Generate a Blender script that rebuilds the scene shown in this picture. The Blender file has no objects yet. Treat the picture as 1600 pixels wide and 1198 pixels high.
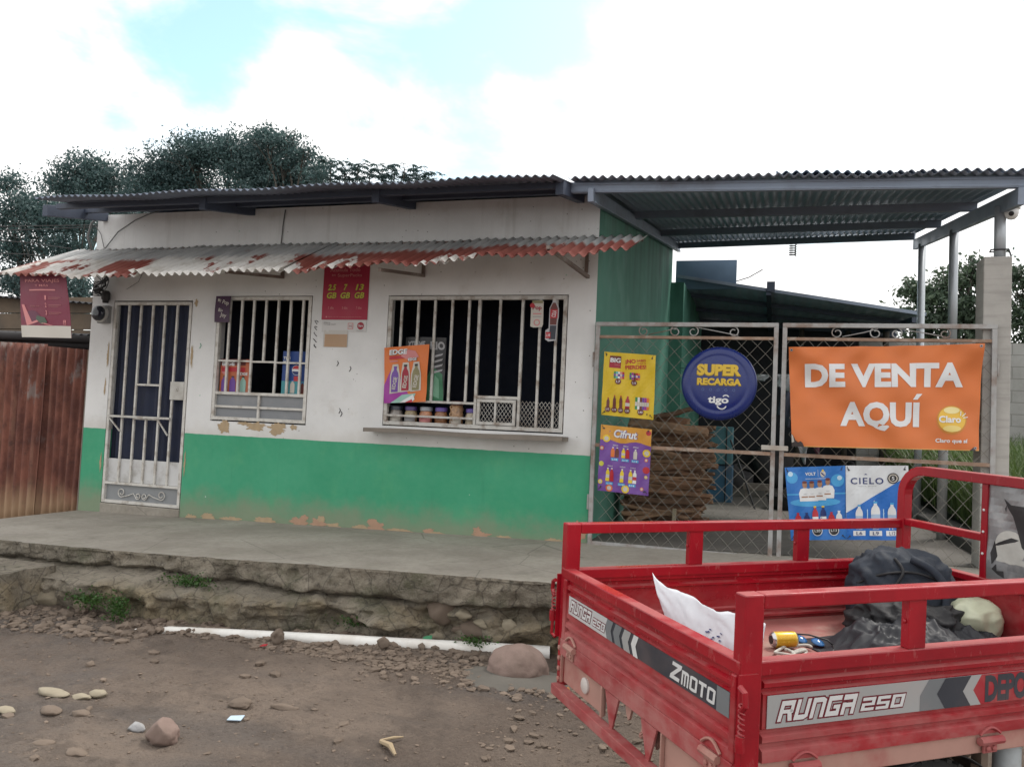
import bpy, bmesh, math, random
import numpy as np
from mathutils import Vector, Matrix, noise as mn
R = math.radians
SC = bpy.context.scene
COL = SC.collection
random.seed(7)

# ------------------------------------------------------------------ camera
cd = bpy.data.cameras.new('camera')
cam = bpy.data.objects.new('camera', cd); COL.objects.link(cam); SC.camera = cam
cd.sensor_fit = 'HORIZONTAL'; cd.sensor_width = 36.0
cd.lens = 36.0 * 1276.04 / 1600.0
cd.clip_start = 0.05; cd.clip_end = 1000
CAM = Vector((7.0724, -7.1044, 1.0672))
def cam_matrix(yaw, pitch, roll):
    f = Vector((-math.sin(yaw)*math.cos(pitch), math.cos(yaw)*math.cos(pitch), math.sin(pitch)))
    r = Vector((math.cos(yaw), math.sin(yaw), 0)); u = r.cross(f)
    c, s = math.cos(roll), math.sin(roll)
    r2 = c*r + s*u; u2 = -s*r + c*u
    m = Matrix((r2, u2, -f)).transposed().to_4x4(); m.translation = CAM
    return m
cam.matrix_world = cam_matrix(0.30345, 0.04894, 0.04516)

# ------------------------------------------------------------------ world, sun, exposure
SUN_EL, SUN_AZ = R(58), R(35)          # sun high behind the shop, a little to the right
w = bpy.data.worlds.new('World'); SC.world = w; w.use_nodes = True
nt = w.node_tree; nt.nodes.clear()
def N(t, typ, **kw):
    n = t.nodes.new(typ)
    for k, v in kw.items(): setattr(n, k, v)
    return n
def setin(n, key, val): n.inputs[key].default_value = val
out = N(nt, 'ShaderNodeOutputWorld'); bg = N(nt, 'ShaderNodeBackground'); setin(bg, 'Strength', 0.1)
sky = N(nt, 'ShaderNodeTexSky', sky_type='NISHITA'); sky.sun_disc = False
sky.sun_elevation = SUN_EL; sky.sun_rotation = SUN_AZ; sky.air_density = 1.0; sky.dust_density = 1.5; sky.ozone_density = 1.5
tc = N(nt, 'ShaderNodeTexCoord')
sep = N(nt, 'ShaderNodeSeparateXYZ'); nt.links.new(tc.outputs['Generated'], sep.inputs[0])
zz = N(nt, 'ShaderNodeMath', operation='ADD'); zz.inputs[1].default_value = 0.18; nt.links.new(sep.outputs['Z'], zz.inputs[0])
zm = N(nt, 'ShaderNodeMath', operation='MAXIMUM'); zm.inputs[1].default_value = 0.05; nt.links.new(zz.outputs[0], zm.inputs[0])
dv = N(nt, 'ShaderNodeVectorMath', operation='DIVIDE')
cz = N(nt, 'ShaderNodeCombineXYZ')
for i in range(3): nt.links.new(zm.outputs[0], cz.inputs[i])
nt.links.new(tc.outputs['Generated'], dv.inputs[0]); nt.links.new(cz.outputs[0], dv.inputs[1])
ns = N(nt, 'ShaderNodeTexNoise'); setin(ns, 'Scale', 4.6); setin(ns, 'Detail', 8); setin(ns, 'Roughness', 0.55); setin(ns, 'Distortion', 0.25)
mp = N(nt, 'ShaderNodeMapping'); mp.inputs['Location'].default_value = (3.1, 5.7, 0)
mp.inputs['Scale'].default_value = (1, 1, 1.7); nt.links.new(tc.outputs['Generated'], mp.inputs[0]); nt.links.new(mp.outputs[0], ns.inputs['Vector'])
# openings of blue sky in the cloud deck: direction, angular size, depth
GAPS = [((-.60, .70, .39), .19, .15), ((-.625, .69, .35), .12, .08), ((-.42, .85, .32), .15, .15), ((-.35, .84, .42), .20, .18), ((-.27, .855, .44), .15, .12), ((.211, .882, .42), .14, .19), ((-.08, .86, .50), .20, .20), ((.02, .93, .33), .14, .14), ((-.2, .92, .33), .10, .09)]
def gap(dirv, size, amt, last):
    d = N(nt, 'ShaderNodeVectorMath', operation='DOT_PRODUCT'); d.inputs[1].default_value = Vector(dirv).normalized()
    nrm = N(nt, 'ShaderNodeVectorMath', operation='NORMALIZE'); nt.links.new(tc.outputs['Generated'], nrm.inputs[0])
    nt.links.new(nrm.outputs[0], d.inputs[0])
    mr = N(nt, 'ShaderNodeMapRange', interpolation_type='SMOOTHSTEP'); nt.links.new(d.outputs['Value'], mr.inputs['Value'])
    mr.inputs['From Min'].default_value = math.cos(size); mr.inputs['From Max'].default_value = 1.0
    mr.inputs['To Min'].default_value = 0; mr.inputs['To Max'].default_value = amt
    s = N(nt, 'ShaderNodeMath', operation='SUBTRACT'); nt.links.new(last, s.inputs[0]); nt.links.new(mr.outputs[0], s.inputs[1])
    return s.outputs[0]
o = ns.outputs['Fac']
for g in GAPS:
    o = gap(*g, o)
cr = N(nt, 'ShaderNodeMapRange', interpolation_type='SMOOTHSTEP'); nt.links.new(o, cr.inputs['Value'])
cr.inputs['From Min'].default_value = 0.22; cr.inputs['From Max'].default_value = 0.46
mx = N(nt, 'ShaderNodeMixRGB'); nt.links.new(cr.outputs[0], mx.inputs['Fac'])
gn = N(nt, 'ShaderNodeMixRGB', blend_type='MULTIPLY'); gn.inputs['Fac'].default_value = 1; gn.inputs['Color2'].default_value = (2.3, 2.45, 2.0, 1)
nt.links.new(sky.outputs[0], gn.inputs['Color1'])
nt.links.new(gn.outputs[0], mx.inputs['Color1']); mx.inputs['Color2'].default_value = (9.9, 9.8, 9.7, 1)
nt.links.new(mx.outputs[0], bg.inputs['Color']); nt.links.new(bg.outputs[0], out.inputs['Surface'])

sd = bpy.data.lights.new('sun', 'SUN'); sd.energy = 1.7; sd.angle = R(12); sd.color = (1.0, 0.955, 0.89)
sun = bpy.data.objects.new('sun', sd); COL.objects.link(sun)
sdir = Vector((math.sin(SUN_AZ)*math.cos(SUN_EL), math.cos(SUN_AZ)*math.cos(SUN_EL), math.sin(SUN_EL)))
sun.rotation_euler = sdir.to_track_quat('Z', 'Y').to_euler()
SC.view_settings.view_transform = 'Standard'; SC.view_settings.look = 'None'
SC.view_settings.exposure = 0.55; SC.view_settings.gamma = 1.0; SC.view_settings.use_curve_mapping = False

# ------------------------------------------------------------------ helpers: tags
def tag(o, label=None, cat=None, group=None, kind=None):
    if label: o['label'] = label
    if cat: o['category'] = cat
    if group: o['group'] = group
    if kind: o['kind'] = kind
    return o
def empty(name, loc, label, cat, group=None, rot=(0, 0, 0)):
    o = bpy.data.objects.new(name, None); COL.objects.link(o)
    o.location = loc; o.rotation_euler = rot; o.empty_display_size = 0.2
    return tag(o, label, cat, group)

# ------------------------------------------------------------------ helpers: materials
MATS = {}
def lin(c): return tuple(x/12.92 if x <= .04045 else ((x+.055)/1.055)**2.4 for x in c)
def rgb(r, g, b): return lin((r/255., g/255., b/255.))
class MT:
    """a small wrapper for building node materials"""
    def __init__(s, name):
        s.m = bpy.data.materials.new(name); s.m.use_nodes = True; s.t = s.m.node_tree
        s.b = s.t.nodes['Principled BSDF']; s.tc = N(s.t, 'ShaderNodeTexCoord'); s.obj = s.tc.outputs['Object']
        MATS[name] = s.m
    def lk(s, a, b): s.t.links.new(a, b)
    def noise(s, scale, detail=4, rough=.55, sc=(1, 1, 1), loc=(0, 0, 0), dist=0.0):
        m = N(s.t, 'ShaderNodeMapping'); m.inputs['Scale'].default_value = sc; m.inputs['Location'].default_value = loc
        s.lk(s.obj, m.inputs[0])
        n = N(s.t, 'ShaderNodeTexNoise'); setin(n, 'Scale', scale); setin(n, 'Detail', detail); setin(n, 'Roughness', rough); setin(n, 'Distortion', dist)
        s.lk(m.outputs[0], n.inputs['Vector']); return n.outputs['Fac']
    def vor(s, scale, sc=(1, 1, 1), feature='F1', out='Distance'):
        m = N(s.t, 'ShaderNodeMapping'); m.inputs['Scale'].default_value = sc; s.lk(s.obj, m.inputs[0])
        n = N(s.t, 'ShaderNodeTexVoronoi', feature=feature); setin(n, 'Scale', scale); s.lk(m.outputs[0], n.inputs['Vector']); return n.outputs[out]
    def ramp(s, v, a, b, lo=0.0, hi=1.0, smooth=True):
        n = N(s.t, 'ShaderNodeMapRange', interpolation_type='SMOOTHSTEP' if smooth else 'LINEAR'); s.lk(v, n.inputs['Value'])
        n.inputs['From Min'].default_value = a; n.inputs['From Max'].default_value = b
        n.inputs['To Min'].default_value = lo; n.inputs['To Max'].default_value = hi; return n.outputs[0]
    def math(s, op, a, b=0.0):
        n = N(s.t, 'ShaderNodeMath', operation=op)
        for i, v in enumerate((a, b)):
            if isinstance(v, (int, float)): n.inputs[i].default_value = v
            else: s.lk(v, n.inputs[i])
        return n.outputs[0]
    def mix(s, f, a, b, mode='MIX'):
        n = N(s.t, 'ShaderNodeMixRGB', blend_type=mode)
        for k, v in (('Fac', f), ('Color1', a), ('Color2', b)):
            if isinstance(v, (int, float)): n.inputs[k].default_value = v
            elif isinstance(v, tuple): n.inputs[k].default_value = (*v[:3], 1)
            else: s.lk(v, n.inputs[k])
        return n.outputs[0]
    def xyz(s):
        n = N(s.t, 'ShaderNodeSeparateXYZ'); s.lk(s.obj, n.inputs[0]); return n.outputs
    def col(s, c):
        if isinstance(c, tuple): s.b.inputs['Base Color'].default_value = (*c[:3], 1)
        else: s.lk(c, s.b.inputs['Base Color'])
    def rough(s, v):
        if isinstance(v, (int, float)): s.b.inputs['Roughness'].default_value = v
        else: s.lk(v, s.b.inputs['Roughness'])
    def metal(s, v): s.b.inputs['Metallic'].default_value = v
    def bump(s, h, strength=.3, dist=.01):
        n = N(s.t, 'ShaderNodeBump'); setin(n, 'Strength', strength); setin(n, 'Distance', dist); s.lk(h, n.inputs['Height']); s.lk(n.outputs[0], s.b.inputs['Normal'])
def plain(name, c, rough=.6, var=.18, scale=6, metal=0.0, bump=0.0, dirt=None, dirt_amt=.4, dscale=3):
    if name in MATS: return MATS[name]
    m = MT(name); n = m.noise(scale, 5)
    c2 = tuple(x*(1-var) for x in c); c1 = tuple(min(1, x*(1+var)) for x in c)
    k = m.mix(n, c2, c1)
    if dirt:
        d = m.ramp(m.noise(dscale, 6, .65, loc=(4, 1, 2)), .45, .72, 0, dirt_amt); k = m.mix(d, k, dirt)
    m.col(k); m.rough(m.ramp(n, .3, .7, max(0.05, rough-.08), min(1, rough+.08))); m.metal(metal)
    if bump: m.bump(m.noise(scale*8, 4), bump, .004)
    return m.m

# ------------------------------------------------------------------ helpers: meshes
LOCAL = set()
class MB:
    def __init__(s): s.v = []; s.f = []; s.m = []
    def add(s, vs, fs, m=0):
        o = len(s.v); s.v += [tuple(x) for x in vs]; s.f += [tuple(i+o for i in q) for q in fs]
        s.m += [m]*len(fs) if isinstance(m, int) else list(m); return s
    BF = [(0, 3, 2, 1), (4, 5, 6, 7), (0, 1, 5, 4), (1, 2, 6, 5), (2, 3, 7, 6), (3, 0, 4, 7)]
    def box(s, x0, x1, y0, y1, z0, z1, m=0):
        return s.add([(x0, y0, z0), (x1, y0, z0), (x1, y1, z0), (x0, y1, z0), (x0, y0, z1), (x1, y0, z1), (x1, y1, z1), (x0, y1, z1)], MB.BF, m)
    def bar(s, p, q, w, h, up=(0, 0, 1), m=0):
        p, q = Vector(p), Vector(q); d = (q-p).normalized(); up = Vector(up)
        a = d.cross(up)
        if a.length < 1e-4: a = d.cross(Vector((0, 1, 0)))
        a.normalize(); b = a.cross(d).normalized(); a *= w/2; b *= h/2
        return s.add([p-a-b, p+a-b, p+a+b, p-a+b, q-a-b, q+a-b, q+a+b, q-a+b], [(0, 1, 2, 3), (7, 6, 5, 4), (4, 5, 1, 0), (5, 6, 2, 1), (6, 7, 3, 2), (7, 4, 0, 3)], m)
    def tube(s, pts, r, n=8, m=0, cap=True, closed=False):
        pts = [Vector(p) for p in pts]; L = len(pts); rs = r if isinstance(r, (list, tuple)) else [r]*L
        vs = []; a = None
        for i, p in enumerate(pts):
            if closed: d = pts[(i+1) % L]-pts[i-1]
            else: d = pts[min(i+1, L-1)]-pts[max(i-1, 0)]
            d = d.normalized() if d.length > 1e-9 else Vector((0, 0, 1))
            if a is None:
                a = d.orthogonal().normalized()
            else:
                a = a-d*a.dot(d); a = a.normalized() if a.length > 1e-6 else d.orthogonal().normalized()
            b = d.cross(a)
            for k in range(n):
                t = 2*math.pi*k/n; vs.append(p+(a*math.cos(t)+b*math.sin(t))*rs[i])
        fs = []
        for i in range(L if closed else L-1):
            j = (i+1) % L
            for k in range(n):
                k2 = (k+1) % n; fs.append((i*n+k, i*n+k2, j*n+k2, j*n+k))
        if cap and not closed: fs.append(tuple(range(n-1, -1, -1))); fs.append(tuple((L-1)*n+k for k in range(n)))
        return s.add(vs, fs, m)
    def lathe(s, c, axis, prof, n=20, m=0):
        c = Vector(c); ax = Vector(axis).normalized(); a = ax.orthogonal().normalized(); b = ax.cross(a); vs = []; fs = []
        for (r, h) in prof:
            for k in range(n):
                t = 2*math.pi*k/n; vs.append(c+ax*h+(a*math.cos(t)+b*math.sin(t))*r)
        for i in range(len(prof)-1):
            for k in range(n):
                k2 = (k+1) % n; fs.append((i*n+k, i*n+k2, (i+1)*n+k2, (i+1)*n+k))
        fs.append(tuple(range(n-1, -1, -1))); fs.append(tuple((len(prof)-1)*n+k for k in range(n)))
        mm = m if isinstance(m, int) else None
        if mm is None:
            ml = []
            for i in range(len(prof)-1): ml += [m[i]]*n
            ml += [m[0], m[-1]]; return s.add(vs, fs, ml)
        return s.add(vs, fs, m)
    def grid(s, fn, nu, nv, m=0):
        vs = [fn(i/nu, j/nv) for j in range(nv+1) for i in range(nu+1)]
        fs = [(j*(nu+1)+i, j*(nu+1)+i+1, (j+1)*(nu+1)+i+1, (j+1)*(nu+1)+i) for j in range(nv) for i in range(nu)]
        return s.add(vs, fs, m)
    def prism(s, pts, d, m=0):
        """closed polygon of 3-D points extruded by vector d"""
        n = len(pts); d = Vector(d); vs = [Vector(p) for p in pts]+[Vector(p)+d for p in pts]
        fs = [tuple(range(n-1, -1, -1)), tuple(range(n, 2*n))]+[(i, (i+1) % n, n+(i+1) % n, n+i) for i in range(n)]
        return s.add(vs, fs, m)
    def build(s, name, mats, parent=None, smooth=False, bevel=0.0, solid=0.0, auto=None, off=0):
        me = bpy.data.meshes.new(name); me.from_pydata(s.v, [], s.f)
        if not isinstance(mats, (list, tuple)): mats = [mats]
        for x in mats: me.materials.append(x)
        me.polygons.foreach_set('material_index', s.m)
        if smooth: me.polygons.foreach_set('use_smooth', [True]*len(s.f))
        me.update(); me.validate()
        o = bpy.data.objects.new(name, me); COL.objects.link(o)
        if parent is not None:
            o.parent = parent; o.location = (0, 0, 0)
            if parent.name not in LOCAL:       # mesh is in world space: cancel the parent's placement
                o.matrix_parent_inverse = pworld(parent).inverted()
        if solid:
            md = o.modifiers.new('solid', 'SOLIDIFY'); md.thickness = solid; md.offset = off
        if bevel:
            md = o.modifiers.new('bevel', 'BEVEL'); md.width = bevel; md.segments = 2; md.limit_method = 'ANGLE'; md.angle_limit = R(40)
        if auto is not None:
            me.set_sharp_from_angle(angle=auto) if hasattr(me, 'set_sharp_from_angle') else None
        return o
def pworld(p):
    m = Matrix.Translation(p.location) @ p.rotation_euler.to_matrix().to_4x4()
    if p.parent: m = pworld(p.parent) @ p.matrix_parent_inverse @ m
    return m
def copy_tree(o, parent=None):
    c = o.copy(); COL.objects.link(c)
    if parent is not None: c.parent = parent
    for ch in [x for x in COL.objects if x.parent == o]: copy_tree(ch, c)
    return c

# numpy fractal value noise
_rng = np.random.RandomState(3); _T = _rng.rand(64, 64)
def vnoise(x, y):
    xi = np.floor(x).astype(int); yi = np.floor(y).astype(int); fx = x-xi; fy = y-yi
    fx = fx*fx*(3-2*fx); fy = fy*fy*(3-2*fy)
    a = _T[xi % 64, yi % 64]; b = _T[(xi+1) % 64, yi % 64]; c = _T[xi % 64, (yi+1) % 64]; d = _T[(xi+1) % 64, (yi+1) % 64]
    return (a*(1-fx)+b*fx)*(1-fy)+(c*(1-fx)+d*fx)*fy
def fbm(x, y, o=5, g=.5):
    t = 0; a = 1; n = 0; x = np.asarray(x, float); y = np.asarray(y, float)
    for i in range(o): t = t+a*(vnoise(x*2**i+17*i, y*2**i+5*i)-.5); n += a; a *= g
    return t/n

# text -> triangles in a unit frame
def text_mesh(s, bold=0.0, shear=0.0, space=1.0):
    cu = bpy.data.curves.new('t', 'FONT'); cu.body = s; cu.size = 1; cu.offset = bold; cu.shear = shear; cu.space_character = space; cu.resolution_u = 3
    ob = bpy.data.objects.new('t', cu); me = ob.to_mesh()
    vs = [(v.co.x, v.co.y) for v in me.vertices]; fs = [tuple(p.vertices) for p in me.polygons]
    ob.to_mesh_clear(); bpy.data.objects.remove(ob); bpy.data.curves.remove(cu)
    return vs, fs

class Sign:
    """a printed sheet: a thin base plus printed shapes lying a hair above it, in one mesh.
    (u, v) run in metres from the lower left corner"""
    def __init__(s, p0, U, V, w, h, base, bump=None, layer=.0009, thick=.003, nu=1, nv=1, outline=None, quad=None):
        s.p0 = Vector(p0); s.U = Vector(U).normalized(); s.V = Vector(V).normalized(); s.n = s.U.cross(s.V).normalized()
        s.w, s.h = w, h; s.bumpf = bump; s.layer = layer; s.mats = []; s.mb = MB(); s.quad = quad
        bi = s.mi(base)
        if outline:
            s.poly(outline, base, 0); s.mb.prism([s.P(u, v, -.0002) for u, v in outline], -s.n*thick, bi)
        else:
            s.mb.grid(lambda a, b: s.P(a*w, b*h, 0), nu, nv, bi)
            s.mb.grid(lambda a, b: s.P((1-a)*w, b*h, -thick), nu, nv, bi)
            for (e0, e1) in (((0, 0), (w, 0)), ((w, 0), (w, h)), ((w, h), (0, h)), ((0, h), (0, 0))):
                k = nu if e0[1] == e1[1] else nv
                for i in range(k):
                    a = (e0[0]+(e1[0]-e0[0])*i/k, e0[1]+(e1[1]-e0[1])*i/k); b = (e0[0]+(e1[0]-e0[0])*(i+1)/k, e0[1]+(e1[1]-e0[1])*(i+1)/k)
                    s.mb.add([s.P(*a, -thick), s.P(*b, -thick), s.P(*b, 0), s.P(*a, 0)], [(0, 1, 2, 3)], bi)
    def mi(s, m):
        if m not in s.mats: s.mats.append(m)
        return s.mats.index(m)
    def P(s, u, v, n):
        b = s.bumpf(u/s.w, v/s.h) if s.bumpf else 0.0
        if s.quad:
            a, c = u/s.w, v/s.h; q = s.quad
            p = q[0]*(1-a)*(1-c)+q[1]*a*(1-c)+q[2]*a*c+q[3]*(1-a)*c
        else: p = s.p0+s.U*u+s.V*v
        return p+s.n*(n+b)
    def tris(s, vs, fs, mat, layer):
        if s.bumpf:
            bm = bmesh.new(); bv = [bm.verts.new((x, y, 0)) for x, y in vs]
            for f in fs:
                try: bm.faces.new([bv[i] for i in f])
                except ValueError: pass
            bmesh.ops.triangulate(bm, faces=bm.faces[:])
            for _ in range(6):
                es = [e for e in bm.edges if e.calc_length() > .035]
                if not es: break
                bmesh.ops.subdivide_edges(bm, edges=es, cuts=1); bmesh.ops.triangulate(bm, faces=bm.faces[:])
            bm.verts.index_update(); vs = [(v.co.x, v.co.y) for v in bm.verts]; fs = [tuple(v.index for v in f.verts) for f in bm.faces]; bm.free()
        s.mb.add([s.P(x, y, layer*s.layer) for x, y in vs], fs, s.mi(mat))
    def poly(s, pts, mat, layer=1):
        from mathutils.geometry import tessellate_polygon
        t = tessellate_polygon([[Vector((x, y, 0)) for x, y in pts]])
        fs = []
        for f in t:
            a, b, c = (pts[i] for i in f)
            cr = (b[0]-a[0])*(c[1]-a[1])-(b[1]-a[1])*(c[0]-a[0])
            fs.append(tuple(f) if cr > 0 else tuple(reversed(f)))
        s.tris(list(pts), fs, mat, layer); return s
    def rect(s, u0, v0, u1, v1, mat, layer=1): return s.poly([(u0, v0), (u1, v0), (u1, v1), (u0, v1)], mat, layer)
    def disc(s, u, v, ru, mat, layer=1, rv=None, n=20, a0=0, a1=360):
        rv = rv or ru
        pts = [(u+ru*math.cos(R(a0+(a1-a0)*i/n)), v+rv*math.sin(R(a0+(a1-a0)*i/n))) for i in range(n if a1-a0 == 360 else n+1)]
        return s.poly(pts, mat, layer)
    def ring(s, u, v, r0, r1, mat, layer=1, n=24, a0=0, a1=360):
        for i in range(n):
            a, b = R(a0+(a1-a0)*i/n), R(a0+(a1-a0)*(i+1)/n)
            s.poly([(u+r0*math.cos(a), v+r0*math.sin(a)), (u+r1*math.cos(a), v+r1*math.sin(a)), (u+r1*math.cos(b), v+r1*math.sin(b)), (u+r0*math.cos(b), v+r0*math.sin(b))], mat, layer)
        return s
    def text(s, txt, u0, v0, u1, v1, mat, layer=2, bold=.02, shear=0, rot=0, space=1.0):
        vs, fs = text_mesh(txt, bold, shear, space)
        if not vs: return s
        xs = [a for a, _ in vs]; ys = [b for _, b in vs]; x0, x1, y0, y1 = min(xs), max(xs), min(ys), max(ys)
        k, l = (u1-u0), (v1-v0); cu, cv = (u0+u1)/2, (v0+v1)/2; cr, sr = math.cos(R(rot)), math.sin(R(rot))
        o = []
        for a, b in vs:
            a = ((a-x0)/(x1-x0)-.5)*k; b = ((b-y0)/(y1-y0)-.5)*l
            o.append((cu+a*cr-b*sr, cv+a*sr+b*cr))
        s.tris(o, fs, mat, layer); return s
    def bottle(s, u, v, w, h, mat, cap, layer=2, label=None):
        pts = [(-.5, 0), (.5, 0), (.5, .62), (.42, .74), (.18, .86), (.18, .93), (-.18, .93), (-.18, .86), (-.42, .74), (-.5, .62)]
        s.poly([(u+a*w, v+b*h) for a, b in pts], mat, layer)
        s.rect(u-.22*w, v+.92*h, u+.22*w, v+h, cap, layer+.2)
        if label: s.rect(u-.5*w, v+.25*h, u+.5*w, v+.5*h, label, layer+.4)
        return s
    def tie(s, *spots):
        for u, v, du, dv in spots:
            p = s.P(u, v, .002); q = s.P(u+du*.5, v+dv*.5, .006); r = s.P(u+du, v+dv, -.012); s.mb.tube([p, q, r], .0022, 5, s.mi(M_CABLE)); s.mb.lathe(p, s.n, [(.006, 0), (.005, .005)], 8, s.mi(M_CABLE))
        return s
    GLY = {'R': [[(0, 0), (.26, 0), (.26, 1), (0, 1)], [(.26, .76), (1, .76), (1, 1), (.26, 1)], [(.76, .42), (1, .42), (1, .76), (.76, .76)], [(.26, .38), (1, .38), (.9, .56), (.26, .56)], [(.60, .38), (.9, .38), (1.05, 0), (.76, 0)]],
        'U': [[(0, 0), (.26, 0), (.26, 1), (0, 1)], [(.26, 0), (.74, 0), (.74, .24), (.26, .24)], [(.74, 0), (1, .12), (1, 1), (.74, 1)]],
        'N': [[(0, 0), (.26, 0), (.26, 1), (0, 1)], [(.26, .76), (.74, .76), (.74, 1), (.26, 1)], [(.74, 0), (1, 0), (1, .88), (.74, 1)]],
        'G': [[(0, 0), (.26, 0), (.26, 1), (0, 1)], [(.26, .76), (1, .76), (1, 1), (.26, 1)], [(.26, 0), (.74, 0), (.74, .24), (.26, .24)], [(.74, 0), (1, 0), (1, .54), (.74, .54)], [(.5, .36), (.74, .36), (.74, .54), (.5, .54)]],
        'A': [[(0, 0), (.26, 0), (.26, .6), (0, .6)], [(0, .74), (1, .74), (1, 1), (0, 1)], [(.74, 0), (1, 0), (1, .74), (.74, .74)], [(.26, .36), (.74, .36), (.74, .58), (.26, .58)]],
        '2': [[(0, .76), (1, .76), (1, 1), (0, 1)], [(.74, .58), (1, .58), (1, .76), (.74, .76)], [(0, .38), (1, .38), (1, .58), (0, .58)], [(0, .22), (.26, .22), (.26, .38), (0, .38)], [(0, 0), (1, 0), (1, .22), (0, .22)]],
        '5': [[(0, .76), (1, .76), (1, 1), (0, 1)], [(0, .58), (.26, .58), (.26, .76), (0, .76)], [(0, .38), (1, .38), (1, .58), (0, .58)], [(.74, .22), (1, .22), (1, .38), (.74, .38)], [(0, 0), (1, 0), (1, .22), (0, .22)]],
        '0': [[(0, 0), (.26, 0), (.26, 1), (0, 1)], [(.74, 0), (1, 0), (1, 1), (.74, 1)], [(.26, .78), (.74, .78), (.74, 1), (.26, 1)], [(.26, 0), (.74, 0), (.74, .22), (.26, .22)]],
        'Z': [[(0, .78), (1, .78), (1, 1), (0, 1)], [(0, 0), (1, 0), (1, .22), (0, .22)], [(0, .22), (.36, .22), (1, .78), (.62, .78)]],
        'M': [[(0, 0), (.22, 0), (.22, 1), (0, 1)], [(.22, .78), (.8, .78), (.8, 1), (.22, 1)], [(.40, 0), (.60, 0), (.60, .78), (.40, .78)], [(.8, 0), (1, 0), (1, .9), (.8, 1)]],
        'O': [[(0, .06), (.26, 0), (.26, 1), (0, .94)], [(.74, 0), (1, .06), (1, .94), (.74, 1)], [(.26, .80), (.74, .80), (.74, 1), (.26, 1)], [(.26, 0), (.74, 0), (.74, .20), (.26, .20)]],
        'T': [[(0, .78), (1, .78), (1, 1), (0, 1)], [(.36, 0), (.64, 0), (.64, .78), (.36, .78)]]}
    def block(s, txt, u0, v0, u1, v1, mat, layer=2, shear=0.0, grow=0.0, gap=.16):
        """squared lettering of slabs, filling the given box"""
        n = len(txt); w = (u1-u0-shear*(v1-v0))/(n+gap*(n-1)); h = v1-v0
        for i, ch in enumerate(txt):
            x0 = u0+i*w*(1+gap)
            for q in s.GLY[ch]:
                cx = sum(p[0] for p in q)/4; cy = sum(p[1] for p in q)/4; o = []
                for a, b in q:
                    x = x0+a*w+math.copysign(grow, a-cx); y = v0+b*h+math.copysign(grow, b-cy); o.append((x+shear*(y-v0), y))
                s.poly(o, mat, layer)
        return s
    def build(s, name, label=None, cat=None, group=None, parent=None):
        o = s.mb.build(name, s.mats, parent)
        return tag(o, label, cat, group)

def corr(c00, c10, c11, c01, waves, amp, rows=1, seg=6, dent=None, phase=0.0):
    """corrugated sheet between four corners; ridges run from the 0 edge to the 1 edge"""
    c00, c10, c11, c01 = map(Vector, (c00, c10, c11, c01)); mb = MB()
    nrm = (c10-c00).cross(c01-c00).normalized()
    if nrm.z < 0 and abs(nrm.z) > .1: nrm = -nrm
    def fn(a, b):
        p = c00*(1-a)*(1-b)+c10*a*(1-b)+c11*a*b+c01*(1-a)*b
        h = amp*math.cos(2*math.pi*(waves*a+phase))
        if dent: h += dent(a, b)
        return p+nrm*h
    mb.grid(fn, int(waves*seg), rows); return mb

# ================================================================== MATERIALS
def wall_material():
    m = MT('painted_wall'); x, y, z = m.xyz()
    edge = m.math('ADD', z, m.math('MULTIPLY', m.math('SUBTRACT', m.noise(9, 3), .5), .012))
    up = m.ramp(edge, .812, .818)
    big = m.noise(1.3, 6, .6); fine = m.noise(14, 5, .6)
    white = m.mix(m.ramp(big, .35, .7), (.72, .72, .715), (.61, .61, .605))
    white = m.mix(m.ramp(m.noise(3.2, 7, .68, loc=(3, 0, 9)), .56, .72, 0, .35), white, (.45, .41, .36))
    # runs of dirt below the eaves
    st = m.ramp(m.noise(1.0, 5, .6, sc=(9, 9, .5)), .52, .72, 0, .3); st = m.math('MULTIPLY', st, m.ramp(z, 2.2, 3.0))
    white = m.mix(st, white, (.33, .31, .28))
    white = m.mix(m.math('MULTIPLY', m.ramp(m.math('ADD', z, m.math('MULTIPLY', m.noise(6, 5, .6), .25)), 1.12, .9), .35), white, (.42, .38, .31))
    green = m.mix(m.ramp(big, .3, .7), (.034, .285, .15), (.052, .325, .18))
    green = m.mix(m.ramp(m.noise(2.1, 6, .65, loc=(7, 0, 2)), .5, .75, 0, .45), green, (.10, .36, .17))
    splash = m.ramp(m.math('ADD', z, m.math('MULTIPLY', m.noise(4, 6, .65), -.42)), -.20, .12, .75, 0)
    green = m.mix(m.ramp(m.noise(1.0, 6, .65, sc=(12, 12, .9), loc=(4, 4, 4)), .55, .75, 0, .3), green, (.03, .20, .11)); green = m.mix(splash, green, (.24, .235, .165))
    c = m.mix(up, green, white)
    # small chips where the top coat is knocked off
    ch = m.ramp(m.vor(13), .05, .09, 1, 0); zone = m.ramp(m.noise(1.7, 3, .5, loc=(2, 5, 1)), .47, .56)
    c = m.mix(m.math('MULTIPLY', m.math('MULTIPLY', ch, zone), up), c, (.20, .19, .17))
    ch2 = m.ramp(m.vor(6.3, sc=(1, 1, .8)), .035, .06, 1, 0); c = m.mix(m.math('MULTIPLY', ch2, m.ramp(m.noise(2.3, 2, loc=(8, 8, 8)), .55, .6)), c, (.42, .55, .47))
    m.col(c); m.rough(m.ramp(fine, .3, .7, .62, .8)); m.bump(m.math('ADD', fine, m.math('MULTIPLY', big, 2)), .25, .006); return m.m
M_WALL = wall_material()
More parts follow.
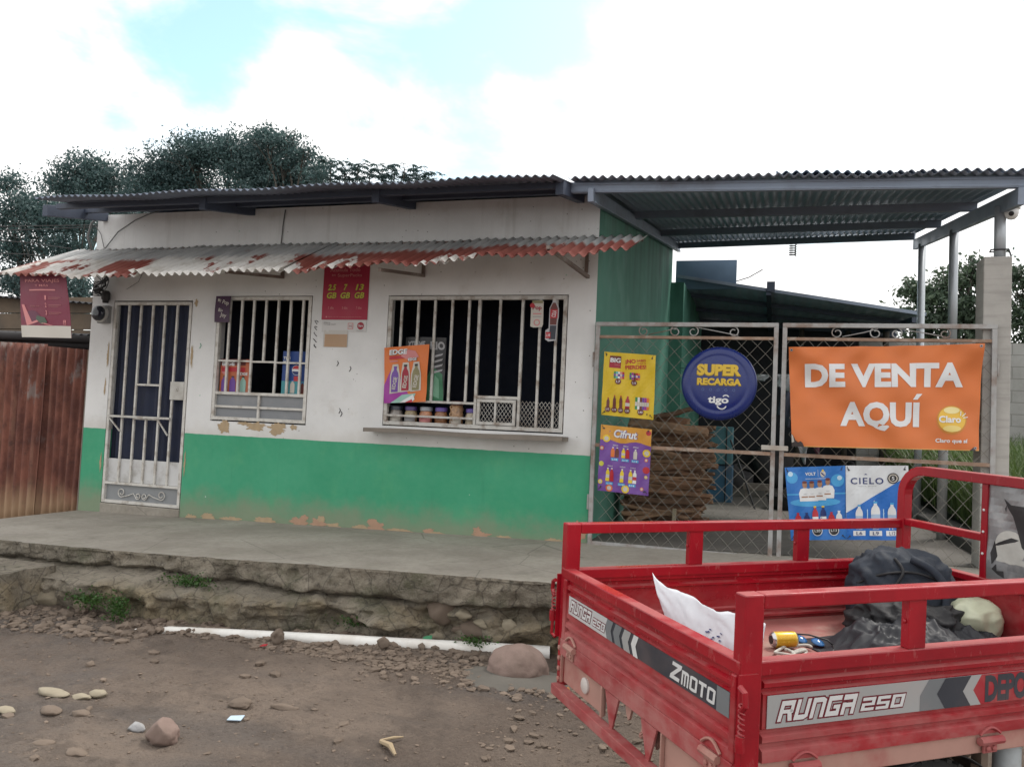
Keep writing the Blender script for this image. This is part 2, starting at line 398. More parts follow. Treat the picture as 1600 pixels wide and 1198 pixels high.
def side_material():
    m = MT('green_side_wall'); x, y, z = m.xyz()
    big = m.noise(1.2, 6, .6)
    g = m.mix(m.ramp(big, .3, .7), (.058, .20, .145), (.085, .255, .19))
    st = m.noise(1.0, 5, .6, sc=(3, 3.2, .3)); st = m.math('MULTIPLY', m.ramp(st, .42, .66, 0, .75), m.ramp(m.math('ADD', z, m.math('MULTIPLY', m.noise(1.5, 4, .6, sc=(3, 3, .4)), 1.3)), 2.7, 4.2))
    g = m.mix(st, g, (.03, .07, .065))
    g = m.mix(m.ramp(m.noise(1.6, 6, .6, loc=(1, 4, 4)), .5, .75, 0, .5), g, (.17, .33, .27))
    m.col(g); m.rough(.75); m.bump(m.noise(18, 5), .2, .005); return m.m
M_SIDE = side_material()
M_PLASTER = plain('bare_plaster', (.40, .30, .19), .9, .3, 12, bump=.4)
M_PLASTER2 = plain('bare_plaster_pink', (.40, .255, .175), .9, .3, 12, bump=.4)
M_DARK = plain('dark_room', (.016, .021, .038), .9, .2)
M_BARS = plain('white_painted_bar', (.58, .565, .53), .5, .12, 20, dirt=(.22, .17, .12), dirt_amt=.7, dscale=9)
M_BARS2 = plain('grimy_painted_bar', (.50, .49, .46), .55, .2, 20, dirt=(.16, .10, .06), dirt_amt=.85, dscale=8)
M_GATE = plain('rusting_gate_tube', (.34, .34, .335), .55, .3, 14, dirt=(.15, .075, .04), dirt_amt=.95, dscale=3.2)
M_GATER = plain('rusty_gate_rail', (.26, .17, .12), .8, .45, 9, dirt=(.42, .37, .32), dirt_amt=.7, dscale=12)
M_WIRE = plain('chain_link_wire', (.20, .19, .165), .55, .3, 10, .3)
M_LOUVRE = plain('grey_panel', (.20, .21, .225), .5, .12, 5, dirt=(.30, .30, .30), dirt_amt=.4)
M_KICK = plain('dirty_white_sheet', (.56, .56, .56), .5, .12, 4, dirt=(.22, .20, .17), dirt_amt=.6, dscale=5)
M_LACE = plain('grey_backing', (.23, .24, .25), .6, .15)
M_CURTAIN = plain('navy_curtain', (.022, .028, .055), .85, .35, 8)
M_TIMBER = plain('grey_timber', (.19, .165, .14), .85, .35, 9, bump=.4)
M_BEAM = plain('dark_purlin', (.052, .066, .10), .6, .25, 5)  # dark beam colour, with blue lens glare mixed in
M_STEEL = plain('galvanised_channel', (.24, .285, .36), .5, .15, 4, .35, dirt=(.13, .13, .14), dirt_amt=.5)  # bluer than bare zinc: veiling glare is put into the colour
M_PIPE = plain('galvanised_pipe', (.42, .45, .48), .45, .12, 6, .4)
M_BLACK = plain('black_plastic', (.012, .012, .014), .45, .2)
M_CABLE = plain('cable', (.03, .03, .032), .6, .2)
M_WHITEP = plain('white_plastic', (.72, .72, .71), .4, .06, 8, dirt=(.35, .32, .27), dirt_amt=.3)
def roofing(name, c, d, amt=.6):
    m = MT(name); n = m.noise(1.0, 6, .62, sc=(1.5, .5, 1.5)); k = m.mix(m.ramp(n, .35, .65), c, tuple(x*.78 for x in c))
    k = m.mix(m.ramp(m.noise(2.2, 6, .66, loc=(5, 2, 0), sc=(1.6, .6, 1)), .52, .72, 0, amt), k, d)
    m.col(k); m.rough(m.ramp(n, .3, .7, .42, .62)); m.metal(.35); return m.m
M_ROOF = roofing('weathered_zinc_sheet', (.17, .20, .26), (.10, .105, .12))  # blue tint of the lens glare is painted into this sheet
M_ROOF2 = roofing('zinc_sheet', (.30, .37, .47), (.20, .23, .28), .4)  # lightened and blued to carry the glare on the carport underside
M_ROOF3 = roofing('brightened_old_sheet', (.38, .46, .56), (.26, .31, .38), .6)  # colour raised to stand in for missing light on the shelter's underside
def awning_material():
    m = MT('rusting_awning_sheet'); x, y, z = m.xyz()
    zinc = m.mix(m.ramp(m.noise(1.6, 6, .6, sc=(3, .7, 1)), .35, .68), (.54, .54, .53), (.36, .365, .37))
    front = m.ramp(y, -.38, -.50)                                  # the old paint starts half way down
    paint = m.mix(m.ramp(m.noise(3.0, 5, .6), .35, .65), (.195, .050, .038), (.27, .090, .070))
    peel = m.noise(1.0, 5, .6, sc=(3.6, 1.5, 1.5), loc=(1.3, 2, 0)); bias = m.math('ADD', m.ramp(x, .4, 5.6, .03, -.10, False), m.math('MULTIPLY', m.ramp(x, .9, 1.6, 0, .15), m.ramp(x, 2.7, 3.3, 1, 0)))
    e = m.math('ADD', peel, bias)
    red = m.math('MULTIPLY', m.ramp(e, .56, .52), front)
    bare = m.mix(m.ramp(m.noise(4, 4, .6, loc=(4, 4, 4)), .4, .65), (.66, .64, .61), (.52, .49, .45))
    c = m.mix(front, zinc, bare); c = m.mix(red, c, paint)
    c = m.mix(m.ramp(m.noise(6, 6, .7, sc=(1, .4, 1), loc=(9, 1, 3)), .60, .74, 0, .55), c, (.20, .10, .06))
    m.col(c); m.rough(.6); m.metal(.1); return m.m
M_AWN = awning_material()
def rustsheet():
    m = MT('rusted_fence_sheet'); x, y, z = m.xyz()
    n = m.noise(3.2, 7, .68, sc=(1.4, 1.4, .8)); c = m.mix(m.ramp(n, .35, .66), (.105, .036, .027), (.23, .088, .060))
    c = m.mix(m.ramp(m.noise(1.0, 5, .6, sc=(5, 5, .5), loc=(3, 3, 3)), .54, .68, 0, .5), c, (.28, .16, .11)); c = m.mix(m.ramp(m.noise(9, 6, .7, loc=(1, 8, 2)), .56, .70, 0, .6), c, (.05, .025, .022))
    lo = m.math('ADD', z, m.math('MULTIPLY', m.noise(1.0, 4, .6, sc=(8, 8, .8)), .7))
    c = m.mix(m.ramp(lo, .62, .22, 0, .8), c, (.40, .28, .175)); c = m.mix(m.ramp(lo, 1.95, 1.7, 0, .0), c, (.1, .1, .1))
    c = m.mix(m.math('MULTIPLY', m.ramp(m.noise(2.0, 6, .65, loc=(6, 2, 4), sc=(2, 2, 1)), .57, .66, 0, .7), m.ramp(z, .3, 1.2)), c, (.24, .22, .21)); m.col(c); m.rough(.65); m.metal(.3); m.bump(m.noise(14, 5, .7), .4, .01); return m.m
M_RUSTF = rustsheet()
def concrete(name, a, b, moss=0.0, bump=.35, wet=0.0):
    m = MT(name); n = m.noise(1.1, 8, .62); f = m.noise(22, 5, .65)
    c = m.mix(m.ramp(n, .32, .68), a, b); c = m.mix(m.ramp(f, .35, .75, 0, .45), c, tuple(x*.72 for x in b))
    c = m.mix(m.ramp(m.noise(3.1, 7, .7, loc=(3, 6, 1)), .56, .74, 0, .5), c, tuple(x*.6 for x in b))
    if moss: c = m.mix(m.ramp(m.noise(1.7, 7, .7, loc=(8, 1, 7)), .48, .68, 0, moss), c, (.075, .085, .035))
    # fine cracks
    cr = m.ramp(m.vor(.9, feature='DISTANCE_TO_EDGE'), .0, .006, .55, 0); c = m.mix(cr, c, tuple(x*.35 for x in b))
    m.col(c); m.rough(m.ramp(n, .3, .7, .72, .92)); m.bump(m.math('ADD', f, n), bump, .012); return m.m
M_PORCH = concrete('worn_concrete', (.36, .33, .285), (.25, .225, .19), .14, .3)
M_FACE = MT('broken_concrete_bank')
def face_mat():
    m = M_FACE; x, y, z = m.xyz(); n = m.noise(2.2, 8, .65); f = m.noise(17, 6, .7)
    c = m.mix(m.ramp(n, .34, .66), (.18, .157, .122), (.30, .262, .205))
    yel = m.math('MULTIPLY', m.ramp(m.noise(1.5, 6, .6, loc=(2, 2, 5)), .46, .6), m.ramp(z, -.17, -.24)); c = m.mix(m.math('MULTIPLY', yel, .6), c, (.31, .245, .145))
    c = m.mix(m.ramp(m.noise(2.7, 7, .7, loc=(8, 1, 7)), .50, .66, 0, .7), c, (.085, .085, .048))
    c = m.mix(m.ramp(f, .50, .70, 0, .75), c, (.045, .038, .03)); c = m.mix(m.ramp(m.vor(4.5, feature='DISTANCE_TO_EDGE'), .0, .03, .5, 0), c, (.035, .03, .025)); c = m.mix(m.ramp(m.noise(60, 3, .7), .56, .7, 0, .4), c, (.30, .27, .22)); c = m.mix(m.ramp(f, .42, .25, 0, .45), c, (.31, .28, .23))
    m.col(c); m.rough(.92); m.bump(m.math('ADD', f, m.math('MULTIPLY', n, 1.5)), 1.0, .05)
face_mat(); M_FACE = M_FACE.m
def road_mat():
    m = MT('damp_dirt_road'); x, y, z = m.xyz(); n = m.noise(.55, 8, .62); f = m.noise(9, 8, .72); g = m.noise(45, 4, .7)
    c = m.mix(m.ramp(n, .35, .66), (.105, .077, .059), (.215, .166, .13))
    c = m.mix(m.ramp(m.noise(.9, 6, .6, loc=(4, 7, 0), sc=(.6, 1.6, 1)), .5, .68, 0, .65), c, (.092, .080, .074))
    c = m.mix(m.ramp(f, .52, .74, 0, .6), c, (.042, .031, .024)); c = m.mix(m.ramp(f, .40, .26, 0, .4), c, (.215, .17, .13))
    c = m.mix(m.ramp(g, .54, .70, 0, .5), c, (.06, .044, .034)); c = m.mix(m.ramp(g, .44, .30, 0, .45), c, (.23, .185, .145)); c = m.mix(m.ramp(m.noise(2.6, 7, .7, loc=(3, 8, 0)), .52, .66, 0, .5), c, (.07, .052, .041)); v = m.ramp(m.vor(32), .10, .19, 1, 0); v = m.math('MULTIPLY', v, m.ramp(m.noise(2.1, 4, .6, loc=(1, 1, 0)), .5, .6)); c = m.mix(m.math('MULTIPLY', v, .4), c, (.25, .205, .165))
    m.col(c); m.rough(m.ramp(n, .35, .65, .5, .9)); m.bump(m.math('ADD', m.math('ADD', f, m.math('MULTIPLY', g, .5)), n), 1.0, .045); return m.m
M_ROAD = road_mat()
def stone_mat(name, a, b):
    m = MT(name); n = m.noise(4, 7, .65); f = m.noise(30, 5, .7)
    isl = N(m.t, 'ShaderNodeNewGeometry').outputs['Random Per Island']
    c = m.mix(m.ramp(n, .35, .68), a, b); c = m.mix(m.ramp(f, .55, .75, 0, .4), c, tuple(x*.5 for x in b))
    c = m.mix(m.ramp(isl, 0, 1, 0, .65, False), c, m.mix(isl, tuple(x*.55 for x in a), tuple(min(1, x*1.35) for x in a)))
    m.col(c); m.rough(.85); m.bump(m.math('ADD', n, f), .4, .01); return m.m
M_STONE = stone_mat('road_stone', (.17, .13, .10), (.12, .09, .068))
M_BOULDER = stone_mat('pinkish_boulder', (.24, .17, .145), (.17, .122, .10))
M_YSTONE = stone_mat('yellow_stone', (.31, .27, .20), (.23, .195, .14))
def leaf_mat(name, a, b, tr=.25):
    m = MT(name); isl = N(m.t, 'ShaderNodeNewGeometry').outputs['Random Per Island']; n = m.noise(.55, 3, .5)
    c = m.mix(isl, a, b); c = m.mix(m.ramp(n, .4, .65, 0, .5), c, tuple(x*.6 for x in a)); m.col(c); m.rough(.55)
    tn = N(m.t, 'ShaderNodeBsdfTranslucent'); m.lk(c, tn.inputs['Color']); ms = N(m.t, 'ShaderNodeMixShader'); ms.inputs[0].default_value = tr
    m.lk(m.b.outputs[0], ms.inputs[1]); m.lk(tn.outputs[0], ms.inputs[2]); m.lk(ms.outputs[0], m.t.nodes['Material Output'].inputs['Surface']); return m.m
M_LEAF = leaf_mat('haze_blue_leaf', (.042, .085, .090), (.078, .140, .132), .28)  # blue haze over the trees is mixed into the leaf colour
M_LEAF2 = leaf_mat('tree_leaf', (.050, .085, .055), (.085, .125, .07), .25)
M_GRASS = leaf_mat('grass_blade', (.065, .12, .03), (.13, .18, .06), .3)
M_WEED = leaf_mat('weed_leaf', (.04, .10, .02), (.065, .145, .03), .3)
M_BARK = plain('bark', (.075, .065, .055), .9, .4, 5, bump=.5)
M_BLOCK = None
def block_mat():
    m = MT('concrete_block_wall'); b = N(m.t, 'ShaderNodeTexBrick'); mp = N(m.t, 'ShaderNodeMapping'); mp.inputs['Rotation'].default_value = (R(90), 0, 0)
    m.lk(m.obj, mp.inputs[0]); m.lk(mp.outputs[0], b.inputs['Vector']); setin(b, 'Scale', 1.0); setin(b, 'Brick Width', .4); setin(b, 'Row Height', .2); setin(b, 'Mortar Size', .008)
    n = m.noise(1.5, 7, .65); c = m.mix(m.ramp(n, .35, .68), (.36, .355, .34), (.26, .255, .24)); c = m.mix(m.math('MULTIPLY', b.outputs['Fac'], .7), c, (.17, .165, .15))
    c = m.mix(m.ramp(m.noise(3, 6, .7, sc=(1, 1, .3)), .55, .72, 0, .5), c, (.14, .14, .12)); m.col(c); m.rough(.92); m.bump(b.outputs['Fac'], -.5, .01); return m.m
M_BLOCK = block_mat()
def pillar_mat():
    m = MT('board_marked_concrete'); x, y, z = m.xyz(); n = m.noise(2, 7, .65); l = m.noise(1, 4, .6, sc=(1.5, 1.5, 22))
    c = m.mix(m.ramp(n, .35, .68), (.40, .385, .36), (.31, .30, .28)); c = m.mix(m.ramp(l, .5, .65, 0, .4), c, (.24, .23, .215)); m.col(c); m.rough(.9); m.bump(l, .3, .01); return m.m
M_PILLAR = pillar_mat()

# ================================================================== SETTING
def porch_z(x): return -.078+.023*x if x > 0 else -.078+.2*x if x > -1.2 else -.318
def road_h(x, y):
    t = np.clip((-2.0-y)/2.0, 0, 1); t = t*t*(3-2*t); b = -.425-.085*t
    h = b+.05*fbm(x*.8, y*1.1, 4)+.045*fbm(x*4, y*4, 4)+.030*fbm(x*13, y*13, 3)
    h = h+.012*np.sin((y+.12*np.sin(x*1.3)+.06*np.sin(x*3.1))*11)*np.clip(fbm(x*.9+7, y*.9+2, 2)*5+.4, 0, 1)*t
    bank = np.clip((y+2.35)/.35, 0, 1)*np.clip((4.4-x)/3, 0, 1); return h+.04*bank*(1+2*fbm(x*6, y*6, 3))
xs = np.concatenate([np.linspace(-50, -4, 12)[:-1], np.arange(-4, 2, .06), np.arange(2, 8.2, .026), np.linspace(8.2, 12, 40), np.linspace(12, 45, 10)[1:]])
ys = np.concatenate([np.linspace(-30, -9, 8)[:-1], np.linspace(-9, -5.4, 40)[:-1], np.arange(-5.4, -1.2, .026), np.linspace(-1.15, 45, 14)])
GX, GY = np.meshgrid(xs, ys); GZ = road_h(GX, GY); far = (GY > -1.2) | (np.abs(GX-4) > 14); GZ = np.where(far, np.minimum(GZ, -.52), GZ)
V = np.stack([GX.ravel(), GY.ravel(), GZ.ravel()], 1); nx, ny = len(xs), len(ys)
mb = MB(); mb.v = V.tolist(); I = np.arange(nx*ny).reshape(ny, nx)
mb.f = np.stack([I[:-1, :-1].ravel(), I[:-1, 1:].ravel(), I[1:, 1:].ravel(), I[1:, :-1].ravel()], 1).tolist(); mb.m = [0]*len(mb.f)
tag(mb.build('road', M_ROAD, smooth=True), kind='structure')

# the concrete porch: top sheet, broken front bank with a lower step
def edge_y(x): return -2.02+.03*math.sin(x*1.9)+(.12 if x > 5.9 else max(0, x-4.2)*.075)
def bank():
    mb = MB(); X0, X1, NX = -2.5, 9.6, 700
    xa = np.linspace(X0, X1, NX)
    key = [(-9, [(0, 0), (.002, -.02), (.004, -.10), (-.04, -.125), (.03, -.15), (.27, -.185), (.31, -.20), (.30, -.27), (.24, -.33), (.22, -.50)]),
           (2.9, [(0, 0), (.002, -.02), (.004, -.12), (-.05, -.145), (.03, -.17), (.27, -.205), (.31, -.22), (.29, -.29), (.24, -.35), (.22, -.50)]),
           (3.55, [(0, 0), (.002, -.02), (.006, -.14), (-.06, -.17), (.02, -.19), (.12, -.23), (.19, -.27), (.20, -.33), (.19, -.38), (.18, -.50)]),
           (4.3, [(0, 0), (.002, -.02), (.006, -.16), (-.05, -.19), (.0, -.20), (.07, -.24), (.11, -.28), (.10, -.33), (.02, -.37), (.04, -.50)]),
           (5.3, [(0, 0), (.002, -.02), (.006, -.17), (-.10, -.20), (-.09, -.22), (-.07, -.26), (-.06, -.30), (-.07, -.35), (-.10, -.41), (-.12, -.54)]),
           (20, [(0, 0), (.002, -.02), (.006, -.17), (-.08, -.2), (-.08, -.21), (-.08, -.24), (-.08, -.28), (-.08, -.34), (-.1, -.40), (-.12, -.54)])]
    def prof(x):
        for i in range(len(key)-1):
            if key[i][0] <= x <= key[i+1][0]:
                t = (x-key[i][0])/(key[i+1][0]-key[i][0])
                if key[i+1][0]-key[i][0] > 3: t = 0 if i == 0 else t
                t = t*t*(3-2*t); return [(a[0]*(1-t)+b[0]*t, a[1]*(1-t)+b[1]*t) for a, b in zip(key[i][1], key[i+1][1])]
    SUB = 7; rows = []
    for x in xa:
        p = prof(x); ln = []
        for i in range(len(p)-1):
            for k in range(SUB):
                t = k/SUB; ln.append((p[i][0]*(1-t)+p[i+1][0]*t, p[i][1]*(1-t)+p[i+1][1]*t, i))
        rows.append(ln)
    K = len(rows[0])
    D = np.array([[q[0] for q in r] for r in rows]); Z = np.array([[q[1] for q in r] for r in rows]); S = np.array([[q[2] for q in r] for r in rows])
    XX = np.repeat(xa[:, None], K, 1); wob = np.where(S <= 1, .70, 1.0)*np.where(S == 0, .6, 1)
    n1 = fbm(XX*1.3+5, Z*4+9, 4)*.15; n2 = fbm(XX*5, Z*9+3, 4)*.11; n3 = fbm(XX*13, Z*16, 4)*.10
    D2 = D+wob*(n1*np.where(S > 2, 1, .2)+n2+n3); Z2 = Z+wob*(fbm(XX*2.2+30, D*3+2, 4)*.07+fbm(XX*9+30, D*9+2, 3)*.03)*np.where(S <= 0, .0, 1)
    rock = np.maximum(0, fbm(XX*2.6+11, Z*6, 3)-.05)*.5*np.where(S > 4, 1, 0)*np.clip((XX-3.0)/.6, 0, 1); D2 = D2+rock*.5
    hole = np.exp(-((XX-4.25)/.22)**2-((Z+.33)/.06)**2)*.16+np.exp(-((XX-4.9)/.12)**2-((Z+.27)/.04)**2)*.12; D2 = D2-hole
    vs = []
    for i, x in enumerate(xa):
        pz = porch_z(x); ey = edge_y(x)
        for k in range(K):
            ch = .012*fbm(x*7, 3.3, 4) if k < 2 else 0
            vs.append((x, ey-D2[i, k]+(.045*float(fbm(x*5, 1.7, 5)) if k < 12 else 0), pz+Z2[i, k]))
    fs = [(i*K+k, i*K+k+1, (i+1)*K+k+1, (i+1)*K+k) for i in range(NX-1) for k in range(K-1)]
    fs = [tuple(reversed(f)) for f in fs]
    mb.add(vs, fs, 1)
    # top sheet, welded by position to the bank's upper edge
    top = []; NY = 22
    for i, x in enumerate(xa):
        y0 = vs[i*K][1]; z0 = vs[i*K][2]
        for j in range(NY+1):
            t = (j/NY)**1.5; y = y0*(1-t)+9.5*t
            top.append((x, y, porch_z(x)*(1 if j else 1)+(.008*float(fbm(x*1.5, y*1.5, 3)) if j else z0-porch_z(x))))
    fs = [(i*(NY+1)+j, (i+1)*(NY+1)+j, (i+1)*(NY+1)+j+1, i*(NY+1)+j+1) for i in range(NX-1) for j in range(NY)]
    mb.add(top, fs, 0)
    return mb.build('pavement', [M_PORCH, M_FACE], smooth=True)
tag(bank(), kind='structure')

# ================================================================== SHOP BUILDING
XR = 5.60
shop = empty('shop_building', (2.8, 0, -.05), 'single storey shop painted white above and green below with barred door and windows', 'building')
DOOR = (.295, 1.315, -.12, 2.20); WIN1 = (1.618, 2.735, .958, 2.245); WIN2 = (3.565, 5.345, .993, 2.246)
def wall_with_openings(x0, x1, z0, z1, ops, y0, y1, mb, m=0, mr=0):
    X = sorted({x0, x1, *[o[0] for o in ops], *[o[1] for o in ops]}); Z = sorted({z0, z1, *[max(z0, o[2]) for o in ops], *[o[3] for o in ops]})
    for i in range(len(X)-1):
        for j in range(len(Z)-1):
            cx, cz = (X[i]+X[i+1])/2, (Z[j]+Z[j+1])/2
            if any(o[0] < cx < o[1] and o[2] < cz < o[3] for o in ops): continue
            a, b, c, d = X[i], X[i+1], Z[j], Z[j+1]
            mb.add([(a, y0, c), (b, y0, c), (b, y0, d), (a, y0, d)], [(0, 1, 2, 3)], m)
            mb.add([(a, y1, c), (b, y1, c), (b, y1, d), (a, y1, d)], [(3, 2, 1, 0)], m)
    for o in ops:
        a, b, c, d = o[0], o[1], max(z0, o[2]), o[3]
        for q in ([(a, y0, c), (a, y1, c), (a, y1, d), (a, y0, d)], [(b, y0, c), (b, y0, d), (b, y1, d), (b, y1, c)], [(a, y0, d), (a, y1, d), (b, y1, d), (b, y0, d)], [(a, y0, c), (b, y0, c), (b, y1, c), (a, y1, c)]):
            mb.add(q, [(0, 1, 2, 3)], mr)
    for q in ([(x0, y0, z0), (x0, y1, z0), (x0, y1, z1), (x0, y0, z1)], [(x1, y0, z0), (x1, y0, z1), (x1, y1, z1), (x1, y1, z0)], [(x0, y0, z1), (x0, y1, z1), (x1, y1, z1), (x1, y0, z1)]):
        mb.add(q, [(0, 1, 2, 3)], m)
mb = MB(); wall_with_openings(0.0, XR, -.3, 3.145, [DOOR, WIN1, WIN2], 0.0, .15, mb)
def chip(mb, cx, cz, w, h, m, seed, y=-.0025, n=26):
    pts = []; n = 64
    for i in range(n):
        t = 2*math.pi*i/n; k = .74+.42*mn.noise(Vector((math.cos(t)*1.6, math.sin(t)*1.6, seed*3.1)))+.30*mn.noise(Vector((math.cos(t)*5, math.sin(t)*5, seed*1.7)))+.16*mn.noise(Vector((math.cos(t)*14, math.sin(t)*14, seed*2.3)))
        pts.append((cx+w/2*k*math.cos(t), cz+h/2*k*math.sin(t)))
    mb.add([(a, y, b) for a, b in pts], [tuple(range(n))], m)
for i, (cx, cz, ww, hh, mm) in enumerate([(1.80, .905, .20, .15, 1), (2.16, .925, .34, .10, 1), (2.42, .915, .30, .13, 1), (2.60, .93, .09, .07, 1), (2.02, .945, .16, .05, 1),
        (1.45, -.035, .16, .07, 1), (1.66, -.02, .24, .07, 1), (2.32, -.01, .34, .08, 1), (2.72, .01, .24, .10, 2), (2.78, .05, .12, .09, 2), (2.94, .02, .22, .12, 2), (2.97, .06, .10, .08, 1), (3.10, .0, .2, .07, 1), (3.56, .02, .24, .12, 2), (3.52, .07, .12, .09, 2), (3.38, .01, .2, .07, 1), (4.10, .03, .16, .07, 2), (4.2, .015, .2, .05, 1), (4.62, .04, .24, .10, 2), (4.58, .08, .1, .07, 2), (4.83, .035, .2, .05, 1), (5.30, .05, .2, .05, 1), (1.95, -.025, .3, .06, 1), (3.8, .01, .3, .05, 1),
        (5.50, .14, .2, .22, 2), (1.36, 2.18, .06, .10, 1), (1.345, 1.62, .035, .3, 1), (.262, 1.6, .03, .35, 1), (.25, 1.25, .03, .22, 1), (.262, .45, .03, .25, 1), (1.34, .5, .025, .3, 1)]):
    chip(mb, cx, cz, ww, hh, mm, i, y=-.0025-.0004*(i % 4))
# painted scrawl up the wall between the windows
rr = random.Random(5)
for k, z in enumerate([1.98, 1.92, 1.86, 1.80, 1.745]):
    p = [(2.79+.022*math.cos(a*1.3+k)*(1-.1*a), -.0035, z+.02*math.sin(a+k*.7)) for a in (0, 1, 2.2, 3.3, 4.6)]
    mb.tube(p, .0035, 5, 3)
for k, (x, z) in enumerate([(1.44, 1.73), (3.19, 1.53), (3.10, 1.12), (3.12, 1.09), (3.05, 1.58)]):
    mb.tube([(x, -.003, z+.02), (x+.012, -.003, z), (x-.004, -.003, z-.03)], .004, 5, 4 if k == 0 else 3)
mb.build('front_wall', [M_WALL, M_PLASTER, M_PLASTER2, M_CABLE, plain('green_spot', (.12, .33, .22))], shop)
# side walls, back wall, ceiling and floor of the dark room
mb = MB(); mb.prism([(XR+.0015, 0.0015, -.3), (XR+.0015, 5.7, -.3), (XR+.0015, 5.7, 3.97), (XR+.0015, .0015, 3.135)], (-.16, 0, 0))
mb.build('side_wall', [M_SIDE], shop)
mb = MB(); mb.prism([(-.0015, .151, -.3), (-.0015, 5.7, -.3), (-.0015, 5.7, 3.97), (-.0015, .151, 3.14)], (.15, 0, 0))
mb.build('side_wall', [M_WALL], shop)
mb = MB(); mb.box(.15, XR-.17, 5.5, 5.65, -.3, 3.9); mb.build('back_wall', M_SIDE, shop)
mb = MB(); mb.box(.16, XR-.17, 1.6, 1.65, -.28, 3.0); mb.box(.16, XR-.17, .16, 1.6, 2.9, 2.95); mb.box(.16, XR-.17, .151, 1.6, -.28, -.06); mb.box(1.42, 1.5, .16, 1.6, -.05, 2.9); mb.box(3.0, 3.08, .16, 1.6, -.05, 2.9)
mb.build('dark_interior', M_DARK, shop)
mb = MB(); mb.box(.297, 1.313, -.012, .15, -.2, .028); mb.build('door_sill', M_PORCH, shop, bevel=.008)
# ---- main roof
def zroof(y): return 3.212+.185*y
def dent(s): return lambda a, b: .006*math.sin(a*40+s)*math.sin(b*7+s)
rf = corr((.36, -1.15, zroof(-1.15)), (5.46, -1.15, zroof(-1.15)-.02), (5.48, 6.1, zroof(6.1)), (-.06, 6.1, zroof(6.1)), 72, .0115, 14, 8, lambda a, b: .009*math.sin(a*23)*(1-b))
roof = rf.build('roof', M_ROOF, shop, smooth=True, solid=.0015)
for x, s in ((1.975, 0), (3.77, 0), (5.42, 0), (.10, 0)):
    mb = MB(); y0, y1 = (-.78, .10)
    for (a, b) in ((0, 1),):
        zt = lambda y: zroof(y)-.016
        q = [(x-.035, y0, zt(y0)-.12), (x+.035, y0, zt(y0)-.12), (x+.035, y0, zt(y0)-.005), (x-.035, y0, zt(y0)-.005)]
        d = Vector((0, -.001-y0, zt(0)-zt(y0)))
        mb.prism(q, d)
    mb.build('rafter', M_BEAM, roof, bevel=.004)
mb = MB(); mb.bar((.22, -.74, zroof(-.74)-.042), (5.40, -.74, zroof(-.74)-.058), .05, .05); mb.build('fascia_beam', M_BEAM, roof)
mb = MB(); mb.bar((.06, -.30, zroof(-.30)-.045), (5.40, -.30, zroof(-.30)-.055), .045, .05); mb.build('purlin', M_BEAM, roof)
# ---- rusted awning of four overlapping sheets on angle brackets
spl = [(-.22, 1.42), (1.34, 2.98), (2.90, 4.55), (4.47, 6.05)]
fz = [(2.31, 2.29), (2.29, 2.30), (2.315, 2.375), (2.37, 2.43)]
for i, ((a, b), (za, zb)) in enumerate(zip(spl, fz)):
    dz = .010*(i % 2); yb = -.02
    sh = corr((a-.13*(i == 0), -.92-.02*(i % 2), za+dz), (b, -.92-.02*(i % 2), zb+dz), (b, yb, 2.752+dz), (a, yb, 2.752+dz), round((b-a)/.085), .0165, 10, 8, lambda u, v, i=i: .014*math.sin(u*7+i*2)*(1-v)**2+.01*math.sin(u*19+i)*(1-v)+.004*math.sin(u*31))
    sh.build('awning_sheet', M_AWN, shop, smooth=True, solid=.0014)
for x, zf in ((2.38, 2.40), (3.92, 2.40), (5.62, 2.46)):
    mb = MB()
    if x < 5.5:
        mb.bar((x, -.012, 2.42), (x, -.012, 2.66), .03, .03, (0, 1, 0)); mb.bar((x, -.03, 2.43), (x-.03, -.86, zf-.075), .028, .028)
    else:
        mb.bar((5.50, -.012, 2.44), (5.50, -.012, 2.66), .03, .03, (0, 1, 0)); mb.bar((5.52, -.02, 2.40), (5.35, -.80, 2.50), .03, .03)
    mb.build('awning_bracket', plain('rusty_angle_iron', (.16, .12, .10), .7, .4, 14, dirt=(.45, .43, .4), dirt_amt=.6), shop)
mb = MB(); mb.bar((-.15, -.03, 2.73), (6.0, -.03, 2.73), .03, .04); mb.build('awning_rail', MATS['rusty_angle_iron'], shop)

# ---- barred door
def frame_rect(mb, x0, x1, z0, z1, y, w, t, m=0):
    mb.box(x0, x1, y, y+t, z1-w, z1, m); mb.box(x0, x1, y, y+t, z0, z0+w, m); mb.box(x0, x0+w, y, y+t, z0+w, z1-w, m); mb.box(x1-w, x1, y, y+t, z0+w, z1-w, m)
YD = -.004
mb = MB(); x0, x1 = .305, 1.306
frame_rect(mb, x0, x1, .035, 2.185, YD, .032, .04); mb.box(x0+.032, x1-.032, YD+.002, YD+.038, .232, .258)
bx = [x0+.032+i*(x1-x0-.064)/6 for i in range(1, 6)]
for i, x in enumerate(bx):
    if i == 2:
        mb.box(x-.011, x+.011, YD+.008, YD+.03, 1.30, 2.153); mb.box(x-.011, x+.011, YD+.008, YD+.03, .258, .93)
    else: mb.box(x-.011, x+.011, YD+.008, YD+.03, .258, 2.153)
mb.box(bx[1]+.011, bx[3]-.011, YD+.010, YD+.028, 1.29, 1.312); mb.box(bx[1]+.011, bx[3]-.011, YD+.006, YD+.03, .93, .955)
door = mb.build('door', M_BARS, shop, bevel=.002)
mb = MB(); mb.box(x0+.03, bx[4]+.02, YD-.035, YD-.012, .945, .968); mb.bar((x0+.05, YD-.022, .94), (bx[0], YD-.004, .80), .014, .014); mb.bar((bx[4]-.13, YD-.022, .94), (bx[4]-.01, YD-.004, .78), .014, .014)
mb.build('cross_bar', M_BARS2, door)
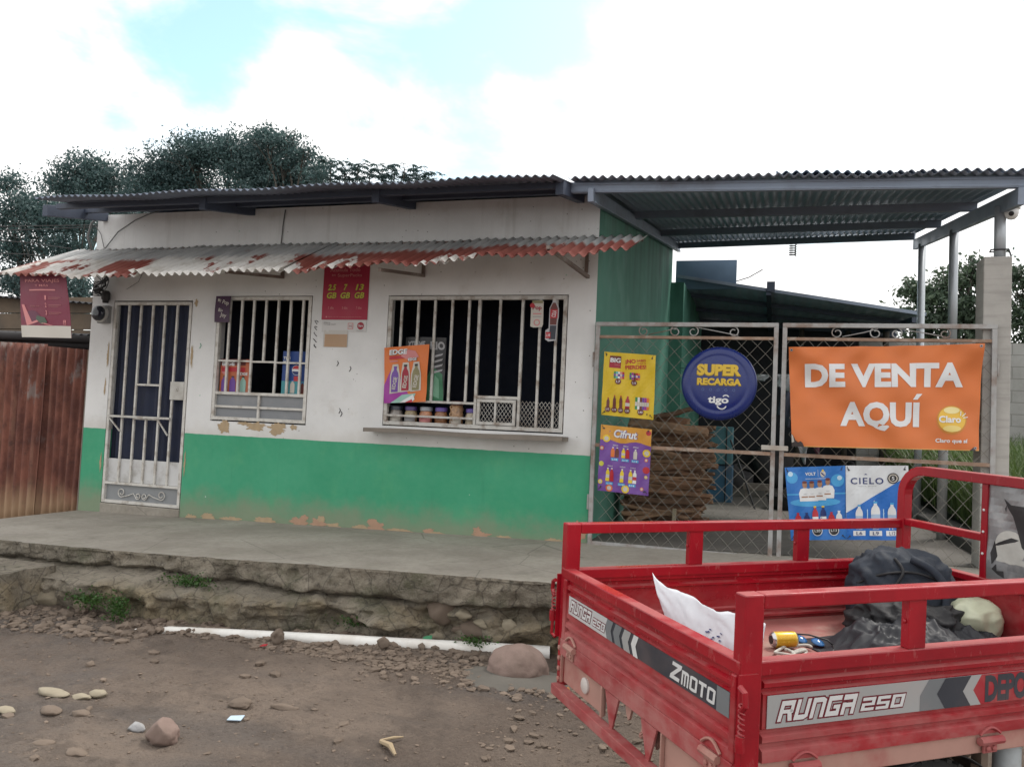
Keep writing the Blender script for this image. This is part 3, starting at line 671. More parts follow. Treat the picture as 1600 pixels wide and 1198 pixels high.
mb = MB(); mb.box(bx[4]-.012, x1-.03, YD-.008, YD+.046, 1.155, 1.345); mb.lathe((bx[4]+.07, YD-.008, 1.265), (0, -1, 0), [(.024, 0), (.024, .006), (.012, .007), (.012, .014)], 16)
mb.build('lock_plate', plain('lock_plate', (.52, .51, .48), .4, .1, 9, dirt=(.2, .17, .13), dirt_amt=.5), door, bevel=.002)
mb = MB(); mb.box(x0+.034, x1-.034, YD+.031, YD+.037, .26, .505); mb.build('kick_panel', M_KICK, door)
mb = MB(); mb.box(x0+.034, x1-.034, YD+.033, YD+.038, .067, .232); mb.build('lower_panel', M_LACE, door)
mb = MB()
def spiral(cx, cz, r, a0, turns, y, s=1, n=26):
    return [(cx+s*r*(1-.62*i/n)*math.cos(R(a0)+2*math.pi*turns*i/n), y, cz+r*(1-.62*i/n)*math.sin(R(a0)+2*math.pi*turns*i/n)) for i in range(n+1)]
cxm = (x0+x1)/2
for s in (1, -1):
    a = spiral(cxm+s*.255, .15, .048, -90, 1.2, YD+.018, s); b = spiral(cxm+s*.042, .125, .034, -60, -1.2, YD+.018, s)
    mb.tube(list(reversed(a))+[(cxm+s*.16, YD+.018, .125)]+[(cxm+s*.10, YD+.018, .15)]+b, .0055, 6)
mb.build('scroll', M_BARS, door, smooth=True)
# folds of the curtain behind the bars
mb = MB(); mb.grid(lambda a, b: (.30+a*1.01, .085+.022*math.sin(a*44+2*math.sin(a*9))+.012*math.sin(a*17+b*2), -.02+b*2.2), 120, 6); mb.build('curtain', M_CURTAIN, shop, smooth=True)

# ---- small window
YW = -.006
mb = MB(); x0, x1, z0, z1 = 1.626, 2.727, .972, 2.237; frame_rect(mb, x0, x1, z0, z1, YW, .034, .045)
mb.box(x0+.034, x1-.034, YW+.003, YW+.042, 1.232, 1.262)
win1 = mb.build('window', M_BARS, shop, bevel=.002)
mb = MB(); n = 7
for i in range(1, n+1):
    x = x0+i*(x1-x0)/(n+.7)+.0; zb = 1.262
    if i == 4: zb = 1.585
    mb.box(x-.0115, x+.0115, YW+.010, YW+.033, zb, z1-.034)
xa, xb = x0+3*(x1-x0)/7.7, x0+5*(x1-x0)/7.7
mb.box(x0+.034, xa-.0115, YW+.012, YW+.03, 1.57, 1.588); mb.box(xa+.0115, xb-.0115, YW+.012, YW+.03, 1.565, 1.585); mb.box(xb+.0115, x1-.034, YW+.012, YW+.03, 1.562, 1.58)
mb.build('grille', M_BARS, win1, bevel=.002)
mb = MB(); mb.box(x0+.034, x1-.034, YW+.006, YW+.03, 1.098, 1.122); mb.box((x0+x1)/2-.012, (x0+x1)/2+.012, YW+.008, YW+.032, 1.006, 1.098); mb.box((x0+x1)/2-.012, (x0+x1)/2+.012, YW+.008, YW+.032, 1.122, 1.232)
mb.build('lower_frame', M_BARS, win1, bevel=.002)
mb = MB(); mb.box(x0+.035, x1-.035, YW+.034, YW+.040, 1.007, 1.231); mb.build('lower_pane', M_LOUVRE, win1)
# ---- wide window
mb = MB(); x0, x1, z0, z1 = 3.573, 5.337, 1.005, 2.238; frame_rect(mb, x0, x1, z0, z1, YW, .036, .045)
win2 = mb.build('window', M_BARS2, shop, bevel=.002)
xh0, xh1 = 4.50, 4.905
mb = MB(); xsb = [3.763, 3.945, 4.130, 4.315]
xl = x0+.036; bars = [3.705, 3.878, 4.05, 4.225, 4.395, 4.57]
mb.box(xl, 4.485, YW+.008, YW+.034, 1.225, 1.247); mb.box(xl, 4.485, YW-.004, YW+.022, 1.085, 1.105)
for x in bars[:5]: mb.box(x-.0115, x+.0115, YW+.010, YW+.033, 1.247, z1-.036)
mb.box(4.485, 4.512, YW+.004, YW+.036, z0+.036, z1-.036)
mb.box(4.512, 4.92, YW+.008, YW+.034, 1.285, 1.312)
mb.box(4.70-.0115, 4.70+.0115, YW+.010, YW+.033, 1.312, z1-.036); mb.box(4.905, 4.930, YW+.006, YW+.036, z0+.036, z1-.036)
for x in (5.085, 5.238): mb.box(x-.0115, x+.0115, YW+.010, YW+.033, z0+.036, z1-.036)
mb.build('grille', M_BARS2, win2, bevel=.002)
mb = MB(); frame_rect(mb, 4.522, 4.895, 1.045, 1.28, YW-.01, .028, .03); mb.box(4.70-.01, 4.70+.01, YW-.006, YW+.016, 1.073, 1.252); mb.build('hatch', M_BARS2, win2, bevel=.002)
def diamond(x0, x1, z0, z1, y, dx, dz, r, m=0, n=4, wob=0.0):
    mb = MB(); k = dz/dx
    for sgn in (1, -1):
        c = -((z1-z0)/k)-dx
        t = math.floor(c/dx)*dx
        while t < (x1-x0)+(z1-z0)/k+dx:
            # line x = x0+t + s*(z-z0)/k
            pts = []
            for q in range(0, int((z1-z0)/(dz/2))+2):
                z = min(z1, z0+q*dz/2); x = x0+t+sgn*(z-z0)/k
                pts.append((x, z))
            seg = []
            for (x, z) in pts:
                if x0 <= x <= x1:
                    wx = wob*mn.noise(Vector((x*2.2, z*2.2, 1))) if wob else 0; wz = wob*mn.noise(Vector((x*2.2, z*2.2, 7))) if wob else 0
                    seg.append((min(max(x+wx, x0), x1), y+sgn*r*.9+(wob*.6*mn.noise(Vector((x, z, 3))) if wob else 0), min(max(z+wz, z0), z1)))
            if len(seg) > 1: mb.tube(seg, r, n, m, cap=False)
            t += dx
    return mb
diamond(4.55, 4.867, 1.073, 1.252, YW+.012, .036, .052, .0022).build('mesh_screen', M_BARS2, win2)
diamond(4.93, x1-.036, z0+.036, 1.275, YW+.036, .036, .052, .0022).build('mesh_screen', M_BARS2, win2)
mb = MB(); mb.grid(lambda a, b: (3.47+a*1.925, -.20+b*.21, .968+.005*math.sin(a*9)), 30, 1); mb.grid(lambda a, b: (3.47+a*1.925, -.20+(1-b)*.21, .931+.006*math.sin(a*7)), 30, 1)
mb.grid(lambda a, b: (3.47+a*1.925, -.20, .931+.006*math.sin(a*7)+b*(.037+.005*math.sin(a*9)-.006*math.sin(a*7))), 30, 1); mb.box(3.47, 3.474, -.2, .0, .932, .967); mb.box(5.391, 5.395, -.2, .0, .932, .967)
mb.build('window_shelf', M_TIMBER, shop)
# cables fixed to the front
for pts, r in (([(2.342, -.012, 2.77), (2.35, -.012, 2.95), (2.369, -.012, 3.12)], .006), ([(.14, -.02, 2.77), (.30, -.02, 2.95), (.52, -.02, 3.07), (.69, -.02, 3.13), (.85, -.05, 3.15)], .006), ([(.13, -.02, 2.77), (.07, -.02, 2.93), (.0, -.03, 3.02)], .004), ([(-.03, -.03, 2.75), (-.09, -.04, 2.9), (-.05, -.04, 3.05), (.02, -.04, 3.1)], .012),
               ([(.66, -.015, 2.50), (.61, -.015, 2.4), (.46, -.015, 2.32)], .003)):
    mb = MB(); mb.tube(pts, r, 6); mb.build('wire', plain('grey_wire', (.14, .14, .14)), shop, smooth=True)

# ================================================================== CARPORT beside the shop
carport = empty('carport', (7.2, 2.5, 0), 'open lean-to of corrugated zinc sheets on steel channels beside the shop', 'carport')
FL, FR, BR, BL = Vector((5.44, -.66, 3.105)), Vector((8.93, -.48, 3.045)), Vector((8.85, 4.30, 3.735)), Vector((5.52, 5.95, 4.045))
rf = corr(FL, FR, BR, BL, 46, .0125, 12, 8, lambda a, b: .006*math.sin(a*17)*(1-b))
croof = rf.build('roof', M_ROOF2, carport, smooth=True, solid=.0015)
mb = corr(FL+Vector((1.65, .08, -.012)), FR+Vector((0, -.03, .006)), FR+Vector((-.02, .6, .09)), FL+Vector((1.65, .7, .075)), 25, .0125, 3, 8, lambda a, b: .004*math.sin(a*11)); mb.build('overlap_sheet', M_ROOF2, croof, smooth=True, solid=.0015)
def bil(a, b): return FL*(1-a)*(1-b)+FR*a*(1-b)+BR*a*b+BL*(1-a)*b
def channel(mb, p, q, w, h, up=(0, 0, 1)):
    """C channel seen as a web with two lips"""
    p, q, up = Vector(p), Vector(q), Vector(up); d = (q-p).normalized(); s = d.cross(up).normalized(); u = s.cross(d).normalized()
    mb.bar(p, q, .004, h, u); mb.bar(p+u*(h/2-.002)-s*w/2, q+u*(h/2-.002)-s*w/2, w, .004, u); mb.bar(p-u*(h/2-.002)-s*w/2, q-u*(h/2-.002)-s*w/2, w, .004, u)
for nm, b, dh, hh in (('front_purlin', .025, .062, .088), ('purlin', .34, .055, .08), ('purlin', .65, .055, .08), ('back_purlin', .965, .055, .085)):
    mb = MB(); a0 = .0 if b < .1 else .02; a1 = 1.0 if b < .1 else .985
    p, q = bil(a0, b)-Vector((0, 0, dh)), bil(a1, b)-Vector((0, 0, dh)); mb.bar(p, q, .045, hh); 
    if b < .1: mb.bar(p+Vector((0, -.026, hh*.3)), q+Vector((0, -.026, hh*.3)), .006, .018); mb.bar(p+Vector((0, -.026, -hh*.32)), q+Vector((0, -.026, -hh*.32)), .006, .016)
    mb.build(nm, M_STEEL, carport, bevel=.003)
mb = MB(); mb.bar((5.63, -.56, 2.985), (5.675, 5.85, 3.945), .05, .115); mb.bar((5.66, -.5, 2.935), (5.705, 5.8, 3.885), .02, .014); mb.build('side_beam', M_STEEL, carport, bevel=.004)
mb = MB(); mb.bar((8.80, -.42, 2.885), (8.80, 4.12, 3.545), .05, .125); mb.build('side_beam', M_STEEL, carport, bevel=.004)
mb = MB(); mb.prism([(8.655, -.005, -.1), (8.85, -.005, -.1), (8.85, .245, -.1), (8.655, .245, -.1)], (0, 0, 2.63)); mb.build('concrete_pillar', M_PILLAR, carport, bevel=.008)
for (x, y, zb, zt) in ((8.79, .11, 2.53, 2.95), (8.80, 1.85, 1.92, 3.18), (8.80, 3.62, -.1, 3.44)):
    mb = MB(); mb.tube([(x, y, zb), (x, y, zt)], .042, 14); mb.build('steel_post', M_PIPE, carport, smooth=True)
mb = MB(); mb.tube([(8.735, 1.83, -.1), (8.735, 1.83, 2.08)], .045, 14); mb.build('steel_post', plain('pale_concrete_post', (.34, .345, .34), .7, .2), carport, smooth=True)
mb = MB(); mb.tube([(8.72, .07, 2.60), (8.84, .06, 2.60), (8.85, .15, 2.6), (8.73, .16, 2.6), (8.72, .07, 2.6)], .006, 5); mb.tube([(8.84, .06, 2.6), (8.855, .05, 2.54)], .006, 5); mb.build('tie_wire', M_CABLE, carport)

# security camera on the post
cam_s = empty('security_camera', (8.86, .08, 2.93), 'white dome security camera fixed to the post at the right end of the carport', 'camera')
mb = MB(); mb.lathe((8.855, .06, 2.96), (0, 0, -1), [(.055, 0), (.062, .006), (.062, .045), (.052, .05)], 24); mb.build('housing', M_WHITEP, cam_s, smooth=True, auto=R(40))
mb = MB(); mb.lathe((8.855, .06, 2.909), (0, 0, -1), [(.050, 0), (.05, .03), (.042, .055), (.026, .072), (.005, .078)], 24); ey = mb.build('dome', M_WHITEP, cam_s, smooth=True)
mb = MB(); mb.lathe((8.842, .013, 2.868), (-.25, -1, -.35), [(.019, 0), (.019, .004), (.012, .006)], 16); mb.build('lens', M_BLACK, ey)
# coil spring hanging from the back channel
mb = MB(); p = [(7.36+.045*math.cos(t), 4.98+.045*math.sin(t), 3.80-.19*t/(2*math.pi*6)) for t in [i*2*math.pi*6/90 for i in range(91)]]; mb.tube(p, .0085, 6); mb.tube([(7.36, 4.98, 3.90), (7.36, 4.98, 3.82), (7.38, 4.98, 3.80)], .006, 6)
tag(mb.build('coil_spring', M_CABLE, smooth=True), 'dark coil spring hanging from the back channel of the carport roof', 'spring')

# ================================================================== GATE: two leaves of chain link
YG = -.055
def spiral2(cx, cz, r, a0, turns, y): return spiral(cx, cz, r, a0, turns, y)
def gate_leaf(x0, x1, label, right):
    g = empty('gate_leaf', ((x0+x1)/2, YG, .03), label, 'gate', 'leaves of the chain link gate')
    zt, z2, zm, zb = 1.995, 1.878, .93, .045
    mb = MB(); w = .036
    mb.box(x0, x1, YG, YG+w, zt-w, zt); mb.box(x0, x0+w, YG, YG+w, zb, zt-w); mb.box(x1-w, x1, YG, YG+w, zb, zt-w); mb.box(x0+w, x1-w, YG, YG+w, zb, zb+w)
    fr = mb.build('frame', M_GATE, g, bevel=.003)
    mb = MB(); mb.box(x0+w, x1-w, YG+.003, YG+w-.003, z2-.026, z2); mb.build('upper_rail', M_GATER, g, bevel=.003)
    mb = MB(); mb.box(x0+w, x1-w, YG+.003, YG+w-.003, zm-.03, zm); mb.build('middle_rail', M_GATER, g, bevel=.003)
    mb = MB(); xm = (x0+x1)/2; zc = (zt-w+z2)/2
    for s, cx in ((1, xm-.105+.03), (-1, xm+.105-.03)): mb.tube(spiral(cx, zc, .047, 90 if s > 0 else 90, 1.1*s, YG+.018), .005, 6)
    for cx, s, e in ((x0+.42, -1, 1), (x1-.36, 1, -1)): mb.tube(spiral(cx, zc, .045, 100, -1.15*s, YG+.018), .005, 6)
    mb.tube([(x0+.46, YG+.018, z2+.01), (x0+.62, YG+.018, zc+.005), (xm-.06, YG+.018, zt-w-.004)], .004, 6); mb.tube([(x1-.32, YG+.018, z2+.01), (x1-.5, YG+.018, zc+.005), (xm+.1, YG+.018, zt-w-.004)], .004, 6)
    mb.build('scroll', M_GATE, g, smooth=True)
    diamond(x0+.02, x1-.02, zb+.02, z2-.005, YG+.012, .122, .134, .0019, 0, 5, .03).build('chain_link', M_WIRE, g, smooth=True)
    for z in (1.6, .35):
        mb = MB(); xx = x1+.012 if right else x0-.012; mb.tube([(xx, YG+.03, z), (xx, YG+.03, z+.13)], .012, 8); mb.build('hinge', M_GATE, g)
    if not right:
        mb = MB(); mb.box(x1-.11, x1+.10, YG-.018, YG-.002, .945, .985); mb.build('bolt', plain('worn_bolt', (.42, .40, .36), .6, .2, 12, dirt=(.2, .1, .05), dirt_amt=.6), g, bevel=.003)
    return g
gate_leaf(5.615, 7.148, 'left leaf of the rusty chain link gate, carrying the round blue sign', False)
gate_leaf(7.180, 8.745, 'right leaf of the rusty chain link gate, carrying the orange banner', True)

# ================================================================== LEFT: rusted fence and timber shed
mb = MB()
fp = corr((-3.2, .06, -.62), (-1.05, .06, -.42), (-1.05, .06, 1.71), (-3.2, .06, 1.76), 26, .013, 6, 6, lambda a, b: .008*math.sin(a*9+b*3))
fp.v = [(x, y, z) for x, y, z in fp.v]
fence = empty('corrugated_fence', (-1.2, .05, -.4), 'upright rusted corrugated sheets fencing the gap left of the shop', 'fence')
def vsheet(x0, x1, z0, z1, y, waves, s): return corr((x0, y, z0[0]), (x1, y, z0[1]), (x1, y, z1[1]), (x0, y, z1[0]), waves, .028, 8, 8, lambda a, b: .010*math.sin(a*7+b*4+s))
for i, (a, b, z0, z1, y) in enumerate(((-3.2, -1.42, (-.7, -.5), (1.78, 1.735), .07), (-1.50, -.62, (-.55, -.3), (1.74, 1.72), .05), (-.66, -.02, (-.35, -.16), (1.70, 1.665), .075))):
    vsheet(a, b, z0, z1, y, round((b-a)/.105), i).build('sheet', M_RUSTF, fence, smooth=True, solid=.0014)
mb = MB(); mb.tube([(-.03, .03, -.15), (-.025, .03, 1.66)], .013, 6); mb.build('edge_pole', M_TIMBER, fence)
shed = empty('timber_shed', (-2.2, 1.6, -.3), 'low shed of weathered boards behind the rusted fence', 'shed')
M_PLANK = plain('weathered_board', (.15, .112, .08), .9, .4, 6, bump=.5, dirt=(.08, .07, .06), dirt_amt=.6)
mb = MB()
for k in range(13): mb.box(-4.6, -.52, 1.10+.004*(k % 2), 1.13, -.3+k*.21, -.3+k*.21+.2)
mb.box(-.55, -.52, 1.14, 4.0, -.3, 2.3); mb.box(-4.6, -4.57, 1.14, 4.0, -.3, 2.3); mb.box(-4.6, -.52, 4, 4.03, -.3, 2.1); mb.build('plank_wall', M_PLANK, shed)
corr((-5.0, .92, 2.56), (-.42, .92, 2.285), (-.42, 4.3, 2.55), (-5.0, 4.3, 2.8), 46, .012, 4, 6).build('roof', plain('dark_shed_roof', (.055, .056, .062), .7, .3), shed, smooth=True, solid=.0015)
mb = MB(); mb.tube([(-4.4, .26, 1.89), (-3.0, .27, 1.865), (-1.8, .25, 1.835), (-.03, .28, 1.80)], [.05, .045, .052, .045], 8); mb.tube([(-4.4, .34, 1.78), (-2.0, .36, 1.775), (-.03, .35, 1.735)], .05, 8); mb.build('eave_pole', plain('dark_wood', (.035, .033, .034), .9, .3), shed, smooth=True)
corr((-5.0, .24, 1.935), (-.06, .26, 1.845), (-.5, 1.09, 1.93), (-5.0, 1.09, 2.02), 46, .012, 3, 6).build('lower_roof', MATS['dark_shed_roof'], shed, smooth=True, solid=.0015)
def paper(x, z, w, h, y, rot, label):
    s = Sign((x, y, z), (math.cos(R(rot)), 0, math.sin(R(rot))), (-math.sin(R(rot)), 0, math.cos(R(rot))), w, h, plain('sun_bleached_paper', (.44, .48, .50), .9, .1), bump=lambda a, b: .01*math.sin(a*5+b*3), nu=6, nv=6)
    s.build('paper_notice', label, 'paper', 'paper notices on the board shed')
paper(-2.06, 1.98, .30, .38, 1.04, -4, 'pale blank paper on the shed boards left of the hanging crimson banner')
paper(-.90, 1.88, .24, .30, 1.04, -10, 'pale leaning paper on the shed boards right of the hanging crimson banner')

mb = MB(); mb.grid(lambda a, b: (-.6+a*2.58+.02*math.sin(b*9), -2.66+b*.5, -.150+.012*float(fbm(a*7, b*4, 4))), 60, 14); mb.grid(lambda a, b: (-.6+a*2.58+.02*math.sin(a*30)*0, -2.66+.03*float(fbm(a*14, b*4+3, 4))*(1-b)*2, -.52+b*(.37+.012*float(fbm(a*7, 0, 4)))), 60, 10); mb.grid(lambda a, b: (1.98+.02*math.sin(a*9), -2.66+a*.5, -.52+b*(.37+.012*float(fbm(7, a*4, 4)))), 14, 8)
tag(mb.build('concrete_step', M_FACE, smooth=False), 'dark worn concrete step against the porch bank at the far left edge', 'step')
# ================================================================== BACK YARD
back = empty('back_shelter', (7.4, 7.5, 0), 'low dark shelter with a sloping sheet roof at the back of the yard', 'shelter')
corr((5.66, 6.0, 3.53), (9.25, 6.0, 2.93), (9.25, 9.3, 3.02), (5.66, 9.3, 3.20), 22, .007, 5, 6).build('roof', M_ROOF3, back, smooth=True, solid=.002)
mb = MB(); mb.bar((5.66, 5.975, 3.525), (9.25, 5.975, 2.925), .03, .05); mb.build('edge_beam', M_STEEL, back)
for y in (6.9, 7.9, 8.8):
    mb = MB(); k = (y-6)/3.3; mb.bar((5.66, y, 3.53-.33*k-.05), (9.25, y, 2.93+.09*k-.05), .05, .07); mb.build('purlin', M_BEAM, back)
mb = MB(); mb.bar((7.05, 5.95, 3.26), (7.09, 9.2, 3.08), .07, .09); mb.build('rafter', M_BEAM, back)
mb = MB(); mb.box(7.02, 7.14, 5.93, 6.0, 3.27, 3.42); mb.build('rafter_end', M_BEAM, back)
mb = MB(); mb.bar((9.1, 6.0, 2.85), (8.75, 9.2, 2.95), .06, .08); mb.build('rafter', M_BEAM, back)
mb = MB(); mb.box(5.6, 9.3, 9.3, 9.42, -.2, 3.15); mb.build('back_wall', plain('dark_back_wall', (.03, .032, .038), .9, .4, 3), back)  # near-black base colour for the rear wall
mb = MB(); mb.box(5.604, 5.80, 5.60, 9.3, -.2, 3.36); mb.build('green_wall', M_SIDE, back)
mb = MB(); mb.box(5.62, 6.56, 6.05, 6.12, 3.33, 3.79); mb.build('upper_sheet', plain('blue_grey_sheet', (.14, .21, .30), .5, .2, 3, .3), back)
for x, y in ((7.6, 8.4), (8.4, 8.6), (8.9, 7.6)):
    mb = MB(); mb.tube([(x, y, -.05), (x+.03, y, 3.0)], .05, 8); mb.build('post', M_BARK, back, smooth=True)
mb = MB(); mb.tube([(6.5, 6.15, 3.45), (6.75, 6.1, 3.52), (6.95, 6.0, 3.62)], .008, 5); mb.build('stick', M_BARK, back)
# washing on a line
def cloth(name, x, z, w, h, y, mat, label, cat, grp=None):
    mb = MB(); mb.grid(lambda a, b: (x+w*a*(1-.12*b)+.02*math.sin(b*5), y+.03*math.sin(a*9+b*3), z-h*b*(1-.18*math.sin(a*4+1))), 14, 14)
    tag(mb.build(name, mat, smooth=True, solid=.004), label, cat, grp)
line = MB(); line.tube([(5.8, 5.4, 2.02), (6.8, 5.4, 1.95), (7.8, 5.4, 1.98), (8.79, 3.6, 2.1)], .004, 5); tag(line.build('clothes_line', M_CABLE), 'thin dark clothes line across the back yard behind the gate', 'line')
cloth('washing', 7.20, 1.96, .28, .22, 5.4, plain('grey_cloth', (.40, .42, .44), .9, .2), 'pale grey rag pegged on the yard line just left of the gate post', 'cloth', 'washing on the yard line')
cloth('washing', 6.86, 1.95, .22, .08, 5.4, MATS['grey_cloth'], 'narrow pale strip pegged on the yard line above the blue sign', 'cloth', 'washing on the yard line')
cloth('washing', 7.56, 1.95, .30, .95, 5.4, plain('plum_cloth', (.16, .06, .09), .9, .3), 'plum coloured garment on the yard line behind the gate middle', 'cloth', 'washing on the yard line')
cloth('washing', 7.50, 1.50, .16, .70, 5.3, plain('faded_white_cloth', (.42, .43, .46), .9, .2), 'faded white garment hanging behind the gate middle', 'cloth', 'washing on the yard line')
cloth('washing', 7.24, 1.78, .20, .5, 5.5, plain('dark_cloth', (.07, .08, .11), .9, .5, 12), 'dark patterned garment on the yard line beside the gate post', 'cloth', 'washing on the yard line')
# blue drum-like cabinet, tyre, poles, plank
M_BLUEB = plain('faded_blue_paint', (.035, .12, .21), .6, .35, 5, dirt=(.10, .10, .10), dirt_amt=.6)
cab = empty('blue_cabinet', (6.45, 5.2, 0), 'faded blue metal cabinet behind the firewood stack', 'cabinet')
mb = MB(); mb.box(6.30, 6.62, 5.0, 5.4, .62, 1.16); mb.build('upper_box', plain('teal_paint', (.06, .17, .20), .6, .3, 5), cab, bevel=.01)
mb = MB(); mb.box(6.28, 6.63, 5.0, 5.4, .0, .60); mb.build('lower_box', M_BLUEB, cab, bevel=.01)
mb = MB(); mb.box(6.53, 6.545, 4.985, 5.0, -.1, 1.16); mb.build('door_edge', M_BLACK, cab)
mb = MB(); mb.tube([(6.62, 4.3, .98), (6.80, 4.2, .52), (6.98, 4.1, .04)], .013, 6); tag(mb.build('iron_rod', M_BLACK), 'thin black iron rod leaning over the yard floor behind the gate', 'rod')
mb = MB(); mb.tube([(6.55, 5.6, .02), (7.1, 5.5, .02)], .015, 6); tag(mb.build('pole', M_BARK), 'short dark pole lying on the yard floor', 'pole')
mb = MB(); mb.box(6.75, 7.15, 6.3, 6.5, .2, .30); mb.bar((6.8, 6.35, -.08), (6.8, 6.35, .2), .04, .04); mb.bar((7.1, 6.35, -.08), (7.1, 6.35, .2), .04, .04); tag(mb.build('low_bench', M_TIMBER), 'low plank bench at the back of the yard', 'bench')
tub = empty('dark_tub', (7.30, 4.3, 0), 'black plastic tub on the yard floor behind the gate middle', 'tub')
mb = MB(); mb.lathe((7.36, 4.4, -.02), (0, 0, 1), [(.20, 0), (.25, .27), (.27, .28), (.27, .30), (.24, .30), (.19, .03)], 24); mb.build('tub_body', M_BLACK, tub, smooth=True, auto=R(40))
mb = MB(); mb.tube([(7.6+.02*i, 4.6, .24-.012*i) for i in range(3)], .01, 6); mb.build('tub_handle', M_BLACK, tub)
# dim shapes inside the shelter
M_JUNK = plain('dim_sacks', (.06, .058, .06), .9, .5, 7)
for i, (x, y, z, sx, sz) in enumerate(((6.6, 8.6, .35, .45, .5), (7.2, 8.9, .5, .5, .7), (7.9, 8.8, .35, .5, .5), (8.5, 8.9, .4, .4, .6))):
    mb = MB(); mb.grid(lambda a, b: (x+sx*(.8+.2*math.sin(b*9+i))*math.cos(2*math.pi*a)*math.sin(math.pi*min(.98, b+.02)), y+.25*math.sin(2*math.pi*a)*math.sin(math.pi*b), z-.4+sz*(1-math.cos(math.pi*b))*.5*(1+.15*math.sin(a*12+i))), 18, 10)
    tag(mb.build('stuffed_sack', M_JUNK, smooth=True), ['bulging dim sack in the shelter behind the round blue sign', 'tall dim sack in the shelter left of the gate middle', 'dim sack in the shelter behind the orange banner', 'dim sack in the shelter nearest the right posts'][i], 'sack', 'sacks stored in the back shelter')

# ---- firewood: every log its own object
M_LOG = [plain('log_bark_a', (.27, .155, .095), .95, .4, 9, bump=.6, dirt=(.07, .05, .035), dirt_amt=.7), plain('log_bark_b', (.36, .225, .14), .95, .4, 9, bump=.6, dirt=(.09, .065, .045), dirt_amt=.6), plain('log_bark_c', (.17, .105, .07), .95, .4, 9, bump=.6)]
M_CUT = plain('cut_wood', (.30, .20, .125), .9, .4, 16, dirt=(.13, .085, .05), dirt_amt=.7)
def log(x0, x1, y, z, r, seed, z1=None, y1=None):
    rr = random.Random(seed); mb = MB(); n = rr.choice([7, 8, 9]); L = 9; ang = [rr.uniform(.75, 1.2) for _ in range(n)]; vs = []
    b1, b2, ph = rr.uniform(-.035, .035), rr.uniform(-.028, .028), rr.uniform(0, 6)
    y1 = y if y1 is None else y1; z1 = z if z1 is None else z1
    for i in range(L):
        t = i/(L-1); x = x0+(x1-x0)*t; cy = y+(y1-y)*t+b1*math.sin(math.pi*t+ph); c = z+(z1-z)*t+b2*math.sin(math.pi*t*1.5+ph); tap = 1-.18*t
        for k in range(n):
            a = 2*math.pi*k/n+ph; q = r*ang[k]*tap*(1+.10*math.sin(i*2.1+k*1.7+seed)); vs.append((x+(.02*math.sin(k*2+seed) if i in (0, L-1) else 0), cy+q*math.cos(a), c+q*math.sin(a)))
    fs = [(i*n+k, (i+1)*n+k, (i+1)*n+(k+1) % n, i*n+(k+1) % n) for i in range(L-1) for k in range(n)]
    mb.add(vs, fs, 0); mb.add(vs[:n], [tuple(range(n))], 1); mb.add(vs[-n:], [tuple(range(n-1, -1, -1))], 1)
    tag(mb.build('firewood_log', [M_LOG[seed % 3], M_CUT]), 'split brown log in the firewood stack beside the green wall', 'firewood', 'logs of the firewood stack')
rr = random.Random(11); z = .13; sd_ = 0
while z < 1.10:
    y = 1.25; rmax = 0
    while y < 1.72:
        r = rr.uniform(.017, .034); rmax = max(rmax, r)
        if y < 1.34 or y > 1.6 or z > 1.0: log(5.66+rr.uniform(-.0, .12), 6.42+rr.uniform(-.16, .18), y, z+rr.uniform(-.016, .016), r, sd_, z+rr.uniform(-.045, .045), y+rr.uniform(-.05, .05)); sd_ += 1
        else: log(5.70, 6.38+rr.uniform(-.10, .12), y, z+rr.uniform(-.012, .012), r, sd_, z+rr.uniform(-.02, .02)); sd_ += 1
        y += r*2.05
    z += .056
log(5.75, 6.52, 1.22, 1.12, .055, 901, 1.06, 1.15); log(6.0, 6.40, 1.45, 1.22, .035, 902, 1.30); log(5.8, 6.3, 1.6, 1.20, .05, 903, 1.17)
rack = empty('log_rack', (6.0, 1.5, 0), 'rough wooden rack of poles under the firewood stack', 'rack')
for x in (5.72, 6.22):
    for y in (1.16, 1.9):
        mb = MB(); mb.bar((x, y, -.05), (x+.01, y, .30 if x > 6 else .1), .045, .035); mb.build('leg', plain('pale_stake', (.36, .31, .22), .9, .3), rack)
mb = MB(); mb.tube([(5.64, 1.2, .055), (6.45, 1.2, .06)], .03, 7); mb.tube([(5.64, 1.85, .055), (6.45, 1.85, .06)], .03, 7); mb.build('pole', M_LOG[1], rack)
mb = MB(); mb.tube([(5.66, 1.10, -.02), (6.4, 1.02, -.035)], .02, 6); mb.tube([(5.66, .98, .0), (6.3, .95, -.03)], .016, 6); mb.build('low_pole', M_LOG[0], rack)

mb = MB(); mb.grid(lambda a, b: (5.605+a*3.3, .02+b*9.28, porch_z(5.605+a*3.3)+.006+.010*float(fbm(a*6, b*9, 3)+.5)*min(1, b*12)), 40, 60); tag(mb.build('yard_floor', concrete('trodden_yard', (.15, .135, .12), (.10, .09, .08), .1, .5), smooth=True), kind='structure')
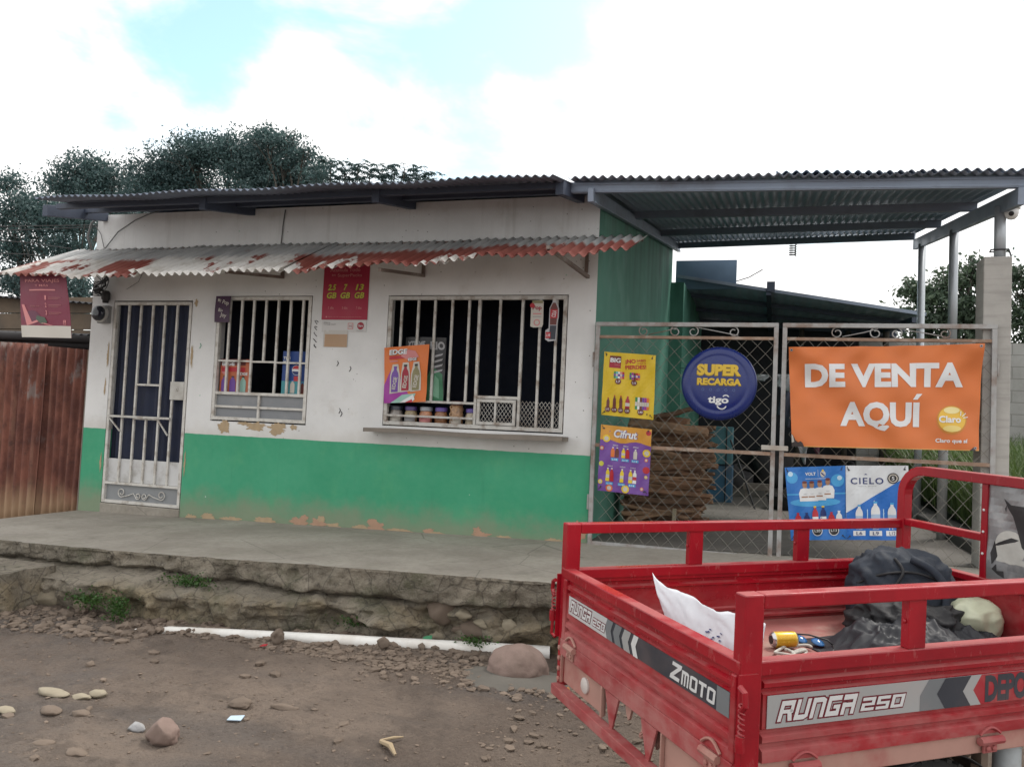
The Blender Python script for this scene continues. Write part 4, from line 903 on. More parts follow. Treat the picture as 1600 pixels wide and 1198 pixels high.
# ================================================================== RIGHT: low curb, grass bank, block wall
mb = MB(); mb.prism([(8.78, .26, -.1), (9.08, .26, -.1), (9.10, 7.5, -.1), (8.80, 7.5, -.1)], (0, 0, .33)); tag(mb.build('low_wall', plain('dark_old_concrete', (.085, .082, .078), .9, .3, 4, bump=.4), bevel=.02), 'low dark concrete wall along the grass at the right of the yard', 'wall')
def bankz(x, y): return .20+.22*np.clip((y-.5)/6, 0, 1.3)+.10*fbm(np.asarray(x)*.8, np.asarray(y)*.8, 4)+.12*np.clip((np.asarray(x)-9)/4, 0, 1)
mb = MB(); mb.grid(lambda a, b: (9.05+a*12, .6+b*9.4, float(bankz(9.05+a*12, .6+b*9.4))), 60, 50); mb.grid(lambda a, b: (9.05+a*12, .6, -.4+b*(.4+float(bankz(9.05+a*12, .6)))), 60, 2); tag(mb.build('grass_bank', plain('bank_soil', (.07, .075, .04), .95, .4, 3), smooth=True), kind='structure')
mb = MB(); mb.box(8.6, 20, 8.5, 8.68, -.2, 2.80); mb.box(10.55, 10.8, 8.42, 8.5, -.2, 2.86); tag(mb.build('block_wall', M_BLOCK), 'grey concrete block boundary wall beyond the grass on the right', 'wall')
def blades(name, spots, hmin, hmax, wd, mat, per=7, seed=1, lean=.5):
    rg = np.random.RandomState(seed); P = np.array(spots); n = len(P)*per; P = np.repeat(P, per, 0)+np.c_[rg.normal(0, .05, (n, 2)), np.zeros(n)]
    az = rg.rand(n)*6.283; h = hmin+(hmax-hmin)*rg.rand(n)**1.5; ln = lean*h*(.3+rg.rand(n)); d = np.c_[np.cos(az), np.sin(az), np.zeros(n)]; s = np.c_[-np.sin(az), np.cos(az), np.zeros(n)]*wd*(.6+.8*rg.rand(n))[:, None]
    up = np.array([0, 0, 1.]); m1 = P+d*(ln*.35)[:, None]+up*(h*.6)[:, None]; t = P+d*ln[:, None]+up*(h*.9)[:, None]
    V = np.stack([P-s, P+s, m1+s*.8, m1-s*.8, t], 1).reshape(-1, 3); b = np.arange(n)*5
    F = np.stack([b, b+1, b+2, b+3], 1).tolist()+np.stack([b+3, b+2, b+4], 1).tolist()
    mb = MB(); mb.v = V.tolist(); mb.f = F; mb.m = [0]*len(F); return mb.build(name, mat)
rg = np.random.RandomState(4); sp = []
for _ in range(5200):
    x = 9.08+11*rg.rand()**1.6; y = .7+7.7*rg.rand(); sp.append((x, y, float(bankz(x, y))))
tag(blades('tall_grass', sp, .25, .95, .008, M_GRASS, 8, 3), kind='stuff')

# ================================================================== SIGNS AND POSTERS
def ink(name, c, rough=.5): return plain('ink_'+name, c, rough, .06, 5)
I_WHITE = ink('white', (.66, .67, .68)); I_YEL = ink('yellow', (.66, .48, .02)); I_RED = ink('red', (.42, .018, .03)); I_ORG = ink('orange', (.62, .155, .03)); I_DKRED = ink('dark_red', (.30, .012, .03))
I_BLK = ink('black', (.02, .02, .022)); I_NAVY = ink('navy', (.012, .025, .13)); I_BLUE = ink('blue', (.015, .13, .46)); I_SKY = ink('sky_blue', (.06, .32, .62)); I_PUR = ink('purple', (.14, .055, .30)); I_MAG = ink('magenta', (.30, .03, .28))
I_GRN = ink('green', (.03, .22, .07)); I_LIME = ink('lime', (.50, .48, .05)); I_PINK = ink('pink', (.55, .20, .20)); I_TEAL = ink('teal', (.08, .42, .45)); I_TAN = ink('tan', (.42, .27, .16)); I_BRN = ink('brown', (.13, .03, .025)); I_SKIN = ink('skin', (.32, .17, .10)); I_GREY = ink('grey', (.30, .30, .31)); I_FADE = ink('faded_crimson', (.165, .016, .042)); I_PALE = ink('pale', (.50, .47, .42)); I_MINT = ink('mint', (.28, .48, .42)); I_OLIVE = ink('olive', (.22, .20, .10))
def vec(x, z, y): return Vector((x, y, z))
YS = -.082
# ---- yellow drinks poster
q = [vec(5.70, 1.179, YS), vec(6.152, 1.153, YS), vec(6.154, 1.704, YS-.01), vec(5.707, 1.73, YS-.01)]
def crease(a, b): return .013*math.sin(a*5+1)*math.sin(b*4)+.005*math.sin(a*13+b*9)+.003*math.sin(a*23-b*17)
s = Sign(q[0], (1, 0, 0), (0, 0, 1), .447, .55, ink('poster_yellow', (.60, .42, .015)), crease, .0016, nu=14, nv=16, quad=q)
s.rect(.05, .415, .15, .52, I_DKRED, 1).rect(.055, .462, .15, .52, I_BRN, 2).text('BIG', .057, .462, .147, .502, I_WHITE, 3, .03).text('COLA', .095, .437, .14, .449, I_PINK, 3, .01)
s.text('¡NO', .19, .455, .278, .50, I_RED, 2, .03, rot=6).text('SABES', .285, .485, .365, .505, I_RED, 2, .02, rot=6).text('LO QUE TE', .29, .462, .365, .477, I_RED, 2, .01, rot=6).text('PIERDES!', .19, .418, .37, .452, I_RED, 2, .03, rot=6)
for u, cols in ((.115, (I_GRN, I_TEAL, I_WHITE, I_PINK, I_RED)), (.25, (I_GRN, I_MAG, I_BRN, I_RED, I_ORG))):
    for k, c in enumerate(cols): s.rect(u+k*.018-.02, .325, u+k*.018-.004, .385, c, 2).rect(u+k*.018-.02, .345, u+k*.018-.004, .365, I_PALE if k % 2 else I_PUR, 3)
    s.disc(u+.02, .300, .025, I_BRN, 3).text('L7' if u < .2 else 'L16', u+.004, .290, u+.036, .310, I_WHITE, 4, .01)
for k, (u, h, c) in enumerate(((.055, .09, I_BRN), (.11, .115, I_BRN), (.165, .115, I_BRN), (.222, .115, I_DKRED))):
    s.bottle(u, .065, .026 if k < 3 else .036, h, c, I_RED, 2, I_PALE if k == 3 else None); s.disc(u, .055, .024, I_BRN, 4).text(('L12', 'L18', 'L21', 'L30')[k], u-.014, .047, u+.014, .063, I_WHITE, 5, .01)
for k, c in enumerate((I_GRN, I_WHITE, I_BRN, I_PUR, I_MAG, I_ORG)): s.rect(.285+k*.02, .075, .303+k*.02, .18, c, 2).rect(.285+k*.02, .105, .303+k*.02, .14, I_PALE, 3)
s.disc(.335, .055, .026, I_BRN, 4).text('L40', .318, .046, .352, .064, I_WHITE, 5, .01)
for a, b in ((.02, .53), (.42, .52), (.03, .03), (.39, .04)): s.disc(a, b, .006, I_BLK, 3)
s.tie((.02, 0.52, -.012, .035), (0.417, 0.52, .012, .035), (.025, .03, -.03, -.03), (0.417, .035, .03, -.03))
s.build('drinks_poster', 'yellow soft drink poster tied to the top left of the gate', 'poster')
# ---- purple juice poster
q = [vec(5.693, .525, YS), vec(6.132, .506, YS), vec(6.144, 1.07, YS-.01), vec(5.704, 1.095, YS-.01)]
s = Sign(q[0], (1, 0, 0), (0, 0, 1), .44, .57, ink('poster_purple', (.155, .06, .29)), crease, .0016, nu=14, nv=16, quad=q)
wav = [(0, .44)]+[(.44*i/10, .435+.012*math.sin(i*1.1)) for i in range(1, 11)]+[(.44, .57), (0, .57)]
s.poly(wav, ink('poster_orange', (.56, .27, .035)), 1); s.text('Cifrut', .115, .468, .325, .54, I_PUR, 2, .06, .15).text('Cifrut', .115, .47, .32, .54, I_WHITE, 4, .03, .15)
for (u, v, r, c) in ((.055, .455, .032, I_YEL), (.02, .37, .018, I_ORG), (.02, .235, .022, I_LIME), (.42, .36, .034, I_YEL), (.405, .30, .015, I_ORG), (.42, .215, .03, I_RED), (.41, .155, .014, I_YEL), (.415, .535, .022, I_RED), (.02, .08, .02, I_YEL), (.10, .03, .03, I_ORG), (.24, .02, .034, I_YEL), (.38, .05, .016, I_ORG)):
    u = min(max(u, r+.001), .439-r); v = min(max(v, r+.001), .569-r); s.disc(u, v, r, c, 2, n=14).disc(u, v, r*.6, I_PALE if c in (I_YEL, I_ORG) else c, 3, n=12)
for (u, v, ws) in ((.135, .30, (I_ORG, I_BRN)), (.225, .30, (I_YEL, I_RED)), (.31, .30, (I_PALE,)), (.10, .09, (I_YEL, I_RED)), (.205, .09, (I_YEL,)), (.295, .09, (I_YEL, I_WHITE))):
    h = .085 if v > .2 else .115
    for k, c in enumerate(ws): s.bottle(u+(k-.5*(len(ws)-1))*.036, v, .032, h, c, I_WHITE, 2, I_RED if c in (I_WHITE,) else I_PALE if c is I_YEL else None)
    s.rect(u-.03, v-.03, u+.03, v-.008, I_SKY, 2).text('L14', u-.02, v-.027, u+.02, v-.012, I_WHITE, 3, .01).text('350ml', u-.022, v+h+.012, u+.022, v+h+.022, I_WHITE, 2, .01)
for a, b in ((.03, .54), (.41, .555), (.03, .04), (.40, .03)): s.disc(a, b, .006, I_BLK, 5)
s.tie((.02, 0.54, -.012, .035), (0.41, 0.54, .012, .035), (.025, .03, -.03, -.03), (0.41, .035, .03, -.03))
s.build('juice_poster', 'purple and orange fruit drink poster tied to the lower left of the gate', 'poster')
# ---- round domed sign
C0 = Vector((6.685, -.085, 1.478)); RS = .308
disc = empty('round_sign', C0, 'round domed dark blue plastic sign hung on the left gate leaf', 'sign')
def dome_h(r): r = min(1, r/RS); return .050*(1-max(0, (r-.80)/.20)**2.2)**.5 if r > .80 else .050+.012*(1-(r/.80)**2)-.006*max(0, 1-abs(r-.74)/.06)
M_DOME = plain('glossy_navy_plastic', (.008, .020, .135), .28, .08, 3)
mb = MB(); prof = [(RS*.96, -.012), (RS, .0)]+[(RS*k, dome_h(RS*k)) for k in (.998, .985, .965, .94, .90, .86, .82, .79, .76, .73, .70, .6, .5, .4, .3, .2, .1, .02)]; mb.lathe(C0, (0, -1, 0), prof, 64); body = mb.build('sign_body', M_DOME, disc, smooth=True)
s = Sign(C0+Vector((-.3, 0, -.3)), (1, 0, 0), (0, 0, 1), .6, .6, M_DOME, lambda a, b: dome_h(.6*math.hypot(a-.5, b-.5))+.0005, .0012, outline=[(.29, .29), (.31, .29), (.31, .31)])
s.text('SUPER', .118, .355, .478, .455, ink('dark_gold', (.20, .13, .01)), 1.2, .08).text('SUPER', .122, .362, .478, .458, ink('gold', (.60, .40, .03)), 2.2, .055).text('RECARGA', .122, .277, .482, .338, MATS['ink_dark_gold'], 1.2, .075).text('RECARGA', .126, .283, .482, .341, MATS['ink_gold'], 2.2, .05)
for k in range(5):
    u = .175+k*.062; s.ring(u, .245, .009, .0115, ink('pale_blue', (.10, .16, .36)), 1, 8)
s.build('lettering', parent=disc); s = Sign(C0+Vector((-.3, 0, -.3)), (1, 0, 0), (0, 0, 1), .6, .6, M_DOME, s.bumpf, .0012, outline=[(.29, .15), (.31, .15), (.31, .16)])
s.text('tigo', .218, .118, .385, .19, I_WHITE, 2, .035); s.ring(.362, .176, .022, .031, I_WHITE, 2, 8, 30, 150); s.ring(.33, .125, .032, .043, I_WHITE, 2, 10, 200, 340)
s.build('logo', parent=disc)
# ---- orange cloth banner
q = [vec(7.275, .985, YS-.005), vec(8.623, 1.02, YS-.005), vec(8.637, 1.835, YS), vec(7.229, 1.788, YS)]
def sag(a, b):
    tl = math.exp(-((a*6-(1-b)*5.0)**2))*math.exp(-2.5*(a+1-b)); tr = math.exp(-(((1-a)*6-(1-b)*4.2)**2))*math.exp(-2.2*(1-a+1-b))
    return .035*math.sin(a*3.1+.3)*(1-b)+.045*tl+.050*tr+.016*math.sin(a*9+b*6)*(1-.6*b)+.009*math.sin(a*21+b*13)+.014*math.sin(b*8+a*3)*math.sin(a*12)+.010*math.sin(a*31-b*17)*b**2+.007*mn.noise(Vector((a*9, b*7, 1)))
M_BANNER = ink('banner_orange', (.60, .165, .045), .65)
s = Sign(q[0], (1, 0, 0), (0, 0, 1), 1.40, .81, M_BANNER, sag, .0022, .002, nu=80, nv=46, quad=q)
s.text('DE VENTA', .119, .482, 1.276, .672, I_WHITE, 1.5, .045).text('AQUI', .38, .138, .966, .366, I_WHITE, 1.5, .045)
s.poly([(.918, .385), (.95, .385), (.985, .43), (.945, .43)], I_WHITE, 1.5)
s.disc(1.20, .232, .112, ink('sun_rim', (.52, .20, .03)), 1, n=32).disc(1.20, .236, .100, ink('sun_gold', (.68, .42, .05)), 2, n=32).disc(1.20, .305, .058, ink('sun_pale', (.72, .62, .30)), 3, rv=.026).disc(1.20, .165, .065, ink('sun_pale2', (.70, .55, .18)), 3, rv=.025)
s.text('Claro', 1.105, .21, 1.265, .262, I_WHITE, 4, .03)
for a in (10, 45, 85): s.poly([(1.262+.02*math.cos(R(a))-.003*math.sin(R(a)), .245+.02*math.sin(R(a))+.003*math.cos(R(a))), (1.262+.02*math.cos(R(a))+.003*math.sin(R(a)), .245+.02*math.sin(R(a))-.003*math.cos(R(a))), (1.262+.055*math.cos(R(a))+.003*math.sin(R(a)), .245+.055*math.sin(R(a))-.003*math.cos(R(a))), (1.262+.055*math.cos(R(a))-.003*math.sin(R(a)), .245+.055*math.sin(R(a))+.003*math.cos(R(a)))], I_WHITE, 4)
s.text('Claro que sí', 1.085, .048, 1.315, .088, I_WHITE, 1.5, .03)
s.poly([(0, .0), (.095, 0), (.085, .03), (.07, .045), (.05, .035), (.03, .05), (.012, .09), (0, .1)], ink('torn_edge', (.05, .04, .04)), 2).poly([(0, .03), (.02, .04), (.012, .085), (0, .1)], I_PALE, 3).rect(.0, .0, 1.4, .006, ink('hem', (.60, .33, .10)), 1.2).poly([(1.33, .0), (1.365, .03), (1.375, .0)], MATS['ink_torn_edge'], 2)
for a, b in ((.02, .785), (1.375, .79), (1.372, .02)): s.ring(a, b, .005, .011, I_GREY, 2, 10).disc(a, b, .005, I_BLK, 2.2)
s.build('cloth_banner', 'wide orange cloth banner reading DE VENTA AQUÍ hung on the right gate leaf', 'banner')
# ---- blue sports drink poster
q = [vec(7.29, .23, YS), vec(7.704, .27, YS), vec(7.681, .853, YS), vec(7.225, .811, YS)]
s = Sign(q[0], (1, 0, 0), (0, 0, 1), .46, .585, ink('poster_blue', (.02, .15, .47)), crease, .0014, nu=14, nv=16, quad=q)
s.disc(.05, .50, .045, I_SKY, 1).disc(.40, .47, .05, I_SKY, 1).disc(.04, .53, .02, ink('flare', (.45, .62, .75)), 2).disc(.415, .49, .018, MATS['ink_flare'], 2).rect(0, .36, .46, .372, I_SKY, 1).disc(.22, .30, .20, I_SKY, 1, rv=.035)
s.text('VOLT', .155, .515, .235, .54, I_WHITE, 2, .03).rect(.252, .505, .254, .56, I_WHITE, 2).disc(.29, .525, .021, I_PALE, 2, rv=.026).poly([(.275, .53), (.30, .506), (.306, .512), (.281, .538)], I_NAVY, 3).disc(.29, .553, .008, I_YEL, 3).rect(.155, .487, .31, .490, I_WHITE, 2)
for k, (u, v) in enumerate(((.145, .395), (.2, .395), (.262, .40), (.325, .415))):
    s.poly([(u-.045, v-.085), (u+.045, v-.085), (u+.05, v-.02), (u+.035, v+.012), (u+.012, v+.02), (u-.012, v+.02), (u-.035, v+.012), (u-.05, v-.02)], I_WHITE, 2+k*.3)
    s.disc(u, v+.045, .019, I_SKIN, 3+k*.3, rv=.026).disc(u, v+.066, .019, I_BRN, 3.2+k*.3, rv=.011, n=12).rect(u-.03, v-.055, u+.02, v-.045, I_SKIN, 3+k*.3).text('VOLT', u-.014, v-.032, u+.016, v-.024, I_GREY, 3+k*.3, .01)
for k, (u, c, h) in enumerate(((.075, I_RED, .12), (.145, I_NAVY, .12), (.215, I_RED, .17), (.28, I_NAVY, .17), (.345, I_RED, .12), (.405, I_WHITE, .13))):
    s.bottle(u, .10, .048, h, c, I_YEL if h > .15 else c, 4, I_WHITE)
for k, u in enumerate((.10, .225, .36)): s.disc(u, .075, .042, I_WHITE, 6).disc(u, .075, .036, I_BLK, 7).text(("L15", "L20", "L13")[k], u-.024, .065, u+.024, .085, I_WHITE, 8, .01)
s.tie((.02, 0.555, -.012, .035), (0.43, 0.555, .012, .035), (.025, .03, -.03, -.03), (0.43, .035, .03, -.03))
s.build('sports_poster', 'blue sports drink poster showing four players in white on the right gate leaf', 'poster')
# ---- white and blue water poster
q = [vec(7.704, .27, YS), vec(8.157, .304, YS), vec(8.137, .88, YS), vec(7.684, .853, YS)]
s = Sign(q[0], (1, 0, 0), (0, 0, 1), .455, .58, ink('poster_white', (.60, .62, .64)), crease, .0014, nu=14, nv=16, quad=q)
s.poly([(0, 0), (.455, 0), (.455, .50), (0, .21)], I_BLUE, 1)
s.text('CIELO', .035, .435, .275, .485, I_NAVY, 2, .015, space=1.2).poly([(.135, .508), (.16, .508), (.148, .518)], I_NAVY, 2).text('agua pura', .09, .415, .225, .422, I_GREY, 2, 0)
s.disc(.345, .48, .042, I_BLK, 3).disc(.345, .48, .034, I_PALE, 4).disc(.345, .48, .025, I_BLK, 5).text('5', .335, .465, .355, .495, I_WHITE, 6)
for u, w_, h in ((.095, .052, .175), (.215, .068, .20), (.335, .06, .19)): s.bottle(u, .10, w_, h, I_WHITE, I_SKY, 3, ink('label_blue', (.35, .45, .6)))
for u in (.155, .275): s.rect(u-.003, .14, u+.003, .24, MATS['ink_flare'], 2)
for u, t, m_ in ((.095, 'L6', '375ml'), (.215, 'L9', '625ml'), (.335, 'L12', '1L')): s.rect(u-.045, .033, u+.045, .072, I_WHITE, 3).text(t, u-.022, .039, u+.022, .066, I_NAVY, 4, .01).text(m_, u-.022, .08, u+.022, .091, I_WHITE, 3, .0)
for a, b in ((.025, .545), (.43, .55)): s.disc(a, b, .006, I_BLK, 5)
s.tie((.02, 0.55, -.012, .035), (0.425, 0.55, .012, .035), (.025, .03, -.03, -.03), (0.425, .035, .03, -.03))
s.build('water_poster', 'white and blue bottled water poster on the right gate leaf beside the sports poster', 'poster')
# ---- red phone plan poster on the wall
s = Sign((2.848, -.006, 2.006), (1, 0, 0), (0, 0, 1), .502, .54, ink('poster_crimson', (.34, .012, .045)), lambda a, b: .0012*math.sin(a*7+b*5), .0011, .002, nu=8, nv=8)
s.text('Acumula Todo', .07, .475, .40, .512, I_PINK, 2, .01).text('en', .09, .432, .13, .450, I_PINK, 2, .01).text('SuperPacks', .155, .415, .42, .455, I_PINK, 2, .01)
for t, d, u in (('2.5', '1 día', .10), ('7', '3 días', .25), ('13', '7 días', .405)):
    s.text(t, u-.045 if t != '7' else u-.02, .285, u+.045 if t != '7' else u+.02, .35, I_BRN, 2, .06, .2).text(t, u-.045 if t != '7' else u-.02, .29, u+.045 if t != '7' else u+.02, .35, I_LIME, 3, .03, .2).text('GB', u-.055, .205, u+.055, .27, I_BRN, 2, .06, .2).text('GB', u-.052, .21, u+.052, .27, I_LIME, 3, .03, .2).text(d, u-.03, .105, u+.03, .13, I_PINK, 2, .01)
s.text('Marca *611# y activa tu paquete favorito', .07, .022, .44, .034, I_PINK, 2, .0).disc(.055, .028, .008, I_PINK, 2)
s.build('phone_poster', 'crimson phone data poster with yellow gigabyte numbers on the wall between the windows', 'poster')
s = Sign((2.858, -.005, 1.885), (1, 0, 0), (0, 0, 1), .485, .116, ink('paper', (.56, .55, .54)), lambda a, b: .0015*math.sin(a*9), .0011, .002, nu=8, nv=2)
s.text('¡Pide tu', .02, .085, .09, .098, I_BLK, 2, .01).text('recarga aquí!', .02, .068, .15, .080, I_BLK, 2, .01).disc(.425, .062, .037, I_DKRED, 2).text('Claro', .396, .053, .452, .073, I_WHITE, 3, .02)
s.rect(.285, .03, .345, .09, I_PINK, 2).rect(.292, .037, .338, .083, MATS['ink_paper'], 3).text('5G', .297, .05, .333, .07, I_DKRED, 4).text('PREPAGO', .385, .01, .46, .019, I_GREY, 2, 0)
s.build('paper_strip', 'white paper strip with a red round emblem below the crimson wall poster', 'paper')
s = Sign((2.882, -.007, 1.738), (1, 0, 0), (0, 0, 1), .265, .165, ink('tape', (.50, .48, .45)), lambda a, b: .0015*math.sin(a*9+b*4), .0011, .002, nu=6, nv=4)
s.rect(.015, .0, .262, .125, I_TAN, 1)
for k in range(6): s.rect(.03, .016+k*.018, .25, .019+k*.018, ink('faint_line', (.36, .24, .15)), 2)
s.build('tan_card', 'tan faded card taped to the wall below the white paper strip', 'card')
# paper on the awning underside
s = Sign((2.335, -.30, 2.44), (1, 0, 0), (0, 0, 1), .15, .10, MATS['ink_paper'], None, .001, .002); s.build('small_note', 'small blank white note hanging under the awning above the small window', 'note')
# ---- crimson hanging banner
YB = -.80
q = [vec(-.03, 1.706, YB), vec(.557, 1.706, YB), vec(.447, 2.345, YB), vec(-.15, 2.345, YB)]
s = Sign(q[0], (1, 0, 0), (0, 0, 1), .592, .64, I_FADE, lambda a, b: .022*math.sin(a*3+1)*(1-b)+.006*math.sin(a*9+b*5), .0020, .003, nu=20, nv=20, quad=q)
s.rect(0, 0, .592, .118, I_PALE, 1)
s.text('PARA VIAJES', .07, .545, .50, .585, I_PINK, 2, .02).text('Y MÁS', .20, .51, .36, .535, I_PINK, 2, .01).rect(.12, .468, .44, .482, I_PINK, 2)
for k, v in enumerate((.375, .30, .225)):
    s.text(str(k+1), .315, v, .335, v+.045, I_PINK, 2, .02).rect(.36, v+.02, .50, v+.028, ink('dull_pink', (.28, .08, .09)), 2).rect(.36, v+.005, .47, v+.012, MATS['ink_dull_pink'], 2)
s.text('Viaja con', .12, .30, .24, .325, MATS['ink_dull_pink'], 2).disc(.14, .20, .10, ink('dusk', (.11, .02, .05)), 1, rv=.07).poly([(.02, .33), (.05, .33), (.14, .155), (.24, .19), (.24, .165), (.10, .12), (.08, .12)], I_PINK, 2).poly([(.20, .22), (.30, .2), (.33, .15), (.26, .13), (.19, .18)], ink('dull_green', (.06, .09, .06)), 3).poly([(.27, .15), (.40, .119), (.37, .119), (.25, .14)], I_PINK, 3)
s.ring(.53, .155, .0, .002, I_PINK, 2, 6).rect(.515, .13, .545, .175, I_PINK, 2).rect(.52, .136, .54, .150, I_FADE, 3).rect(.525, .158, .535, .168, I_FADE, 3)
s.build('hanging_banner', 'faded crimson travel banner with a white lower strip hanging from the awning left end', 'banner')
# ---- small hanging cut-outs and packs in the windows
s = Sign((1.632, -.05, 1.968), (1, 0, .0), (0, 0, 1), .178, .27, ink('aubergine', (.045, .012, .045)), lambda a, b: .006*math.sin(b*4), .0014, .003, nu=2, nv=6)
s.text('Pop', .085, .17, .165, .225, I_PALE, 2, .02, rot=-12).text('Big', .045, .095, .10, .14, I_PALE, 2, .02, rot=-12).text('Joy', .07, .04, .145, .095, I_PALE, 2, .02, rot=-12).text('My', .03, .20, .07, .245, I_PALE, 2, .01)
s.build('hanging_card', 'dark aubergine card with pale lettering hanging at the top left of the small window', 'card')
s = Sign((5.012, -.05, 1.940), (1, 0, 0), (0, 0, 1), .118, .25, I_PALE, None, .0012, .003, outline=[(.0, .01), (.03, 0), (.11, .005), (.118, .03), (.115, .235), (.09, .25), (.02, .245), (0, .2)])
s.rect(.01, .22, .11, .245, I_OLIVE, 1).text('Pop', .015, .15, .10, .20, I_DKRED, 2, .03).rect(.02, .12, .1, .13, I_PINK, 1).rect(.02, .095, .1, .103, I_GREY, 1).disc(.06, .045, .03, I_PINK, 1).disc(.06, .045, .02, I_PALE, 2).disc(.012, .20, .022, I_RED, 3)
s.build('hanging_card', 'pale cut-out card with red lettering hanging in the wide window', 'card')
s = Sign((5.155, -.052, 1.815), (1, 0, 0), (0, 0, 1), .12, .40, ink('card_edge', (.42, .42, .44)), None, .0012, .003, outline=[(.0, .02), (.03, 0), (.10, .01), (.105, .15), (.118, .22), (.118, .30), (.09, .355), (.085, .39), (.06, .39), (.055, .355), (.03, .30), (.03, .12), (0, .1)])
s.poly([(.04, .15), (.10, .15), (.108, .30), (.084, .35), (.062, .35), (.038, .30)], I_BRN, 1).rect(.04, .21, .108, .29, I_RED, 2).text('COLA', .045, .23, .105, .27, I_WHITE, 3, .02, rot=80).poly([(.035, .02), (.095, .02), (.1, .145), (.042, .145)], ink('bottle_shadow', (.03, .035, .05)), 1).disc(.073, .375, .011, I_PALE, 2).rect(.005, .03, .05, .085, I_RED, 3).text('L10', .01, .045, .045, .07, I_WHITE, 4)
s.build('hanging_card', 'cola bottle shaped cut-out card hanging at the right of the wide window', 'card')
q = [vec(3.595, 1.204, -.035), vec(4.015, 1.235, -.035), vec(4.035, 1.775, -.045), vec(3.565, 1.735, -.045)]
s = Sign(q[0], (1, 0, 0), (0, 0, 1), .45, .545, I_ORG, lambda a, b: .009*math.sin(a*4+1)*math.sin(b*5+1)+.004*math.sin(a*15+b*11), .0022, .002, nu=16, nv=18, quad=q)
s.poly([(0, 0), (.30, 0), (.12, .34), (.08, .34), (0, .18)], I_MAG, 1).poly([(.07, .0), (.20, .075), (.34, .085), (.31, .02), (.28, 0)], I_MINT, 2).poly([(.17, .0), (.31, .075), (.33, .03), (.30, .0)], I_WHITE, 2.5).poly([(.23, .0), (.30, .03), (.31, 0)], I_RED, 3)
s.text('EDGE', .05, .465, .235, .515, I_BLK, 2, .07, .12).text('EDGE', .05, .468, .235, .518, I_WHITE, 3, .04, .12).rect(.05, .425, .21, .458, I_RED, 2).poly([(.17, .45), (.24, .51), (.32, .49), (.36, .43), (.26, .40)], I_PINK, 2.2).text('EDGE', .245, .395, .34, .428, I_BLK, 3, .08).text('EDGE', .247, .398, .338, .426, I_WHITE, 4, .03).rect(.055, .40, .14, .412, I_PINK, 2)
for u, v, c, cc in ((.115, .11, I_PUR, I_PUR), (.225, .12, I_DKRED, I_BLK), (.335, .12, I_OLIVE, I_BLK)):
    s.poly([(u-.055, v-.02), (u+.055, v-.01), (u+.05, v+.15), (u+.03, v+.265), (u-.03, v+.265), (u-.05, v+.15)], I_PALE, 2.2).bottle(u, v-.005, .075, .25, c, cc, 3).text('EDGE', u-.06, v+.06, u+.06, v+.10, I_PALE, 4, .03, rot=80)
s.build('drinks_poster', 'creased orange and purple poster of three bottles tied to the wide window bars', 'poster')
s = Sign((1.665, .052, 1.265), (1, 0, 0), (0, 0, 1), .37, .335, ink('dull_orange', (.45, .12, .05)), lambda a, b: .004*math.sin(a*6), .0014, .003, nu=4, nv=4)
s.rect(0, .27, .30, .335, I_BRN, 1).text('EDGE', .02, .265, .17, .31, I_WHITE, 2, .05).rect(.02, .205, .30, .25, I_RED, 2).text('EDGE', .22, .17, .33, .20, I_WHITE, 3, .04).disc(.06, .22, .045, I_PINK, 1.5)
for u, c in ((.06, I_PUR), (.16, I_PUR), (.28, I_MINT)): s.bottle(u, .0, .07, .16, c, I_BLK, 3)
s.build('drinks_poster', 'dull orange bottle poster standing behind the lower left bars of the small window', 'poster')
s = Sign((2.40, .052, 1.262), (1, 0, 0), (0, 0, 1), .325, .43, ink('cola_blue', (.012, .05, .22)), lambda a, b: .004*math.sin(a*6), .0014, .003, nu=4, nv=4)
s.rect(0, .0, .325, .13, ink('dull_teal', (.05, .26, .30)), 1).text('TEN', .01, .345, .09, .375, I_WHITE, 2, .03).text('MAS', .01, .31, .09, .335, I_WHITE, 2, .03).disc(.165, .24, .05, I_WHITE, 2).poly([(.165+.046*math.cos(R(a)), .24+.046*math.sin(R(a))) for a in range(15, 166, 10)], I_RED, 3).poly([(.165+.046*math.cos(R(a)), .24+.046*math.sin(R(a))) for a in range(195, 346, 10)], I_NAVY, 3)
s.rect(.14, .13, .19, .18, I_RED, 2).bottle(.13, .01, .05, .13, I_PALE, I_BLUE, 3).bottle(.24, .01, .05, .11, I_BRN, I_BLUE, 3).rect(.19, .0, .325, .05, I_TAN, 2)
s.build('drinks_poster', 'deep blue cola poster standing behind the lower right bars of the small window', 'poster')
# dark snack bag and green bottle behind the wide window bars
s = Sign((3.74, .06, 1.25), (1, 0, 0), (0, 0, 1), .42, .60, I_BLK, lambda a, b: .03*math.sin(a*3.1)+.004*math.sin(b*19+a*8), .0025, .004, nu=12, nv=16)
s.text('XTREME', .02, .50, .22, .56, I_GREY, 2, .05, .2).text('RIO', .27, .48, .41, .56, I_GREY, 2, .05, -.1)
for k in range(4): s.poly([(.29, .42-k*.05), (.40, .45-k*.05), (.39, .43-k*.05), (.30, .40-k*.05)], I_GREY, 2)
s.poly([(.25, 0), (.42, 0), (.40, .25), (.30, .32), (.24, .2)], ink('leaf_green', (.03, .15, .07)), 1.5).poly([(.30, .05), (.38, .02), (.37, .2), (.33, .24)], ink('pale_green', (.12, .28, .18)), 2.5)
s.build('snack_bag', 'black and green crinkled snack bag standing behind the orange poster in the wide window', 'bag')
